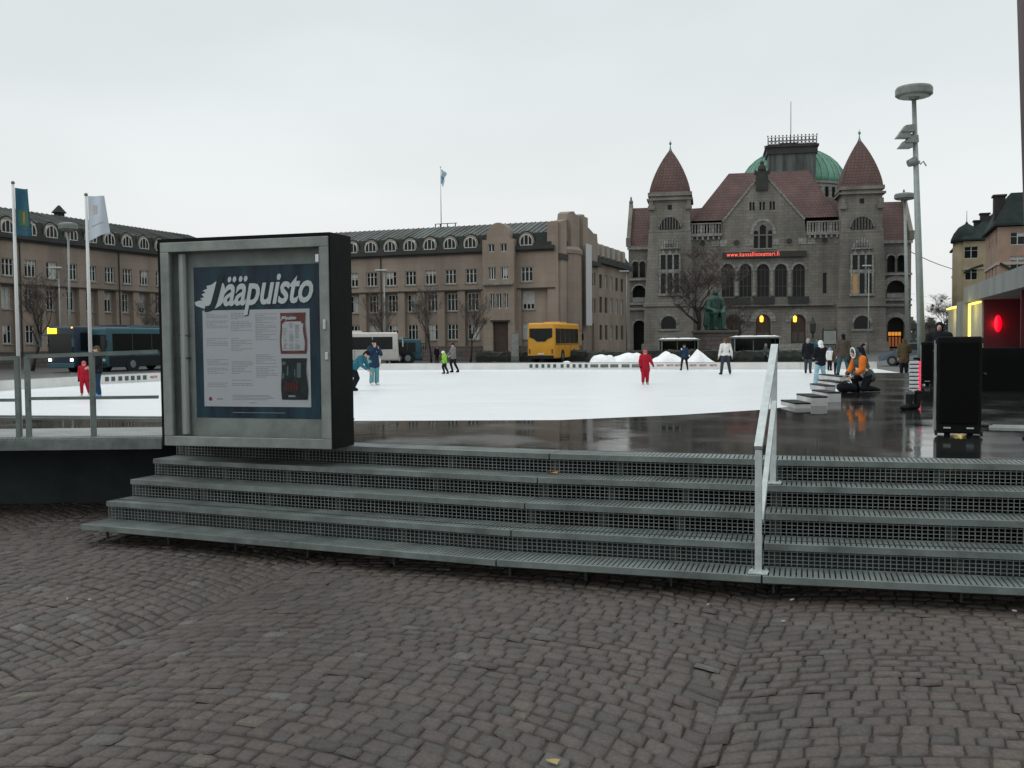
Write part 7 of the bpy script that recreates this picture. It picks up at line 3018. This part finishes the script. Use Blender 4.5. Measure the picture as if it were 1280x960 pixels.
# 15 kneeling child in orange and white on the deck
kp = gp(1080, 489.5, DZ)
KN = dict(head=(0, -.17, .62), neck=(0, -.125, .565), chest=(0, -.07, .475), waist=(0, .0, .35), pelvis=(0, .07, .26), shL=(-.105, -.09, .525), shR=(.105, -.09, .525),
          elL=(-.14, -.14, .37), wrL=(-.10, -.25, .28), elR=(.14, -.12, .36), wrR=(.11, -.24, .27),
          hiL=(-.055, .06, .25), hiR=(.055, .06, .25), knL=(-.07, -.14, .21), anL=(-.075, -.06, .03), toL=(-.08, -.13, .02), knR=(.075, -.06, .055), anR=(.08, .15, .045), toR=(.085, .22, .03), look=(0, -1, -.5))


def pack(P, J, s, h):
    # white back panel and orange sleeve of a two-tone jacket
    mb = MB()
    for q in 'LR':
        mb.cone(s(J['sh' + q]), s(J['el' + q]), s(.062), s(.054))
        mb.cone(s(J['el' + q]), s(J['el' + q].lerp(J['wr' + q], .6)), s(.054), s(.045))
    remesh(mb.build('orange_sleeves', 'cl_orange', P, True), .012, 2)
    mb = MB()
    mb.cone(s(J['chest'].lerp(J['waist'], .7) + Vector((0, -.02, 0))), s(J['pelvis'] + Vector((0, -.02, .03))), s(.104), s(.112))
    remesh(mb.build('white_jacket_skirt', 'cl_white', P, True), .012, 2)
    mb = MB()
    hd = J['head']
    pts = [s(hd + Vector((.064 * math.cos(t_), -.030 - .012 * math.sin(t_), .004 + .08 * math.sin(t_)))) for t_ in [2 * PI * k_ / 20 for k_ in range(21)]]
    mb.tube(pts, s(.011), 8)
    mb.build('hood_lining', 'cl_white', P, True)


person('child in an orange and white jacket with a grey-green hood kneeling on the wet deck', kp, 1.02, R(-78), 'cl_grey_green', 'cl_dark', feet='cl_dark', hood='cl_grey_green', pose=KN, skates=False, extras=pack, fat=1.15, hem=.5)
# dark kit bag in front of the child
p = gp(1058, 491, DZ)
bg_ = thing('kit_bag', 'black kit bag lying on the deck beside the kneeling child', 'bag', (p.x, p.y, DZ))
mb = MB()
mb.ell((0, .1, .085), (.13, .1, .09), 16, 10)
mb.ell((.12, .1, .075), (.085, .08, .075), 12, 8)
remesh(mb.build('bag_body', 'cl_dark', bg_, True), .015, 3)
MB().tube([(-.07, .02, .14), (-.04, .0, .19), (.05, .0, .19), (.08, .02, .14)], .009, 6).build('handle', 'black_rubber', bg_, True)

# 16 behind the boards by the shelter
P_ = dp(957, 440, 66)
person('crouching person in dark green behind the boards at the longer bus shelter', (P_.x, P_.y, gz(66)), 1.45, R(60), 'cl_grey_green', 'cl_dark', hair='cl_grey', feet='cl_dark', skates=False, pose=dict(wrL=(-.1, -.2, .6), elL=(-.14, -.05, .66)), gloves='cl_white')
P_ = dp(485.5, 440, 88)
person('person in a red jacket walking behind the boards, between two bare trees', (P_.x, P_.y, gz(88)), 1.68, R(-40), 'cl_red', 'cl_dark', hair='cl_hair', feet='cl_dark', skates=False, pose=STRIDE, fat=1.15)
P_ = dp(546, 440, 90)
person('dark-clad person behind the boards left of the green-clad child', (P_.x, P_.y, gz(90)), 1.5, R(30), 'cl_dark', 'cl_dark', hair='cl_dark', feet='cl_dark', skates=False)
P_ = dp(1021, 440, 92)
person('dark-clad figure with a pale cap beyond the ice, behind the white-hooded person', (P_.x, P_.y, gz(92)), 1.75, R(10), 'cl_teal', 'cl_dark', hat='cl_grey', feet='cl_dark', skates=False)
# 18 brown coat
P_ = dp(1130, 440, 47)
person('person in a dark coat with a brown fur hood seen from behind at the right', (P_.x, P_.y, gz(47)), 1.68, R(165), 'cl_olive', 'cl_dark', feet='cl_dark', hood='cl_olive', skates=False, fat=1.3, hem=.40, pose=dict(elL=(-.17, -.04, .66), wrL=(-.12, -.14, .6)))
# 19 hooded seated person behind the loudspeakers
SIT = dict(head=(0, -.02, .735), neck=(0, 0, .665), chest=(0, 0, .565), waist=(0, .01, .425), pelvis=(0, .03, .33), shL=(-.125, 0, .60), shR=(.125, 0, .60), elL=(-.175, -.02, .44), wrL=(-.09, -.16, .38), elR=(.175, -.02, .44), wrR=(.09, -.16, .38),
           hiL=(-.055, .02, .315), hiR=(.055, .02, .315), knL=(-.075, -.22, .31), knR=(.075, -.22, .31), anL=(-.075, -.21, .06), anR=(.075, -.21, .06), toL=(-.08, -.30, .022), toR=(.08, -.30, .022))
pz = dp(1172, 403, 23).z - DZ
Q_ = dp(1174, 440, 23)
person('hooded person in black sitting on a bench behind the loudspeakers', (Q_.x, Q_.y, DZ), pz / .81, R(-25), 'cl_dark', 'cl_dark', feet='cl_dark', hood='cl_dark', skates=False, pose=SIT, fat=1.35)
hh = pz / .81 * .27
bn = thing('deck_bench', 'low black bench under the hooded person', 'bench', (Q_.x, Q_.y, DZ), R(-25))
MB().box(-.55, .55, -.1, .32, hh - .05, hh, .01).build('seat', 'black_paint', bn)
for sx in (-.45, .45):
    MB().box(sx - .04, sx + .04, -.02, .26, 0, hh - .051).build('leg', 'black_paint', bn)
# the pair of boots below the slatted board
p = gp(1139, 512, DZ)
bt_ = thing('pair_of_boots', 'pair of black boots standing on the wet deck below the slatted board', 'boots', (p.x, p.y, DZ), R(-15))
for k, (ox, oy, a_) in enumerate(((-.025, 0, .5), (.075, .08, -.1))):
    mb = MB()
    mb.cone((ox, oy, .05), (ox + .01, oy + .02, .19), .043, .05)
    mb.cone((ox, oy, .035), (ox - .10 * math.cos(a_), oy - .13 * abs(math.sin(a_)) - .03, .03), .038, .032)
    b_ = remesh(mb.build('boot', 'black_rubber', bt_, True), .009, 2)
    MB().lathe([(.0, .19), (.053, .19), (.056, .215), (.05, .225), (.0, .225)], 12, (ox + .012, oy + .022, 0)).build('cuff', 'cl_dark' if k else 'cl_grey', b_)

# ------------------------------------------------------------------ bronze seated figure on a stone plinth (generic)
D_s = 106
P_ = dp(894, 440, D_s)
g = gz(D_s)
stt = thing('monument', 'green bronze seated figure on a dark granite plinth in front of the theatre', 'statue', (P_.x, P_.y, g), R(12))
zp = dp(894, 413, D_s).z - g
mb = MB()
mb.box(-2.1, 2.1, -1.9, 2.1, 0, .35, .03); mb.box(-1.75, 1.75, -1.6, 1.8, .352, zp - .3, .03); mb.box(-1.9, 1.9, -1.75, 1.95, zp - .298, zp, .04)
mb.build('plinth', 'plinth_stone', stt)
zt_ = dp(894, 362, D_s).z - g
k = (zt_ - zp) / .80
S_ = lambda x_, y_, z_: Vector((x_ * k, y_ * k, zp + z_ * k))
mb = MB()
mb.ell(S_(0, -.03, .735), (.052 * k, .06 * k, .068 * k), 14, 10)
mb.ell(S_(0, -.08, .725), (.012 * k, .02 * k, .016 * k), 8, 6)
mb.cone(S_(0, 0, .66), S_(0, -.02, .70), .042 * k, .04 * k)
mb.cone(S_(0, .01, .6), S_(0, .03, .36), .11 * k, .125 * k)
for s_ in (-1, 1):
    mb.cone(S_(0, .01, .61), S_(s_ * .12, .0, .59), .075 * k, .06 * k)
    mb.cone(S_(s_ * .125, 0, .58), S_(s_ * .165, -.03, .43), .06 * k, .048 * k)
    mb.cone(S_(s_ * .165, -.03, .43), S_(s_ * .085, -.17, .385), .048 * k, .036 * k)
    mb.ell(S_(s_ * .06, -.19, .375), (.032 * k, .045 * k, .026 * k), 8, 6)
    mb.cone(S_(s_ * .055, .03, .33), S_(s_ * .075, -.20, .34), .085 * k, .062 * k)
    mb.cone(S_(s_ * .075, -.20, .34), S_(s_ * .07, -.20 - .04 * s_, .05), .058 * k, .034 * k)
    mb.cone(S_(s_ * .07, -.20 - .04 * s_, .035), S_(s_ * .075, -.30 - .04 * s_, .025), .034 * k, .026 * k)
    mb.cone(S_(s_ * .13, .02, .56), S_(s_ * .15, .06, .12), .06 * k, .075 * k)
remesh(mb.build('bronze_figure', 'verdigris_bronze', stt, True), .045, 2)
mb = MB().box(-.17 * k, .17 * k, -.06 * k, .15 * k, zp, zp + .29 * k, .02 * k)
mb.build('bronze_seat', 'verdigris_bronze', stt)
